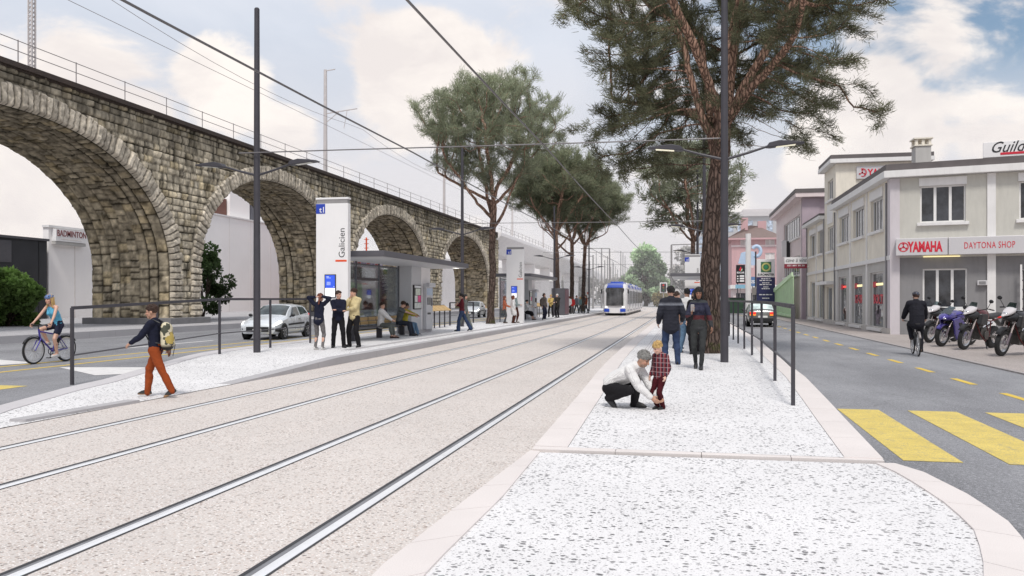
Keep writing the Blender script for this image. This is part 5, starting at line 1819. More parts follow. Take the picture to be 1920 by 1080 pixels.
ps_ = thing('projecting_sign', 'black and white projecting sign on the pale pink wall between its window rows', 'sign', (9.1, 76, 0))
M = MB(); M.span(-.78, -.36, -.12, -.02, 5.3, 6.75); M.build('white_face', m_wht, ps_)
M = MB(); M.span(-.355, -.06, -.14, .0, 5.2, 6.7); M.build('black_case', m_black, ps_)
gt = thing('green_gate', 'light green slatted gate with sloping top against the pink block', 'gate', (8.6, 70, 0))
m_lgreen = pm('light_green_paint', (.55, .76, .47), .6, 0, .15, 2, dirt=.2)
M = MB()
for k in range(30):
    a = k * .56; z = 3.55 - a * .085; M.span(-.04, .04, a, a + .36, .05, z)
M.build('slats', m_lgreen, gt)
M = MB(); M.beam((-.09, 0, 3.62), (-.09, 16.8, 2.2), .12, .34); M.build('top_rail', pm('light_green_bright', (.68, .88, .58), .6, 0, .1), gt)
M = MB(); M.beam((-.08, 0, .25), (-.08, 16.8, .25), .1, .2); M.build('bottom_rail', m_lgreen, gt)

# ---------------------------------------------------------------- rose house and slab behind
x0, x1_ = across(1372, 125), across(1462, 125)
hs_ = thing('rose_house', 'rose-pink house with a brown hipped roof down the car road', 'building', (x0, 125, 0))
Fh = ((x0, 125, 0), (1, 0, 0), (0, -1, 0)); Fh2 = ((x0, 125, 0), (0, 1, 0), (-1, 0, 0))
ez = level(447, x0, 125)
M = MB(); TH = Matrix.Translation((-x0, -125, 0)); M.T = TH
Wd = x1_ - x0
wz = [(level(465, x0, 125), level(448.5, x0, 125)), (level(493, x0, 125), level(473.5, x0, 125)), (level(522, x0, 125), level(503, x0, 125))]
hh_ = [(Wd * a - .65, Wd * a + .65, z0 + .1, z1_ - .1) for a in (.28, .80) for (z0, z1_) in wz]
wall(M, Fh, 0, Wd, 0, ez, hh_); wall(M, Fh2, 0, 11, 0, ez, []); M.build('wall', m_rose, hs_, fix=False)
for h in hh_: window(hs_, Fh, *h, 2, 0, False, pane=m_hazew)
M = MB(); M.T = TH; zt = level(421, x0 + Wd / 2, 128)
a, b, c, d = (x0 - .7, 124.2, ez), (x1_ + .7, 124.2, ez), (x1_ + .7, 136.8, ez), (x0 - .7, 136.8, ez); e1, e2 = (x0 + Wd * .42, 129, zt), (x0 + Wd * .62, 131, zt)
M.quad(a, b, e2, e1); M.quad(b, c, e2); M.quad(c, d, e1, e2); M.quad(d, a, e1); rf = M.build('roof', m_tile, hs_)
M = MB(); M.T = TH; M.span(x0 - .72, x1_ + .72, 124.17, 136.83, ez - .25, ez - .01); M.build('eaves', m_rose, rf)
M = MB(); M.T = TH; M.box((x0 + Wd * .30, 128.5, zt + .1), (1.0, 1.0, 1.9)); M.build('chimney', m_rose, rf)
M = MB(); M.T = TH; M.box((x0 + Wd * .70, 130.5, zt - .1), (1.2, 1.0, 1.6)); M.build('chimney', m_rose, rf)
M = MB(); M.T = TH; z_ = level(461.5, x0, 125); M.face_box(Fh, -.05, Wd + .05, z_ - .12, z_ + .12, -.02, .08); M.build('string_course', m_pink, hs_)
sl_ = thing('office_slab', 'hazy grey office slab with blue-tinted windows above the rose house roof', 'building', (across(1306, 190), 190, 0))
sx0 = across(1306, 190); sw_ = across(1470, 190) - sx0; sz = level(408, sx0, 190)
Fs = ((sx0, 190, 0), (1, 0, 0), (0, -1, 0))
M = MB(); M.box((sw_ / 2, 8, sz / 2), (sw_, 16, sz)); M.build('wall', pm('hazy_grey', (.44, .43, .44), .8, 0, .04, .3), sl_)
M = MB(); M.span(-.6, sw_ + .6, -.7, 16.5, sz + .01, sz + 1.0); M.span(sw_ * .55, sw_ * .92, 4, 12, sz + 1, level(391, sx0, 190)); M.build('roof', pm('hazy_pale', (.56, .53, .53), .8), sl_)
for fl in range(5):
    for k in range(9):
        a = .6 + k * sw_ / 9
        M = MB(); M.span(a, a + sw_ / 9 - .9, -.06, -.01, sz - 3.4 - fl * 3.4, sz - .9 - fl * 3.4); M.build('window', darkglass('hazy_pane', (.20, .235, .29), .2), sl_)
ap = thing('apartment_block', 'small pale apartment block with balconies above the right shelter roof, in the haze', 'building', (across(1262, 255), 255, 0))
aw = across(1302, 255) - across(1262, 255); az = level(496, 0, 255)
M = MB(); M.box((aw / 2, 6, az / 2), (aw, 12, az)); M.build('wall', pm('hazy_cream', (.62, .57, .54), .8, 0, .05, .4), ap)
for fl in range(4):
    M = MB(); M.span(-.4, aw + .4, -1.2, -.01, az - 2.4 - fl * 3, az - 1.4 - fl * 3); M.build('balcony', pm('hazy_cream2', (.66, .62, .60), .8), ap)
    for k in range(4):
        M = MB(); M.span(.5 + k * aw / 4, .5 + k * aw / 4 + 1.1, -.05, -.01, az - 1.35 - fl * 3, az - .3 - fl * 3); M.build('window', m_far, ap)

# ---------------------------------------------------------------- filling-station signs along the car road
tm = thing('totem_sign', 'tall white and navy totem sign with a green square emblem', 'sign', (across(1436, 84), 84, 0))
M = MB(); M.span(-.86, .86, -.12, .12, 3.78, 5.5); M.build('white_panel', m_wht, tm, bevel=.02)
m_navy = pm('navy_panel', (.035, .038, .12), .5, 0, .1)
M = MB(); M.span(-.86, .86, -.12, .12, 1.3, 3.75); M.build('navy_panel', m_navy, tm, bevel=.02)
M = MB(); M.span(-.9, -.5, -.1, .1, 0, 1.3); M.span(.5, .9, -.1, .1, 0, 1.3); M.build('post', m_anth2, tm)
M = MB(); M.span(-.48, .50, -.135, -.115, 4.22, 5.24); em = M.build('emblem', pm('emblem_green', (.06, .16, .09), .5, 0, .2), tm)
M = MB(); M.lathe([(.27, 0), (.43, 0), (.43, .012), (.27, .012)], (.01, -.136, 4.73), (0, -1, 0), 22, True); M.build('emblem_ring', pm('emblem_yellow', (.55, .55, .2), .5), em)
M = MB(); M.lathe([(0, 0), (.19, 0), (.19, .014), (0, .014)], (.01, -.136, 4.73), (0, -1, 0), 16); M.build('emblem_dot', pm('emblem_mid', (.05, .3, .14), .5), em)
text_mb('EUROMASTER', .28, (-.78, -.124, 3.90), (1, 0, 0), (0, 0, 1), .006, width=1.55, bold=.01).build('sign_lettering', m_ink, tm, fix=False)
L = MB()
for k, (z, w_) in enumerate(((3.55, .9), (3.38, 1.2), (3.15, .7), (2.98, 1.2), (2.75, .5), (2.58, .8), (2.0, 1.3), (1.65, .7))):
    for q in range(4): L.span(-w_ / 2 + q * w_ / 4, -w_ / 2 + (q + .8) * w_ / 4, -.127, -.119, z, z + .09)
L.build('small_print', m_wht, tm)
sc = thing('totem_sign', 'black fuel-price sign with a red and green flame mark', 'sign', (across(1388.5, 104), 104, 0))
k_ = 100 / 1550.0
M = MB(); M.span(-.53, .53, -.1, .1, 3.5, 5.75); M.build('black_panel', m_black, sc)
M = MB(); M.cyl((-.35, 0, 0), (-.35, 0, 3.5), .07); M.build('post', m_anth2, sc)
M = MB(); M.prism([(-.2, 5.1), (.0, 5.0), (.12, 5.25), (.02, 5.6), (-.08, 5.35)], (0, -.01, 0), (0, -.105, 0)); M.build('flame_mark', m_red, sc)
M = MB(); M.prism([(.02, 5.0), (.2, 5.1), (.2, 5.35), (.1, 5.2)], (0, -.01, 0), (0, -.105, 0)); M.build('flame_mark', m_lgreen, sc)
text_mb('SOCAR', .28, (-.45, -.104, 4.72), (1, 0, 0), (0, 0, 1), .006, width=.9, bold=.01).build('sign_lettering', m_wht, sc, fix=False)
for z in (4.3, 4.0, 3.7):
    M = MB(); M.span(-.1, .42, -.108, -.1, z, z + .2); M.span(-.42, -.25, -.108, -.1, z, z + .15); M.build('price_row', m_wht, sc)
bs = thing('sculpted_sign', 'pale blue curled cut-out sign behind the white pole', 'sign', (across(1400, 108), 108, 0))
m_pblue = pm('pale_blue', (.46, .58, .74), .6, 0, .08)
def pxz(px, py): return (across(px, 108) - across(1400, 108), level(py, 0, 108))
M = MB(); M.prism([pxz(1390, 475), pxz(1402, 472), pxz(1414, 473), pxz(1418, 482), pxz(1415, 499), pxz(1384, 495)], (0, .3, 0)); M.build('body', m_pblue, bs, bevel=.03)
cc_ = pxz(1418.5, 472.5); rr_ = 9.3 * .0686
M = MB(); pts = [(cc_[0] + rr_ * math.cos(a) * .8, .1, cc_[1] + rr_ * math.sin(a)) for a in np.linspace(2.6, -2.1, 22)]; M.tube(pts, .22, 8); M.build('curl', m_pblue, bs, smooth=60)
M = MB(); M.cyl((.2, .15, 0), (.2, .15, pxz(0, 490)[1]), .12); M.build('post', m_galv, bs)
M = MB(); p = pxz(1396, 503); q = pxz(1413, 498.5); M.span(p[0], q[0], -.05, .05, p[1], q[1]); M.build('name_strip', m_pink, bs)
wp = thing('white_mast', 'thick plain white mast in front of the pale blue cut-out sign', 'mast', (across(1403, 90), 90, 0))
M = MB(); M.tube([(0, 0, 0), (0, 0, level(440, 0, 90))], [.30, .27], 14); M.build('pole', m_trim, wp, smooth=40)
dp = thing('sign_post', 'thin dark post with a small grey box, left of the tall totem', 'post', (across(1417, 82), 82, 0))
M = MB(); M.cyl((0, 0, 0), (0, 0, level(473, 0, 82)), .07, n=8); M.build('pole', m_anth, dp)
M = MB(); M.span(-.35, .02, -.15, -.06, level(553, 0, 82), level(539, 0, 82)); M.build('meter_box', m_galv, dp)
b2 = thing('station_sign', 'blue sign panel with big white letters beside the thick white mast', 'sign', (across(1411, 100), 100, 0))
M = MB(); M.span(-.45, .45, -.05, .05, 3.1, 4.2); M.build('panel', pm('panel_blue', (.12, .22, .42), .5), b2)
M = MB(); M.cyl((0, .1, 0), (0, .1, 3.3), .05, n=8); M.build('post', m_galv, b2)
text_mb('SSI', .5, (-.4, -.056, 3.45), (1, 0, 0), (0, 0, 1), .006, width=.78, bold=.015).build('sign_lettering', m_wht, b2, fix=False)
b3 = thing('station_sign', 'light blue low panel under the black fuel-price sign', 'sign', (across(1388, 100), 100, 0))
M = MB(); M.span(-.55, .55, -.05, .05, 2.85, 3.3); M.build('panel', pm('panel_light_blue', (.25, .48, .62), .5), b3)
M = MB(); M.cyl((0, .1, 0), (0, .1, 3.0), .05, n=8); M.build('post', m_galv, b3)
kb = thing('kiosk', 'low white filling-station kiosk with a dark window strip, behind the sedan', 'building', (across(1412, 116), 116, 0))
M = MB(); M.span(-2.6, 2.6, 0, 6, 0, 3.0); M.build('wall', m_pink, kb)
M = MB(); M.span(-3, 3, -.6, 6.3, 3.01, 3.5); M.build('roof', m_trim, kb)
M = MB(); M.span(-2.2, 2.2, -.06, -.01, .9, 2.4); M.build('window', m_pane, kb)
sk = thing('skip_container', 'dark green container at the roadside below the fuel-price sign', 'container', (across(1380, 92), 92, 0))
M = MB(); M.hexa([(-.7, -1.2, .1), (.7, -1.2, .1), (.7, 1.2, .1), (-.7, 1.2, .1), (-.75, -1.6, 1.7), (.75, -1.6, 1.7), (.75, 1.6, 1.7), (-.75, 1.6, 1.7)]); M.build('tub', pm('skip_green', (.05, .10, .06), .6, 0, .2), sk, bevel=.03)
M = MB(); M.span(-.78, .78, -1.65, 1.65, 1.7, 1.78); M.build('rim', m_anth, sk)

# ---------------------------------------------------------------- behind the viaduct
m_clad = pm('white_cladding', (.93, .895, .88), .7, 0, .03, .4, dirt=.05)
m_seam = pm('cladding_seam', (.72, .66, .64), .7)


def hall(label, x, y0, y1, z, depth, step, mat, roof_mat=None):
    t = thing('sports_hall', label, 'building', (x, y0, 0))
    M = MB(); M.span(-depth, 0, 0, y1 - y0, 0, z); w_ = M.build('wall', mat, t)
    M = MB(); y = step
    while y < y1 - y0: M.span(0, .02, y - .03, y + .03, .3, z - .05); y += step
    M.build('panel_joint', m_seam if mat is m_clad else m_black, w_)
    M = MB(); M.span(-depth, .12, -.1, y1 - y0 + .1, z + .005, z + .16); M.build('roof_edge', roof_mat or m_trim, t)
    return t


yb0 = along(91, -43.0)
h1 = hall('white panelled hall carrying the BADMINTON sign, behind the biggest arch', -43.0, yb0, 68, level(431, -43, 51.5), .45, 2.5, m_clad)
bsn = thing('hall_sign', 'white BADMINTON sign on the pale hall behind the biggest arch', 'sign', (-43.0, 52, 0))
ya, yb2 = along(97, -43.0) - 52, along(154, -43.0) - 52
zA, zB = level(456, -43, 52), level(434, -43, 52)
M = MB(); M.span(0, .35, ya, yb2, zA, zB); M.build('board', m_wht, bsn, bevel=.01)
M = MB(); M.span(.0, .3, ya, yb2, zA - .22, zA - .02); M.build('shadow_rail', m_mgrey, bsn)
text_mb('BADMINTON', .62, (.36, ya + .08, zA + .36), (0, 1, 0), (0, 0, 1), .02, width=(yb2 - ya) * .95, bold=.004).build('sign_lettering', pm('sign_brown_red', (.22, .06, .06), .6), bsn, fix=False)
L = MB()
for k in range(14): L.span(.35, .365, ya + .5 + k * (yb2 - ya - 1) / 14, ya + .5 + (k + .7) * (yb2 - ya - 1) / 14, zA + .14, zA + .20)
L.build('small_print', m_seam, bsn)
h2 = hall('black-clad building at the left edge behind the green shrub', -42.6, 36, along(88, -42.6), level(453, -42.6, 49), 6, 4, pm('black_cladding', (.028, .029, .034), .5, 0, .25, .6), m_anth2)
M = MB(); M.span(.0, .06, 6.5, along(20, -42.6) - 36, 4.0, 5.4); M.build('grey_panel', m_anth2, h2)
h3 = hall('tall white panelled hall behind the second arch', -47.0, 66, 112, level(402, -47, 76), 2.5, 4.4, m_clad)
M = MB(); za_ = level(402, -47, 76); M.span(-3, -1.2, along(431, -48.2) - 66, along(468, -48.2) - 66, za_ + .17, za_ + 4.0); M.build('stair_tower', m_clad, h3)
M = MB(); M.span(-3, -1.5, along(398, -48.5) - 66, along(425, -48.5) - 66, za_ + .17, za_ + 2.2); M.build('penthouse', pm('rust_brown', (.17, .075, .055), .7), h3)
M = MB(); M.span(-3, -1.5, along(470, -48.5) - 66, along(484, -48.5) - 66, za_ + .17, za_ + 2.4); M.build('penthouse', pm('slate', (.12, .12, .14), .5), h3)
rb = thing('red_building', 'reddish building with brown slatted facade and pink window band behind the third arch', 'building', (-38.0, 84, 0))
M = MB(); M.span(-3, 0, 0, 26, 0, 6.4); M.build('wall', pm('red_brown', (.26, .085, .065), .8, 0, .2, 1), rb)
M = MB(); z = .7
while z < 5.2: M.span(.005, .10, .2, 25.8, z, z + .16); z += .27
M.build('louvres', pm('brown_louvre', (.30, .17, .13), .7, 0, .15, 3), rb)
for k in range(9):
    M = MB(); M.span(.01, .05, .6 + k * 2.8, 2.8 + k * 2.8, 5.4, 6.2); f = M.build('window', pm('pink_frame', (.62, .17, .16), .6), rb)
    M = MB(); M.span(.05, .06, .8 + k * 2.8, 2.6 + k * 2.8, 5.5, 6.1); M.build('pane', darkglass('mauve_pane', (.2, .17, .24), .1), f)
M = MB(); M.span(-3.2, .2, -.2, 26.2, 6.41, 6.7); M.build('roof', pm('roof_pink', (.45, .13, .13), .7), rb)
oc = thing('orange_crane', 'small orange-red steel mast with cross bars seen through the third arch', 'mast', (-40, along(687, -40.0), 6.7))
M = MB(); M.cyl((0, 0, 0), (0, 0, 2.8), .11, n=8); M.build('pole', pm('orange_red2', (.75, .13, .05), .5), oc)
for z in (1.4, 1.95, 2.5):
    M = MB(); M.beam((0, -.7, z), (0, .7, z + .1), .09, .09); M.build('cross_bar', MATS['orange_red2'], oc)
wb_ = thing('concrete_wall', 'pale concrete wall standing behind the fourth arch', 'wall', (-36, 104, 0))
M = MB(); M.span(-.6, 0, 0, 12, 0, 6.5); M.build('panel', m_conc, wb_)
M = MB(); M.span(-.65, .05, -.05, 12.05, 6.505, 6.65); M.build('coping', m_concd, wb_)
# ================================================================== cars
def carpaint(name, col, metal=.35):
    return pm(name, col, .28, metal, .04, 1.5, coat=.8)


m_tyre = pm('tyre_rubber', (.018, .018, .019), .85, 0, .3, 8)
m_alloy = pm('alloy', (.55, .55, .56), .3, .8, .08, 6)
m_lampred = emis('tail_red', (.85, .03, .02), .65)
m_lampor = emis('tail_orange', (.95, .30, .03), .6)
m_headl = emis('head_lamp', (1, .98, .92), 1.3)
m_chrome = pm('chrome', (.7, .7, .71), .15, 1.0, .05)
m_plate = pm('number_plate', (.75, .75, .73), .4)

HATCH = [(-1.93, .36, .50, .54, .60, .52), (-1.87, .25, .60, .66, .72, .60), (-1.6, .22, .70, .78, .80, .68), (-1.2, .20, .78, .88, .825, .70), (-.84, .20, .84, .95, .83, .70), (-.45, .20, .87, 1.20, .83, .63),
         (-.05, .20, .88, 1.39, .83, .58), (.45, .20, .90, 1.43, .83, .58), (1.1, .20, .92, 1.40, .825, .57), (1.5, .22, .95, 1.30, .80, .56), (1.76, .28, .96, 1.08, .75, .58), (1.88, .34, .88, .96, .70, .58), (1.92, .44, .78, .82, .62, .52)]
SEDAN = [(-2.2, .38, .52, .55, .62, .54), (-2.12, .26, .62, .67, .74, .62), (-1.8, .22, .72, .78, .81, .68), (-1.2, .20, .79, .87, .84, .71), (-.92, .20, .83, .93, .845, .71), (-.5, .20, .86, 1.18, .85, .64),
         (-.12, .20, .88, 1.36, .85, .59), (.4, .20, .89, 1.40, .85, .585), (.95, .20, .90, 1.36, .845, .585), (1.35, .2, .92, 1.16, .84, .63), (1.62, .22, .93, .99, .835, .68), (2.0, .25, .92, .96, .81, .66), (2.14, .32, .88, .93, .77, .64), (2.2, .42, .80, .84, .70, .58)]


def car(label, loc, rz, ST, paint, kind='hatch', lit=False, cat='car', detail=True):
    t = thing('parked_car' if kind == 'far' else 'car', label, cat, loc, rz)
    Yt = np.array([s[0] for s in ST]); A = np.array(ST)

    def S(y, v, sg=1, off=0.0):
        r = [np.interp(y, Yt, A[:, k]) for k in range(6)]
        zb, zh, zt, wb, wt = r[1:]
        P = [(wb * .84, zb), (wb * .965, zb + .10), (wb, (zb + zh) / 2 + .05), (wb * .975, zh), (wt + .03, zt - .045), (wt * .7, zt), (0, zt + .015)]
        i = min(5, int(v)); f = v - i
        x = P[i][0] * (1 - f) + P[i + 1][0] * f; z = P[i][1] * (1 - f) + P[i + 1][1] * f
        return np.array([sg * x, y, z])
    ys = sorted(set(list(Yt) + list(np.linspace(Yt[0], Yt[-1], 40))))
    vs = [0, .5, 1, 1.5, 2, 2.5, 3, 3.1, 3.5, 3.9, 4, 4.4, 5, 5.5, 6]
    ring = [(v, -1) for v in vs] + [(v, 1) for v in vs[::-1][1:]]
    V = [S(y, v, s) for y in ys for v, s in ring]; n = len(ring); F = []
    for i in range(len(ys) - 1):
        for j in range(n): F.append((i * n + j, i * n + (j + 1) % n, (i + 1) * n + (j + 1) % n, (i + 1) * n + j))
    F.append(tuple(range(n))); F.append(tuple((len(ys) - 1) * n + j for j in range(n)))
    M = MB(); M._add(V, F); body = M.build('body', paint, t, smooth=40)

    def patch(name, mat, corners, sg, off=.008, par=t, nu=5, nv=4, both=False):
        """corners: (y, v) a b c d."""
        M = MB()
        for s in ((-1, 1) if both else (sg,)):
            P = []
            for i in range(nu + 1):
                for j in range(nv + 1):
                    a, b = i / nu, j / nv
                    y = (corners[0][0] * (1 - a) + corners[1][0] * a) * (1 - b) + (corners[3][0] * (1 - a) + corners[2][0] * a) * b
                    v = (corners[0][1] * (1 - a) + corners[1][1] * a) * (1 - b) + (corners[3][1] * (1 - a) + corners[2][1] * a) * b
                    p = S(y, v, s); e = 1e-3
                    d1 = S(y + e, v, s) - p if y + e < Yt[-1] else p - S(y - e, v, s); d2 = S(y, min(6, v + e), s) - S(y, max(0, v - e), s)
                    nn = np.cross(d1, d2) * s; L = np.linalg.norm(nn)
                    nn = nn / L if L > 0 else np.array([s, 0, 0])
                    if np.dot(nn, p - np.array([0, y, .7])) < 0: nn = -nn
                    P.append(p + nn * off)
            M._add(P, [(i * (nv + 1) + j, (i + 1) * (nv + 1) + j, (i + 1) * (nv + 1) + j + 1, i * (nv + 1) + j + 1) for i in range(nu) for j in range(nv)])
        return M.build(name, mat, par, smooth=180)
    g = darkglass('car_pane', (.03, .038, .04), .04) if 'car_pane' not in MATS else MATS['car_pane']
    if kind == 'sedan':
        patch('windscreen', g, [(-.84, 4.2), (-.18, 4.2), (-.18, 6), (-.84, 6)], 1, both=True)
        patch('rear_window', darkglass('bright_pane', (.30, .36, .35), .1), [(1.02, 4.15), (1.55, 4.15), (1.55, 6), (1.02, 6)], 1, both=True)  # rear pane colour lightened in place of a bright reflection
        for s in (-1, 1):
            patch('side_window', g, [(-.72, 3.1), (.30, 3.1), (.30, 3.88), (-.10, 3.88)], s); patch('side_window', g, [(.38, 3.1), (1.3, 3.1), (.95, 3.88), (.38, 3.88)], s)
    else:
        patch('windscreen', g, [(-.78, 4.15), (-.10, 4.15), (-.10, 6), (-.78, 6)], 1, both=True)
        patch('rear_window', g, [(1.48, 4.2), (1.72, 4.2), (1.72, 6), (1.48, 6)], 1, both=True)
        for s in (-1, 1):
            patch('side_window', g, [(-.66, 3.12), (.42, 3.12), (.42, 3.86), (-.06, 3.86)], s); patch('side_window', g, [(.52, 3.14), (1.42, 3.3), (1.22, 3.84), (.52, 3.86)], s)
    fy, ry = Yt[0], Yt[-1]
    wy = (fy + .72, ry - .68) if kind != 'sedan' else (fy + .85, ry - .95)
    hw = A[4][4]
    for k, y in enumerate(wy):
        for s in (-1, 1):
            M = MB(); M.lathe([(0, 0), (.355, 0), (.355, .012), (0, .013)], (s * (hw - .012), y, .31), (s, 0, 0), 24); M.build('wheel_arch', m_black, t)
            M = MB(); M.lathe([(.19, -.16), (.27, -.17), (.295, -.13), (.30, -.02), (.285, .03), (.20, .035)], (s * (hw - .02), y, .30), (s, 0, 0), 28); w_ = M.build('wheel', m_tyre, t, smooth=40)
            M = MB(); M.lathe([(.0, .012), (.05, .02), (.055, .012), (.17, .0), (.195, .03), (.20, .036), (.205, .02)], (s * (hw - .02), y, .30), (s, 0, 0), 24)
            for q in range(7):
                a = 2 * PI * q / 7; M.beam((s * (hw - .002), y + .04 * math.cos(a), .30 + .04 * math.sin(a)), (s * (hw + .004), y + .185 * math.cos(a), .30 + .185 * math.sin(a)), .045, .02, (1, 0, 0))
            M.build('rim', m_alloy, w_)
    if detail:
        for s in (-1, 1):
            if kind != 'sedan':
                patch('headlight', m_headl if lit else m_chrome, [(fy + .10, 2.65), (fy + .55, 2.75), (fy + .5, 3.9), (fy + .06, 3.9)], s, .014)
                patch('rear_light', m_lampred, [(ry - .32, 2.7), (ry - .09, 2.5), (ry - .16, 3.3), (ry - .42, 3.25)], s, .012)
            patch('side_moulding', m_black, [(fy + 1.1, 1.95), (ry - 1.05, 1.95), (ry - 1.05, 2.2), (fy + 1.1, 2.2)], s, .012)
            patch('door_seam', m_black, [(.47, 1.0), (.485, 1.0), (.485, 3.0), (.47, 3.0)], s, .004)
            M = MB(); M.box((s * (hw - .01), .34, .80), (.03, .16, .03)); M.build('door_handle', m_black, t, bevel=.008)
            M = MB(); M.ball((s * (hw + .09), -.58, .97), (.09, .05, .065)); M.beam((s * (hw - .05), -.58, .92), (s * (hw + .05), -.58, .95), .03, .03); M.build('wing_mirror', m_black, t, smooth=60)
        if kind != 'sedan':
            for s in (-1, 1): patch('front_bumper', m_black, [(fy + .015, 1.0), (fy + .4, 1.0), (fy + .4, 1.9), (fy + .015, 1.9)], s, .012)
            M = MB(); M.box((0, fy + .02, .43), (.95, .08, .2)); M.build('grille', m_black, t, bevel=.02)
            M = MB(); M.box((0, fy - .03, .40), (.36, .02, .09)); M.build('number_plate', m_plate, t)
    if kind == 'sedan':
        for s in (-1, 1):
            M = MB(); M.box((s * .56, ry - .02, .81), (.34, .14, .13)); M.build('tail_light', m_lampred, t, bevel=.015)
            M = MB(); M.box((s * .56, ry - .018, .70), (.34, .14, .07)); M.build('indicator', m_lampor, t, bevel=.012)
            M = MB(); M.cyl((s * .55, ry - .15, .30), (s * .55, ry + .06, .30), .045); M.build('exhaust_pipe', m_chrome, t)
        M = MB(); M.box((0, ry - .02, .44), (1.5, .16, .24)); M.build('rear_bumper', m_black, t, bevel=.04)
        M = MB(); M.box((0, ry + .02, .60), (.52, .05, .12)); M.build('number_plate', m_plate, t, bevel=.005)
        M = MB(); M.box((0, ry - .16, .30), (1.2, .1, .1)); M.build('underside', m_black, t)
    return t


m_silverp = carpaint('silver_paint', (.72, .75, .78), .25)
cx_, cy_ = ground(512, 634, 0)
car('silver three-door hatchback with headlights on, driving on the left road behind the lamp post', (cx_ + .1, cy_ + .2, 0), R(4), HATCH, m_silverp, 'hatch', True)
cx_, cy_ = ground(892, 595, 0)
car('second silver car, farther off, with glowing headlight beside the walking woman', (cx_ - .2, cy_, 0), R(3), HATCH, carpaint('grey_silver_paint', (.55, .57, .58), .3), 'hatch', True)
cx_, cy_ = ground(1424, 611, 0)
car('dark grey sedan seen from behind with red tail lights on the right road', (cx_, cy_, 0), R(180), SEDAN, carpaint('dark_olive_paint', (.20, .205, .19), .4), 'sedan')
for k, (px, py, col, lab) in enumerate(((1244, 574, (.72, .75, .78), 'pale blue-white car heading the queue at the far junction'), (1231, 569.5, (.35, .45, .6), 'blue car second in the far junction queue'),
                                        (1222, 567.8, (.75, .75, .75), 'white car at the left of the far junction queue'), (1262, 572.5, (.25, .12, .13), 'dark red far car partly behind the standing man\'s head'))):
    x, y = ground(px, py, 0)
    car(lab, (x, y, 0), R(-20 + 14 * k), HATCH, carpaint('far_paint_%d' % k, col, .2), 'far', True, detail=True)


# ================================================================== two-wheelers
def wheel(par, c, r, wide, spokes, name='wheel', tyre=m_tyre, rimm=m_alloy, knob=False, disc=True, rz=0.0):
    c = np.array(c, float); ax = (math.cos(rz), math.sin(rz), 0)
    k = wide / 2
    M = MB(); M.lathe([(r - wide * 1.05, -k * .75), (r - wide * .45, -k), (r - wide * .08, -k * .62), (r, 0), (r - wide * .08, k * .62), (r - wide * .45, k), (r - wide * 1.05, k * .75)], c, ax, 36, True); w_ = M.build(name, tyre, par, smooth=45)
    M = MB(); q = r - wide * 1.05; M.lathe([(q + .004, -k * .8), (q - .022, -k * .5), (q - .022, k * .5), (q + .004, k * .8)], c, ax, 36, True)
    M.lathe([(.0, -k * 1.1), (.03, -k * 1.1), (.03, k * 1.1), (0, k * 1.1)], c, ax, 12)
    M.build('rim', rimm, w_, smooth=45)
    M = MB(); s_, t_, d_ = frame_of(ax)
    for i in range(spokes):
        a = 2 * PI * i / spokes; sg = 1 if i % 2 else -1
        o = s_ * math.cos(a) + t_ * math.sin(a); o2 = s_ * math.cos(a + .35 * sg) + t_ * math.sin(a + .35 * sg)
        th = .004 if spokes > 12 else .022
        M.tube([c + o2 * .028 + np.array(ax) * k * .7 * sg, c + o * (q - .01)], th, 4, cap=False)
    M.build('spokes', rimm, w_)
    if disc:
        M = MB(); M.lathe([(.07, 0), (.145, 0), (.145, .006), (.07, .006)], c + np.array(ax) * k * .95, ax, 24, True); M.build('brake_disc', m_chrome, w_)
    return w_


m_white_pl = pm('white_fairing', (.58, .55, .56), .35, 0, .08, 4, coat=.4)
m_frame_red = pm('frame_red', (.10, .012, .014), .45, .2, .1)
m_engine = pm('engine_grey', (.10, .095, .09), .5, .6, .3, 9)
m_purple = pm('purple_fairing', (.055, .04, .26), .22, .3, .1, 3, coat=.8)
m_gold = pm('fork_tube', (.60, .50, .46), .25, .8, .1)
m_seatb = pm('black_vinyl', (.022, .021, .023), .5, 0, .15)


def loft(M, secs, n=14):
    """secs: (y, z, half width, half height) superelliptic sections."""
    V, F = [], []
    for (y, z, w_, h) in secs:
        for k in range(n):
            a = 2 * PI * k / n; c, s = math.cos(a), math.sin(a)
            V.append((w_ * math.copysign(abs(c) ** .75, c), y, z + h * math.copysign(abs(s) ** .75, s)))
    for i in range(len(secs) - 1):
        for k in range(n): F.append((i * n + k, i * n + (k + 1) % n, (i + 1) * n + (k + 1) % n, (i + 1) * n + k))
    F.append(tuple(range(n))); F.append(tuple((len(secs) - 1) * n + k for k in range(n)))
    return M._add(V, F)


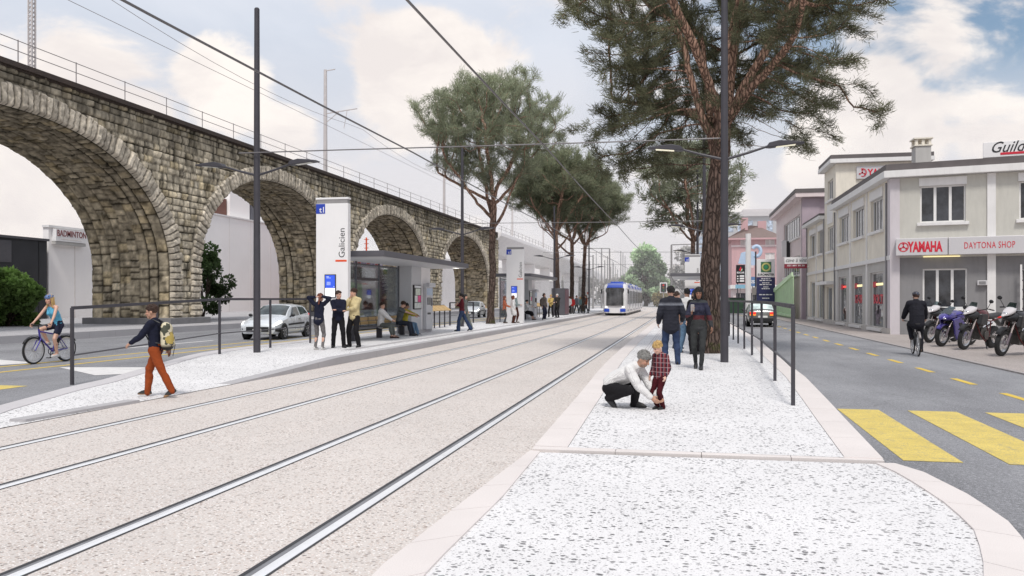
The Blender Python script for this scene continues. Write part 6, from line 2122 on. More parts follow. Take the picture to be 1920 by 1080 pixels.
def motorbike(label, loc, rz, style, accent, lean=9):
    t = thing('motorbike', label, 'motorbike', loc, rz, 'motorbikes parked in front of the shop')
    t.rotation_euler = (0, R(lean), rz); t.scale = (1.16,) * 3
    adv = style == 'adv'
    wheel(t, (0, -.76, .325), .325, .11, 30 if adv else 6)
    wheel(t, (0, .74, .32), .32, .15, 30 if adv else 6)
    zt = 1.02 if adv else .86
    for s in (-1, 1):
        f = MB(); f.tube([(s * .10, -.76, .30), (s * .10, -.64, .58)], [.032, .030], 10); fk = f.build('fork_leg', pm('fork_lower', (.16, .13, .15), .4, .4), t, smooth=40)
        f = MB(); f.tube([(s * .10, -.64, .57), (s * .10, -.44, zt)], [.024, .024], 10); f.build('fork_tube', m_gold, fk, smooth=40)
    M = MB(); M.beam((0, -.50, zt - .16), (0, -.44, zt), .26, .05, (1, 0, 0)); M.build('fork_yoke', m_black, t)
    # front mudguard
    M = MB()
    R0 = .39 if adv else .36
    pts = [(a, .0) for a in np.linspace(R(35), R(130), 9)]
    V, F = [], []
    for a, _ in pts:
        for x in (-.075, -.05, .05, .075):
            rr = R0 + (.0 if abs(x) < .06 else -.04); V.append((x, -.76 - rr * math.cos(a), .325 + rr * math.sin(a)))
    for i in range(len(pts) - 1):
        for j in range(3): F.append((i * 4 + j, i * 4 + j + 1, (i + 1) * 4 + j + 1, (i + 1) * 4 + j))
    M._add(V, F); o = M.build('mudguard', m_black if adv else m_purple, t, smooth=50); sd = o.modifiers.new('thick', 'SOLIDIFY'); sd.thickness = .008
    if adv:
        M = MB(); loft(M, [(-.98, .985, .025, .010), (-.86, 1.02, .07, .035), (-.74, 1.07, .115, .065), (-.62, 1.12, .13, .08), (-.50, 1.15, .09, .06)]); cw = M.build('headlamp_cowl', m_white_pl, t, smooth=50)
        M = MB(); loft(M, [(-.82, .93, .05, .03), (-.66, .94, .16, .09), (-.48, .96, .17, .12)]); M.build('lower_cowl', m_black, cw, smooth=50)
        M = MB(); M.ball((0, -.845, 1.045), (.07, .04, .035)); M.build('headlight', m_chrome, cw, smooth=60)
        M = MB(); M.hexa([(-.11, -.60, 1.19), (.11, -.60, 1.19), (.11, -.59, 1.19), (-.11, -.59, 1.19), (-.08, -.52, 1.31), (.08, -.52, 1.31), (.08, -.51, 1.31), (-.08, -.51, 1.31)]); M.build('windscreen', m_tint, t)
        M = MB(); loft(M, [(-.40, .98, .12, .10), (-.25, .98, .19, .15), (-.02, .96, .18, .15), (.16, .90, .12, .10)]); tk = M.build('fuel_tank', accent, t, smooth=50)
        for s in (-1, 1):
            M = MB(); M.hexa([(s * .14, -.55, .74), (s * .24, -.50, .72), (s * .22, -.08, .70), (s * .14, -.08, .70), (s * .14, -.50, 1.02), (s * .23, -.44, 1.02), (s * .19, -.05, 1.0), (s * .14, -.05, 1.0)]); M.build('side_shroud', m_black, t, bevel=.03)
        M = MB(); loft(M, [(.08, .90, .11, .06), (.3, .90, .15, .07), (.6, .93, .13, .06), (.92, .97, .09, .05)]); M.build('seat', m_seatb, t, smooth=50)
    else:
        M = MB(); loft(M, [(-1.0, .82, .03, .02), (-.90, .85, .12, .07), (-.74, .88, .17, .11), (-.56, .90, .18, .12), (-.40, .92, .14, .09)], 16); cw = M.build('fairing', m_purple, t, smooth=50)
        M = MB(); M.hexa([(-.16, -.80, .96), (.16, -.80, .96), (.15, -.78, .96), (-.15, -.78, .96), (-.09, -.44, 1.17), (.09, -.44, 1.17), (.09, -.42, 1.17), (-.09, -.42, 1.17)]); M.build('windscreen', m_tint, t)
        for s in (-1, 1):
            M = MB(); M.prism([(-.70, .82), (-.34, .90), (.02, .68), (.30, .44), (.06, .24), (-.34, .22), (-.50, .40), (-.58, .62)], (s * .05, 0, 0), (s * .175, 0, 0), (0, 1, 0), (0, 0, 1)); M.build('side_fairing', m_purple, t, bevel=.02)
            M = MB(); M.prism([(-.40, .72), (-.24, .74), (-.10, .60), (-.22, .50)], (s * .012, 0, 0), (s * .22, 0, 0), (0, 1, 0), (0, 0, 1)); M.build('air_vent', m_black, t)
            M = MB(); M.prism([(.34, .84), (.95, .98), (1.0, .93), (.5, .74)], (s * .04, 0, 0), (s * .10, 0, 0), (0, 1, 0), (0, 0, 1)); M.build('tail_side', m_purple, t, bevel=.01)
            M = MB(); M.ball((s * .085, -.925, .84), (.06, .04, .03)); M.build('headlight', m_chrome, cw, smooth=60)
        M = MB(); loft(M, [(-.34, .88, .12, .08), (-.18, .93, .19, .13), (.05, .90, .17, .12), (.22, .82, .10, .07)]); M.build('fuel_tank', m_purple, t, smooth=50)
        M = MB(); loft(M, [(.16, .82, .12, .05), (.4, .84, .13, .05), (.6, .88, .10, .05)]); M.build('seat', m_seatb, t, smooth=50)
        M = MB(); loft(M, [(.48, .84, .12, .06), (.72, .93, .11, .06), (1.02, .98, .03, .02)]); M.build('tail_fairing', m_purple, t, smooth=50)
    # bars and mirrors
    zb_ = 1.16 if adv else .98; yb_ = -.34 if adv else -.40
    M = MB(); M.tube([(-.42, yb_ + .1, zb_ - .02), (-.26, yb_ + .02, zb_), (-.1, yb_ - .04, zb_ - .06), (.1, yb_ - .04, zb_ - .06), (.26, yb_ + .02, zb_), (.42, yb_ + .1, zb_ - .02)], .013, 8); hb_ = M.build('handlebar', m_black, t)
    for s in (-1, 1):
        M = MB(); M.tube([(s * .40, yb_ + .09, zb_ - .02), (s * .30, yb_ + .04, zb_)], .019, 8); M.build('grip', m_seatb, hb_)
        M = MB(); M.tube([(s * .27, yb_, zb_), (s * .36, yb_ - .06, zb_ + .17)], .008, 6); M.ball((s * .38, yb_ - .07, zb_ + .22), (.062, .02, .05)); M.build('mirror', m_black, hb_, smooth=60)
    # engine, frame, exhaust
    M = MB(); M.box((0, -.02, .44), (.30, .46, .32)); M.box((0, -.20, .62), (.22, .20, .30)); M.cyl((-.19, .02, .42), (.19, .02, .42), .12, n=18)
    for q in range(5): M.box((0, -.21, .52 + q * .05), (.27, .25, .014))
    M.build('engine', m_engine, t, bevel=.015)
    M = MB()
    for s in (-1, 1):
        M.tube([(s * .05, -.46, .92), (s * .16, -.2, .84), (s * .15, .2, .80), (s * .13, .8, .88)], .018, 8); M.tube([(s * .05, -.46, .86), (s * .16, -.30, .45), (s * .15, .05, .24), (s * .14, .25, .40), (s * .15, .2, .80)], .017, 8); M.tube([(s * .16, -.15, .84), (s * .15, .22, .42)], .015, 8)
    M.build('frame', m_frame_red if accent is not m_purple else m_black, t, smooth=50)
    M = MB()
    for s in (-1, 1): M.beam((s * .10, .2, .40), (s * .10, .76, .32), .04, .07)
    M.build('swing_arm', m_engine, t, bevel=.01)
    M = MB(); M.tube([(-.1, -.34, .55), (-.14, -.36, .32), (-.15, -.1, .20), (-.16, .3, .28), (-.17, .5, .50)], .024, 8); M.tube([(-.18, .46, .48), (-.19, .95, .70)], [.055, .06], 12); M.build('exhaust', m_chrome, t, smooth=40)
    M = MB(); M.hexa([(-.07, .72, .80), (.07, .72, .80), (.07, 1.1, .62), (-.07, 1.1, .62), (-.07, .74, .84), (.07, .74, .84), (.07, 1.12, .65), (-.07, 1.12, .65)]); M.build('rear_mudguard', m_black, t)
    M = MB(); M.box((0, .98, .88), (.11, .05, .05)); M.build('tail_light', m_lampred, t, bevel=.01)
    M = MB(); M.tube([(.12, .08, .28), (.27, .02, -.03)], .014, 6); M.build('side_stand', m_black, t)
    return t


m_tankk = pm('tank_black', (.03, .028, .032), .25, .2, .2, 3, coat=.6)
for k, (px, py, rz, st, ac, lab) in enumerate(((1876, 668, -44, 'adv', m_tankk, 'nearest motorbike with white round headlamp and pale forks, at the right edge'),
                                               (1806, 656, -44, 'adv', pm('tank_red', (.09, .010, .013), .3, .1, .2, 3, coat=.5), 'tall motorbike with white beak and dark red side, second from the right edge'),
                                               (1764, 650, -46, 'sport', m_purple, 'purple fully faired sports motorbike with low screen'),
                                               (1741, 643, -44, 'adv', m_tankk, 'white-beaked motorbike farthest back, right behind the suited cyclist'))):
    x, y = ground(px, py, .03)
    fx, fy_ = -.76 * -math.sin(R(rz)), -.76 * math.cos(R(rz))
    motorbike(lab, (x - fx * 1.16, y - fy_ * 1.16, .035), R(rz), st, ac, 8)


def bicycle(label, loc, rz, col, fender=False, lw=1.0):
    t = thing('bicycle', label, 'bicycle', loc, rz)
    r = .345
    wheel(t, (0, -.54, r), r, .042 * lw, 28, disc=False); wheel(t, (0, .50, r), r, .042 * lw, 28, disc=False)
    bb, st, hd, hu = (0, .06, .29), (0, .22, .78), (0, -.34, .66), (0, -.37, .82)
    M = MB(); M.tube([bb, (0, .19, .70), st], .018, 8); M.tube([bb, hd], .022, 8); M.tube([(0, .19, .72), hu], .019, 8); M.tube([hd, hu, (0, -.38, .88)], .024, 8)
    for s in (-1, 1): M.tube([(s * .02, .06, .29), (s * .06, .50, r)], .011, 6); M.tube([(s * .02, .20, .73), (s * .06, .50, r)], .010, 6)
    M.build('frame', col, t, smooth=50)
    M = MB()
    for s in (-1, 1): M.tube([(s * .05, -.36, .64), (s * .055, -.43, .52), (s * .055, -.54, r)], [.017, .016, .012], 8)
    M.beam((-.05, -.355, .645), (.05, -.355, .645), .03, .03); M.build('fork', col, t, smooth=50)
    M = MB(); M.tube([(0, -.38, .86), (0, -.39, .97)], .014, 8); M.tube([(-.30, -.33, 1.0), (-.12, -.40, .98), (.12, -.40, .98), (.30, -.33, 1.0)], .012, 8); h_ = M.build('handlebar', m_black, t)
    for s in (-1, 1):
        M = MB(); M.tube([(s * .20, -.365, .99), (s * .31, -.325, 1.0)], .017, 8); M.build('grip', m_seatb, h_)
    M = MB(); M.tube([st, (0, .235, .90)], .013, 8); M.build('seat_post', m_chrome, t)
    M = MB(); loft(M, [(.10, .915, .02, .012), (.2, .92, .04, .02), (.34, .925, .085, .026), (.38, .925, .06, .02)]); M.build('saddle', m_seatb, t, smooth=60)
    M = MB(); M.lathe([(.07, 0), (.09, 0), (.09, .006), (.07, .006)], (-.05, .06, .29), (-1, 0, 0), 24, True); M.beam((-.05, .06, .29), (-.07, .06, .12), .02, .012); M.beam((.05, .06, .29), (.07, .06, .46), .02, .012)
    M.tube([(-.05, .06, .375), (-.05, .50, .375)], .006, 4); M.tube([(-.05, .06, .205), (-.05, .50, .32)], .006, 4)
    c = M.build('crankset', m_anth, t)
    for s, z in ((-1, .12), (1, .46)):
        M = MB(); M.box((s * .12, .06, z), (.09, .09, .02)); M.build('pedal', m_black, c)
    for cy, a0, a1 in (((.50, 30, 150),) if not fender else ((.50, 30, 150), (-.54, 60, 150))):
        M = MB()
        V, F = [], []
        for a in np.linspace(R(a0), R(a1), 10):
            for x in (-.028, .028): V.append((x, cy + (r + .025) * math.cos(a), r + (r + .025) * math.sin(a)))
        for i in range(9): F.append((i * 2, i * 2 + 1, i * 2 + 3, i * 2 + 2))
        M._add(V, F); o = M.build('mudguard', m_galv if not fender else m_black, t, smooth=60); o.modifiers.new('thick', 'SOLIDIFY').thickness = .006
    return t


bwx, bwy = ground(95, 680, 0)
bicycle('purple-blue trail bicycle ridden by the woman in the light blue vest', (bwx, bwy, 0), R(-3), pm('violet_blue_paint', (.05, .035, .30), .3, .2, .1, coat=.5), True, 1.15)
bmx_, bmy_ = ground(1717, 666, 0)
bicycle('dark city bicycle with grey rear mudguard, ridden by the man in a suit', (bmx_, bmy_, 0), R(174), pm('bike_black', (.02, .02, .024), .35, .2), False)
# ================================================================== people
SKINS = {'fair': (.60, .36, .27), 'tan': (.46, .26, .18), 'dark': (.25, .125, .08), 'pale': (.66, .42, .33)}


def cloth(name, col, rough=.85, var=.22, bump=.5, scale=9): return pm(name, col, rough, 0, var, scale, bump, 45, .2)


def skinmat():
    m, nt, b = newmat('skin')
    a = nd(nt, 'Attribute', attribute_name='col').outputs['Color']
    tc = nd(nt, 'TexCoord').outputs['Object']
    g = mrange(nt, noise(nt, tc, 20, 4), .3, .7, .92, 1.08)
    nt.links.new(nd(nt, 'VectorMath', {0: a, 1: g}, operation='MULTIPLY').outputs[0], b.inputs['Base Color'])
    b.inputs['Roughness'].default_value = .5
    b.inputs['Subsurface Weight'].default_value = .12; b.inputs['Subsurface Radius'].default_value = (.02, .008, .004)
    return m


m_skin = skinmat()
m_hair = {k: pm('hair_' + k, c, .55, 0, .45, 30, .6, 60, .4, stretch=(1, 1, .25)) for k, c in
          (('black', (.012, .010, .010)), ('brown', (.045, .022, .014)), ('auburn', (.14, .035, .016)), ('blond', (.50, .33, .13)), ('grey', (.20, .195, .185)), ('white', (.62, .60, .58)))}


def remeshed(M, vox, it=3, fac=.5):
    me = M.mesh('form', [])
    bm = bmesh.new(); bm.from_mesh(me); bmesh.ops.recalc_face_normals(bm, faces=bm.faces); bm.to_mesh(me); bm.free()
    ob = bpy.data.objects.new('form', me); COL.objects.link(ob)
    r = ob.modifiers.new('r', 'REMESH'); r.mode = 'VOXEL'; r.voxel_size = vox
    s = ob.modifiers.new('s', 'SMOOTH'); s.iterations = it; s.factor = fac
    dg = bpy.context.evaluated_depsgraph_get()
    out = bpy.data.meshes.new_from_object(ob.evaluated_get(dg))
    bpy.data.objects.remove(ob); bpy.data.meshes.remove(me)
    out.polygons.foreach_set('use_smooth', [True] * len(out.polygons))
    return out


def place(me, name, mat, par, crease=0.0, seed=0):
    me.materials.clear(); me.materials.append(mat); me.name = name
    if crease:
        n = len(me.vertices); co = np.zeros(n * 3, np.float32); me.vertices.foreach_get('co', co); co = co.reshape(-1, 3)
        no = np.zeros(n * 3, np.float32); me.vertices.foreach_get('normal', no); no = no.reshape(-1, 3)
        w_ = fbm(co[:, 0] * 9 + co[:, 1] * 7 + 40, co[:, 2] * 13 + co[:, 1] * 5 + 40, seed, 3) - .5
        co = co + no * (w_ * crease)[:, None]
        me.vertices.foreach_set('co', co.ravel().astype(np.float32)); me.update()
    o = bpy.data.objects.new(name, me); COL.objects.link(o); o.parent = par
    return o


def ik(a, t, l1, l2, pole):
    a = np.array(a, float); t = np.array(t, float); d = t - a; L = np.linalg.norm(d)
    Lc = min(max(L, abs(l1 - l2) + .01), (l1 + l2) * .999); d = d / (L + 1e-9); t = a + d * Lc
    k = (l1 ** 2 - l2 ** 2 + Lc ** 2) / (2 * Lc); h = math.sqrt(max(0, l1 ** 2 - k ** 2))
    p = np.array(pole, float); p = p - d * np.dot(p, d); p = p / (np.linalg.norm(p) + 1e-9)
    return a + d * k + p * h, t


def RX(a): c, s = math.cos(a), math.sin(a); return np.array([[1, 0, 0], [0, c, -s], [0, s, c]])
def RY(a): c, s = math.cos(a), math.sin(a); return np.array([[c, 0, s], [0, 1, 0], [-s, 0, c]])
def RZ(a): c, s = math.cos(a), math.sin(a); return np.array([[c, -s, 0], [s, c, 0], [0, 0, 1]])


def person(label, loc, face, h=1.75, hip=None, lean=0, twist=0, head=(0, 0), hands=None, feet=None, poles=None, fem=False, child=False,
           top=None, sleeve='long', top_len='hip', loose=.018, bottom=None, bkind='trousers', shoes=None, hair=('brown', 'short'), skin='fair', vox=.014, toe=(0, 0), foot_yaw=(0, 0), curl=.5,
           collar=None, helmet=None, group=None, hipy=0.0, belt=None, slim=1.0):
    t = thing('person', label, 'person', loc, R(face), group)
    s = h / 1.75
    hs = s * (1.0 if not child else 1.32 if h < 1.2 else 1.10)     # head scale
    hands = hands or {}; feet = feet or {}; poles = poles or {}
    sw = (.158 if fem else .178) * s * slim; hw = (.092 if fem else .088) * s
    hz = (hip if hip is not None else .915) * s
    P0 = np.array([0, hipy * s, hz])
    Rs = RZ(R(twist)) @ RX(R(lean)); Rm = RX(R(lean * .6))
    def tor(v, M_=Rs): return P0 + M_ @ (np.array(v, float) * s)
    waist = tor((0, 0, .16), Rm); chest = tor((0, -.005, .36)); nb = tor((0, .015, .545)); nt_ = tor((0, -.005, .61))
    hc = nt_ + (Rs @ RZ(R(head[0])) @ RX(R(head[1]))) @ (np.array([0, -.015, .105]) * hs)
    Rh = Rs @ RZ(R(head[0])) @ RX(R(head[1]))
    J = {}
    for k, sg in (('L', 1), ('R', -1)):
        sh = tor((sg * sw / s, .005, .50))
        tgt = hands.get(k)
        if tgt is None: w_t = sh + np.array([sg * .07, -.05, -.52]) * s
        else: w_t = np.array(tgt, float) * s
        pole = poles.get('e' + k, (sg * .35, 1.0, -.25))
        el, wr = ik(sh, w_t, .29 * s, .255 * s, pole)
        hp = P0 + np.array([sg * hw, 0, -.02 * s])
        ft = np.array(feet.get(k, (sg * .10, 0, .075)), float) * s
        kn, an = ik(hp, ft, .425 * s, .42 * s, poles.get('k' + k, (sg * .12, -1, .1)))
        J[k] = (sh, el, wr, hp, kn, an)

    def cap(M, a, b, r0, r1, flat=(1, 1), side=None): M.capsule(a, b, r0 * s, r1 * s, 12, flat, side)
    fx = Rs @ np.array([1.0, 0, 0])
    slm = slim * (.93 if fem else 1.0)

    def torso(M, g, lo=-.05, hi=True):
        cap(M, P0 + np.array([0, 0, lo * s]), waist, (.105 if not fem else .112) * 1 + g, .10 * slm + g, ((1.42, 1.0)), fx)
        cap(M, waist, chest, .10 * slm + g, .112 * slm + g, (1.36, 1.0), fx)
        cap(M, chest, tor((0, .005, .47)), .112 * slm + g, .085 * slm + g, (1.42, 1.0), fx)
        if hi: cap(M, J['L'][0] - fx * .03 * s, J['R'][0] + fx * .03 * s, .058 + g, .058 + g)
        if hi: cap(M, tor((0, .01, .49)), nb, .075 + g, .058 + g, (1.15, 1), fx)
        if fem:
            for sg in (-1, 1): cap(M, tor((sg * .065, -.085, .355)), tor((sg * .06, -.07, .37)), .055 + g * .6, .05 + g * .6)

    # ---- skin: one continuous body
    B = MB()
    torso(B, 0)
    cap(B, nb, nt_, .056, .052)
    for k, sg in (('L', 1), ('R', -1)):
        sh, el, wr, hp, kn, an = J[k]
        ar = .9 if fem else 1.0
        cap(B, sh, el, .050 * ar, .040 * ar); cap(B, el, wr, .040 * ar, .027 * ar)
        cap(B, hp, kn, .082, .052); cap(B, kn, an, .052, .036)
        cal = kn * .68 + an * .32 + np.array([0, .018 * s, 0]); cap(B, cal, cal * .7 + an * .3, .05, .042)
        yaw = R(foot_yaw[0 if k == 'L' else 1]); pit = R(toe[0 if k == 'L' else 1])
        Mf = RZ(yaw) @ RX(pit)
        cap(B, an, an + Mf @ np.array([0, -.13, -.03]) * s, .036, .032)
        # hand
        d = wr - el; d = d / np.linalg.norm(d)
        hd = hands.get('d' + k)
        if hd is not None: d = np.array(hd, float); d = d / np.linalg.norm(d)
        lat = np.array([0, -1.0, 0]) if abs(d[1]) < .8 else np.array([-sg * .6, 0, .8]); lat = lat - d * np.dot(lat, d); lat /= np.linalg.norm(lat)
        nrm = np.cross(d, lat)
        if np.dot(nrm, np.array([-sg, 0, -.3])) < 0: nrm = -nrm
        pe = wr + d * .075 * s
        cap(B, wr - d * .01 * s, pe, .024, .022, (1.55, .85), lat)
        for q in range(4):
            b0 = pe + lat * (.031 - .0205 * q) * s; ln = (.040, .046, .043, .034)[q] * s
            a1 = curl * (.55 + .12 * q); a2 = a1 * 2.1
            m1 = b0 + (d * math.cos(a1) + nrm * math.sin(a1)) * ln; m2 = m1 + (d * math.cos(a2) + nrm * math.sin(a2)) * ln * .85
            cap(B, b0 - d * .01 * s, m1, .0098, .0092); cap(B, m1, m2, .0092, .0082)
        tb = wr + d * .028 * s + lat * .030 * s; t1 = tb + (d * .55 + lat * .65 + nrm * .35) * .038 * s; t2 = t1 + (d * .85 + lat * .15 + nrm * .45) * .030 * s
        cap(B, tb, t1, .0125, .0105); cap(B, t1, t2, .0105, .009)
    def hp_(v): return hc + Rh @ (np.array(v, float) * hs)
    rot = Matrix(Rh.tolist())
    def hb(c, r): B.ball(hp_(c), tuple(x * hs for x in r), 16, 11, rot.to_4x4())
    hb((0, .012, .028), (.074, .094, .088)); hb((0, -.022, -.030), (.060, .070, .092)); hb((0, -.048, -.088), (.040, .040, .032)); hb((0, -.06, .02), (.058, .03, .035))
    B.capsule(hp_((0, -.088, .008)), hp_((0, -.109, -.030)), .009 * hs, .014 * hs, 8)
    for sg in (-1, 1):
        hb((sg * .073, .014, -.012), (.012, .022, .032)); hb((sg * .036, -.066, -.028), (.022, .02, .02))
    B.capsule(hp_((-.02, -.087, -.064)), hp_((.02, -.087, -.064)), .010 * hs, .010 * hs, 8)
    cap(B, nt_, hp_((0, .02, -.03)), .052, .05 * hs / s)
    me = remeshed(B, vox * (1 if vox > .012 else .72), 2, .4)
    n = len(me.vertices); co = np.zeros(n * 3, np.float32); me.vertices.foreach_get('co', co); co = co.reshape(-1, 3)
    loc_ = (co - hc) @ Rh / hs
    base = np.array(SKINS[skin]); col = np.tile(base, (n, 1))
    def spot(c, r, k, val):
        nonlocal col
        d = np.linalg.norm((loc_ - np.array(c)) / np.array(r), axis=1); f = np.clip((1.25 - d) * 3, 0, 1)[:, None] * k
        col = col * (1 - f) + np.array(val) * f
    for sg in (-1, 1):
        spot((sg * .031, -.088, .004), (.016, .03, .009), .9, (.03, .02, .018)); spot((sg * .032, -.09, .028), (.022, .03, .006), .75, base * .18)
        spot((sg * .045, -.07, -.03), (.03, .03, .025), .3, base * np.array([1.15, .8, .75]))
    spot((0, -.095, -.064), (.026, .02, .008), .8, base * np.array([.85, .45, .42]))
    spot((0, -.1, -.042), (.012, .03, .006), .4, base * .5)
    if hair and hair[0] == 'grey': spot((0, -.06, -.09), (.06, .06, .035), .55, (.20, .17, .15))
    if shoes is not None and bkind in ('trousers', 'flare', 'leggings'):
        for k in 'LR':
            f = np.clip((.17 * s - np.linalg.norm(co - J[k][5], axis=1)) / (.02 * s), 0, 1)[:, None]; col = col * (1 - f) + np.array([.015, .014, .016]) * f
    a = me.attributes.new('col', 'FLOAT_COLOR', 'POINT'); c4 = np.ones((n, 4), np.float32); c4[:, :3] = col; a.data.foreach_set('color', c4.ravel())
    place(me, 'body', m_skin, t)

    # ---- hair
    if hair:
        hm = m_hair[hair[0]]; st = hair[1]
        H = MB()
        if st != 'bald':
            V, F = [], []; nn, mm = 28, 18
            for i in range(mm + 1):
                th = PI * i / mm
                for k in range(nn):
                    a_ = 2 * PI * k / nn; d = np.array([math.sin(th) * math.cos(a_), math.sin(th) * math.sin(a_), math.cos(th)])
                    r = np.array([.083, .105, .099]) * (1 + .05 * math.sin(7 * a_ + 3 * th) * math.sin(th) + .03 * math.sin(13 * a_))
                    p = d * r + np.array([0, .014, .030])
                    front = -d[1]; low = -d[2]
                    line = .52 - .9 * max(0, front)          # hairline drops toward the nape
                    cut = (d[2] < (.58 * max(0, front) ** .7 - .55 + (.22 if st == 'crop' else 0)) and front > -.15) or d[2] < -.62
                    if st in ('long', 'bob', 'pony') and front < .25: cut = d[2] < -.8
                    if cut: p = d * r * .80 + np.array([0, .014, .028])
                    V.append(hp_(p))
            for i in range(mm):
                for k in range(nn): F.append((i * nn + k, (i + 1) * nn + k, (i + 1) * nn + (k + 1) % nn, i * nn + (k + 1) % nn))
            H._add(V, F)
        if st != 'bald' and vox < .016:
            rg_ = random.Random(int(h * 1000))
            for _ in range(110):
                a_ = rg_.uniform(0, 2 * PI); t0 = rg_.uniform(.05, 1.25); dt = rg_.uniform(.35, .6); a2_ = a_ + rg_.uniform(-.3, .3)
                if math.sin(a_) < -.15 and t0 + dt > 1.15: dt = max(.1, 1.15 - t0)
                pts_ = []
                for q in range(4):
                    th = t0 + dt * q / 3; aa = a_ + (a2_ - a_) * q / 3; lift = 1.015 + .02 * math.sin(q) + rg_.uniform(0, .025)
                    pts_.append(hp_((.083 * lift * math.sin(th) * math.cos(aa), .105 * lift * math.sin(th) * math.sin(aa) + .014, .099 * lift * math.cos(th) + .030)))
                H.tube(pts_, [.008 * hs, .010 * hs, .008 * hs, .002 * hs], 5)
        if st == 'long':
            for x in (-.05, 0, .05): H.capsule(hp_((x, .055, .02)), hp_((x * 1.2, .075, -.26)), .05 * hs, .035 * hs, 10)
            for sg in (-1, 1): H.capsule(hp_((sg * .075, .02, .02)), hp_((sg * .08, -.0, -.2)), .028 * hs, .02 * hs, 8)
        if st == 'bob':
            for sg in (-1, 1): H.capsule(hp_((sg * .075, .015, .03)), hp_((sg * .08, -.005, -.10)), .034 * hs, .03 * hs, 8)
            H.capsule(hp_((-.04, .07, 0)), hp_((.04, .07, -.09)), .05 * hs, .045 * hs, 8)
        if st == 'pony': H.capsule(hp_((0, .10, .05)), hp_((0, .15, -.03)), .035 * hs, .03 * hs, 8); H.capsule(hp_((0, .15, -.03)), hp_((.0, .15, -.24)), .03 * hs, .012 * hs, 8)
        if st == 'lifted': H.capsule(hp_((.03, .09, .05)), hp_((-.10, .10, .04)), .035 * hs, .03 * hs, 8); H.capsule(hp_((-.10, .10, .04)), hp_((-.13, .12, -.24)), .034 * hs, .022 * hs, 8)
        if H.v:
            A_ = np.array(H.v); dl = (A_ - hc) / hs
            w_ = fbm(dl[:, 0] * 38 + 9 + dl[:, 1] * 22, dl[:, 2] * 16 + 9, 3, 3) - .5
            A_ = A_ + (A_ - hc) / (np.linalg.norm(A_ - hc, axis=1)[:, None] + 1e-6) * (w_ * .030 * hs)[:, None]
            H.v = [tuple(p) for p in A_]; H.build('hair', hm, t, smooth=180)
    if helmet:
        V = MB(); V.ball(hp_((0, .01, .062)), (.092 * hs, .120 * hs, .078 * hs), 20, 10, rot.to_4x4()); hl = V.build('helmet', helmet, t, smooth=60)
        V = MB()
        for x in (-.055, -.02, .02, .055): V.capsule(hp_((x, -.075, .105 - abs(x) * .3)), hp_((x, .09, .112 - abs(x) * .3)), .013 * hs, .013 * hs, 8)
        V.build('helmet_rib', m_black, hl, smooth=60)
        V = MB()
        for sg in (-1, 1): V.tube([hp_((sg * .078, .0, .02)), hp_((sg * .05, -.03, -.1)), hp_((0, -.045, -.125))], .004 * hs, 4)
        V.build('chin_strap', m_black, hl)

    # ---- clothes
    if bottom is not None:
        C = MB(); g = .014
        cap(C, P0 + np.array([0, 0, -.03 * s]), P0 + Rm @ np.array([0, 0, .07]) * s, .108 + g, .104 + g, (1.40, 1.02), fx)
        for k, sg in (('L', 1), ('R', -1)):
            sh, el, wr, hp, kn, an = J[k]
            if bkind == 'skirt':
                lowp = kn * .75 + an * .25
                cap(C, hp, kn, .10, .11); cap(C, kn, lowp, .11, .12)
            elif bkind == 'shorts':
                m_ = hp * .45 + kn * .55; cap(C, hp, m_, .082 + g, .074 + g)
            else:
                tight = bkind == 'leggings'
                g2 = .008 if tight else .022
                end = an + (kn - an) * (-.07 if bkind not in ('cropped', 'leggings') else -.02 if bkind == 'leggings' else .22)
                cap(C, hp, kn, .083 + g2, .054 + g2)
                rr = {'leggings': .040, 'flare': .085, 'trousers': .052, 'cropped': .046}[bkind]
                cap(C, kn, end, .053 + g2, rr + g2 * .6)
                if not tight: 
                    cal = kn * .7 + an * .3 + np.array([0, .014 * s, 0]); cap(C, cal, cal * .6 + end * .4, .054 + g2, .05 + g2)
        if bkind == 'skirt': cap(C, (J['L'][3] + J['R'][3]) / 2, (J['L'][4] + J['R'][4]) / 2, .14, .14)
        place(remeshed(C, vox, 3), 'skirt' if bkind == 'skirt' else 'shorts' if bkind == 'shorts' else 'trousers', bottom, t, .022 * s, 5)
    if top is not None:
        C = MB(); g = loose
        torso(C, g, {'waist': .06, 'hip': -.03, 'long': -.10, 'coat': -.10}[top_len], sleeve != 'none')
        if sleeve == 'none':
            for sg in (-1, 1): C.tube([tor((sg * .085, -.09, .40)), tor((sg * .085, .0, .545)), tor((sg * .085, .09, .42))], .022 * s, 8)
        if top_len == 'coat':
            for k in 'LR': cap(C, J[k][3], J[k][3] * .35 + J[k][4] * .65, .115 + g, .125 + g)
            cap(C, (J['L'][3] + J['R'][3]) / 2, ((J['L'][4] + J['R'][4]) / 2) * .6 + .4 * P0, .15, .15)
        for k in 'LR':
            sh, el, wr, hp, kn, an = J[k]
            if sleeve == 'long': cap(C, sh, el, .052 + g, .046 + g * .9); cap(C, el, wr * .93 + el * .07, .046 + g * .9, .033 + g * .6)
            elif sleeve == 'short': cap(C, sh, sh * .42 + el * .58, .054 + g, .052 + g)
        if collar: cap(C, nb, nb * .5 + nt_ * .5, .066, .066)
        place(remeshed(C, vox, 3), 'top', top, t, .026 * s, 3)
    if belt is not None:
        M = MB(); M.lathe([(.15 * s, -.02 * s), (.157 * s, 0), (.15 * s, .02 * s)], (0, 0, 0), (0, 0, 1), 24); M.v = [(p[0] + P0[0], p[1] * .74 + P0[1], p[2] + P0[2] + .085 * s) for p in M.v]
        M.build('belt', belt, t, smooth=60)
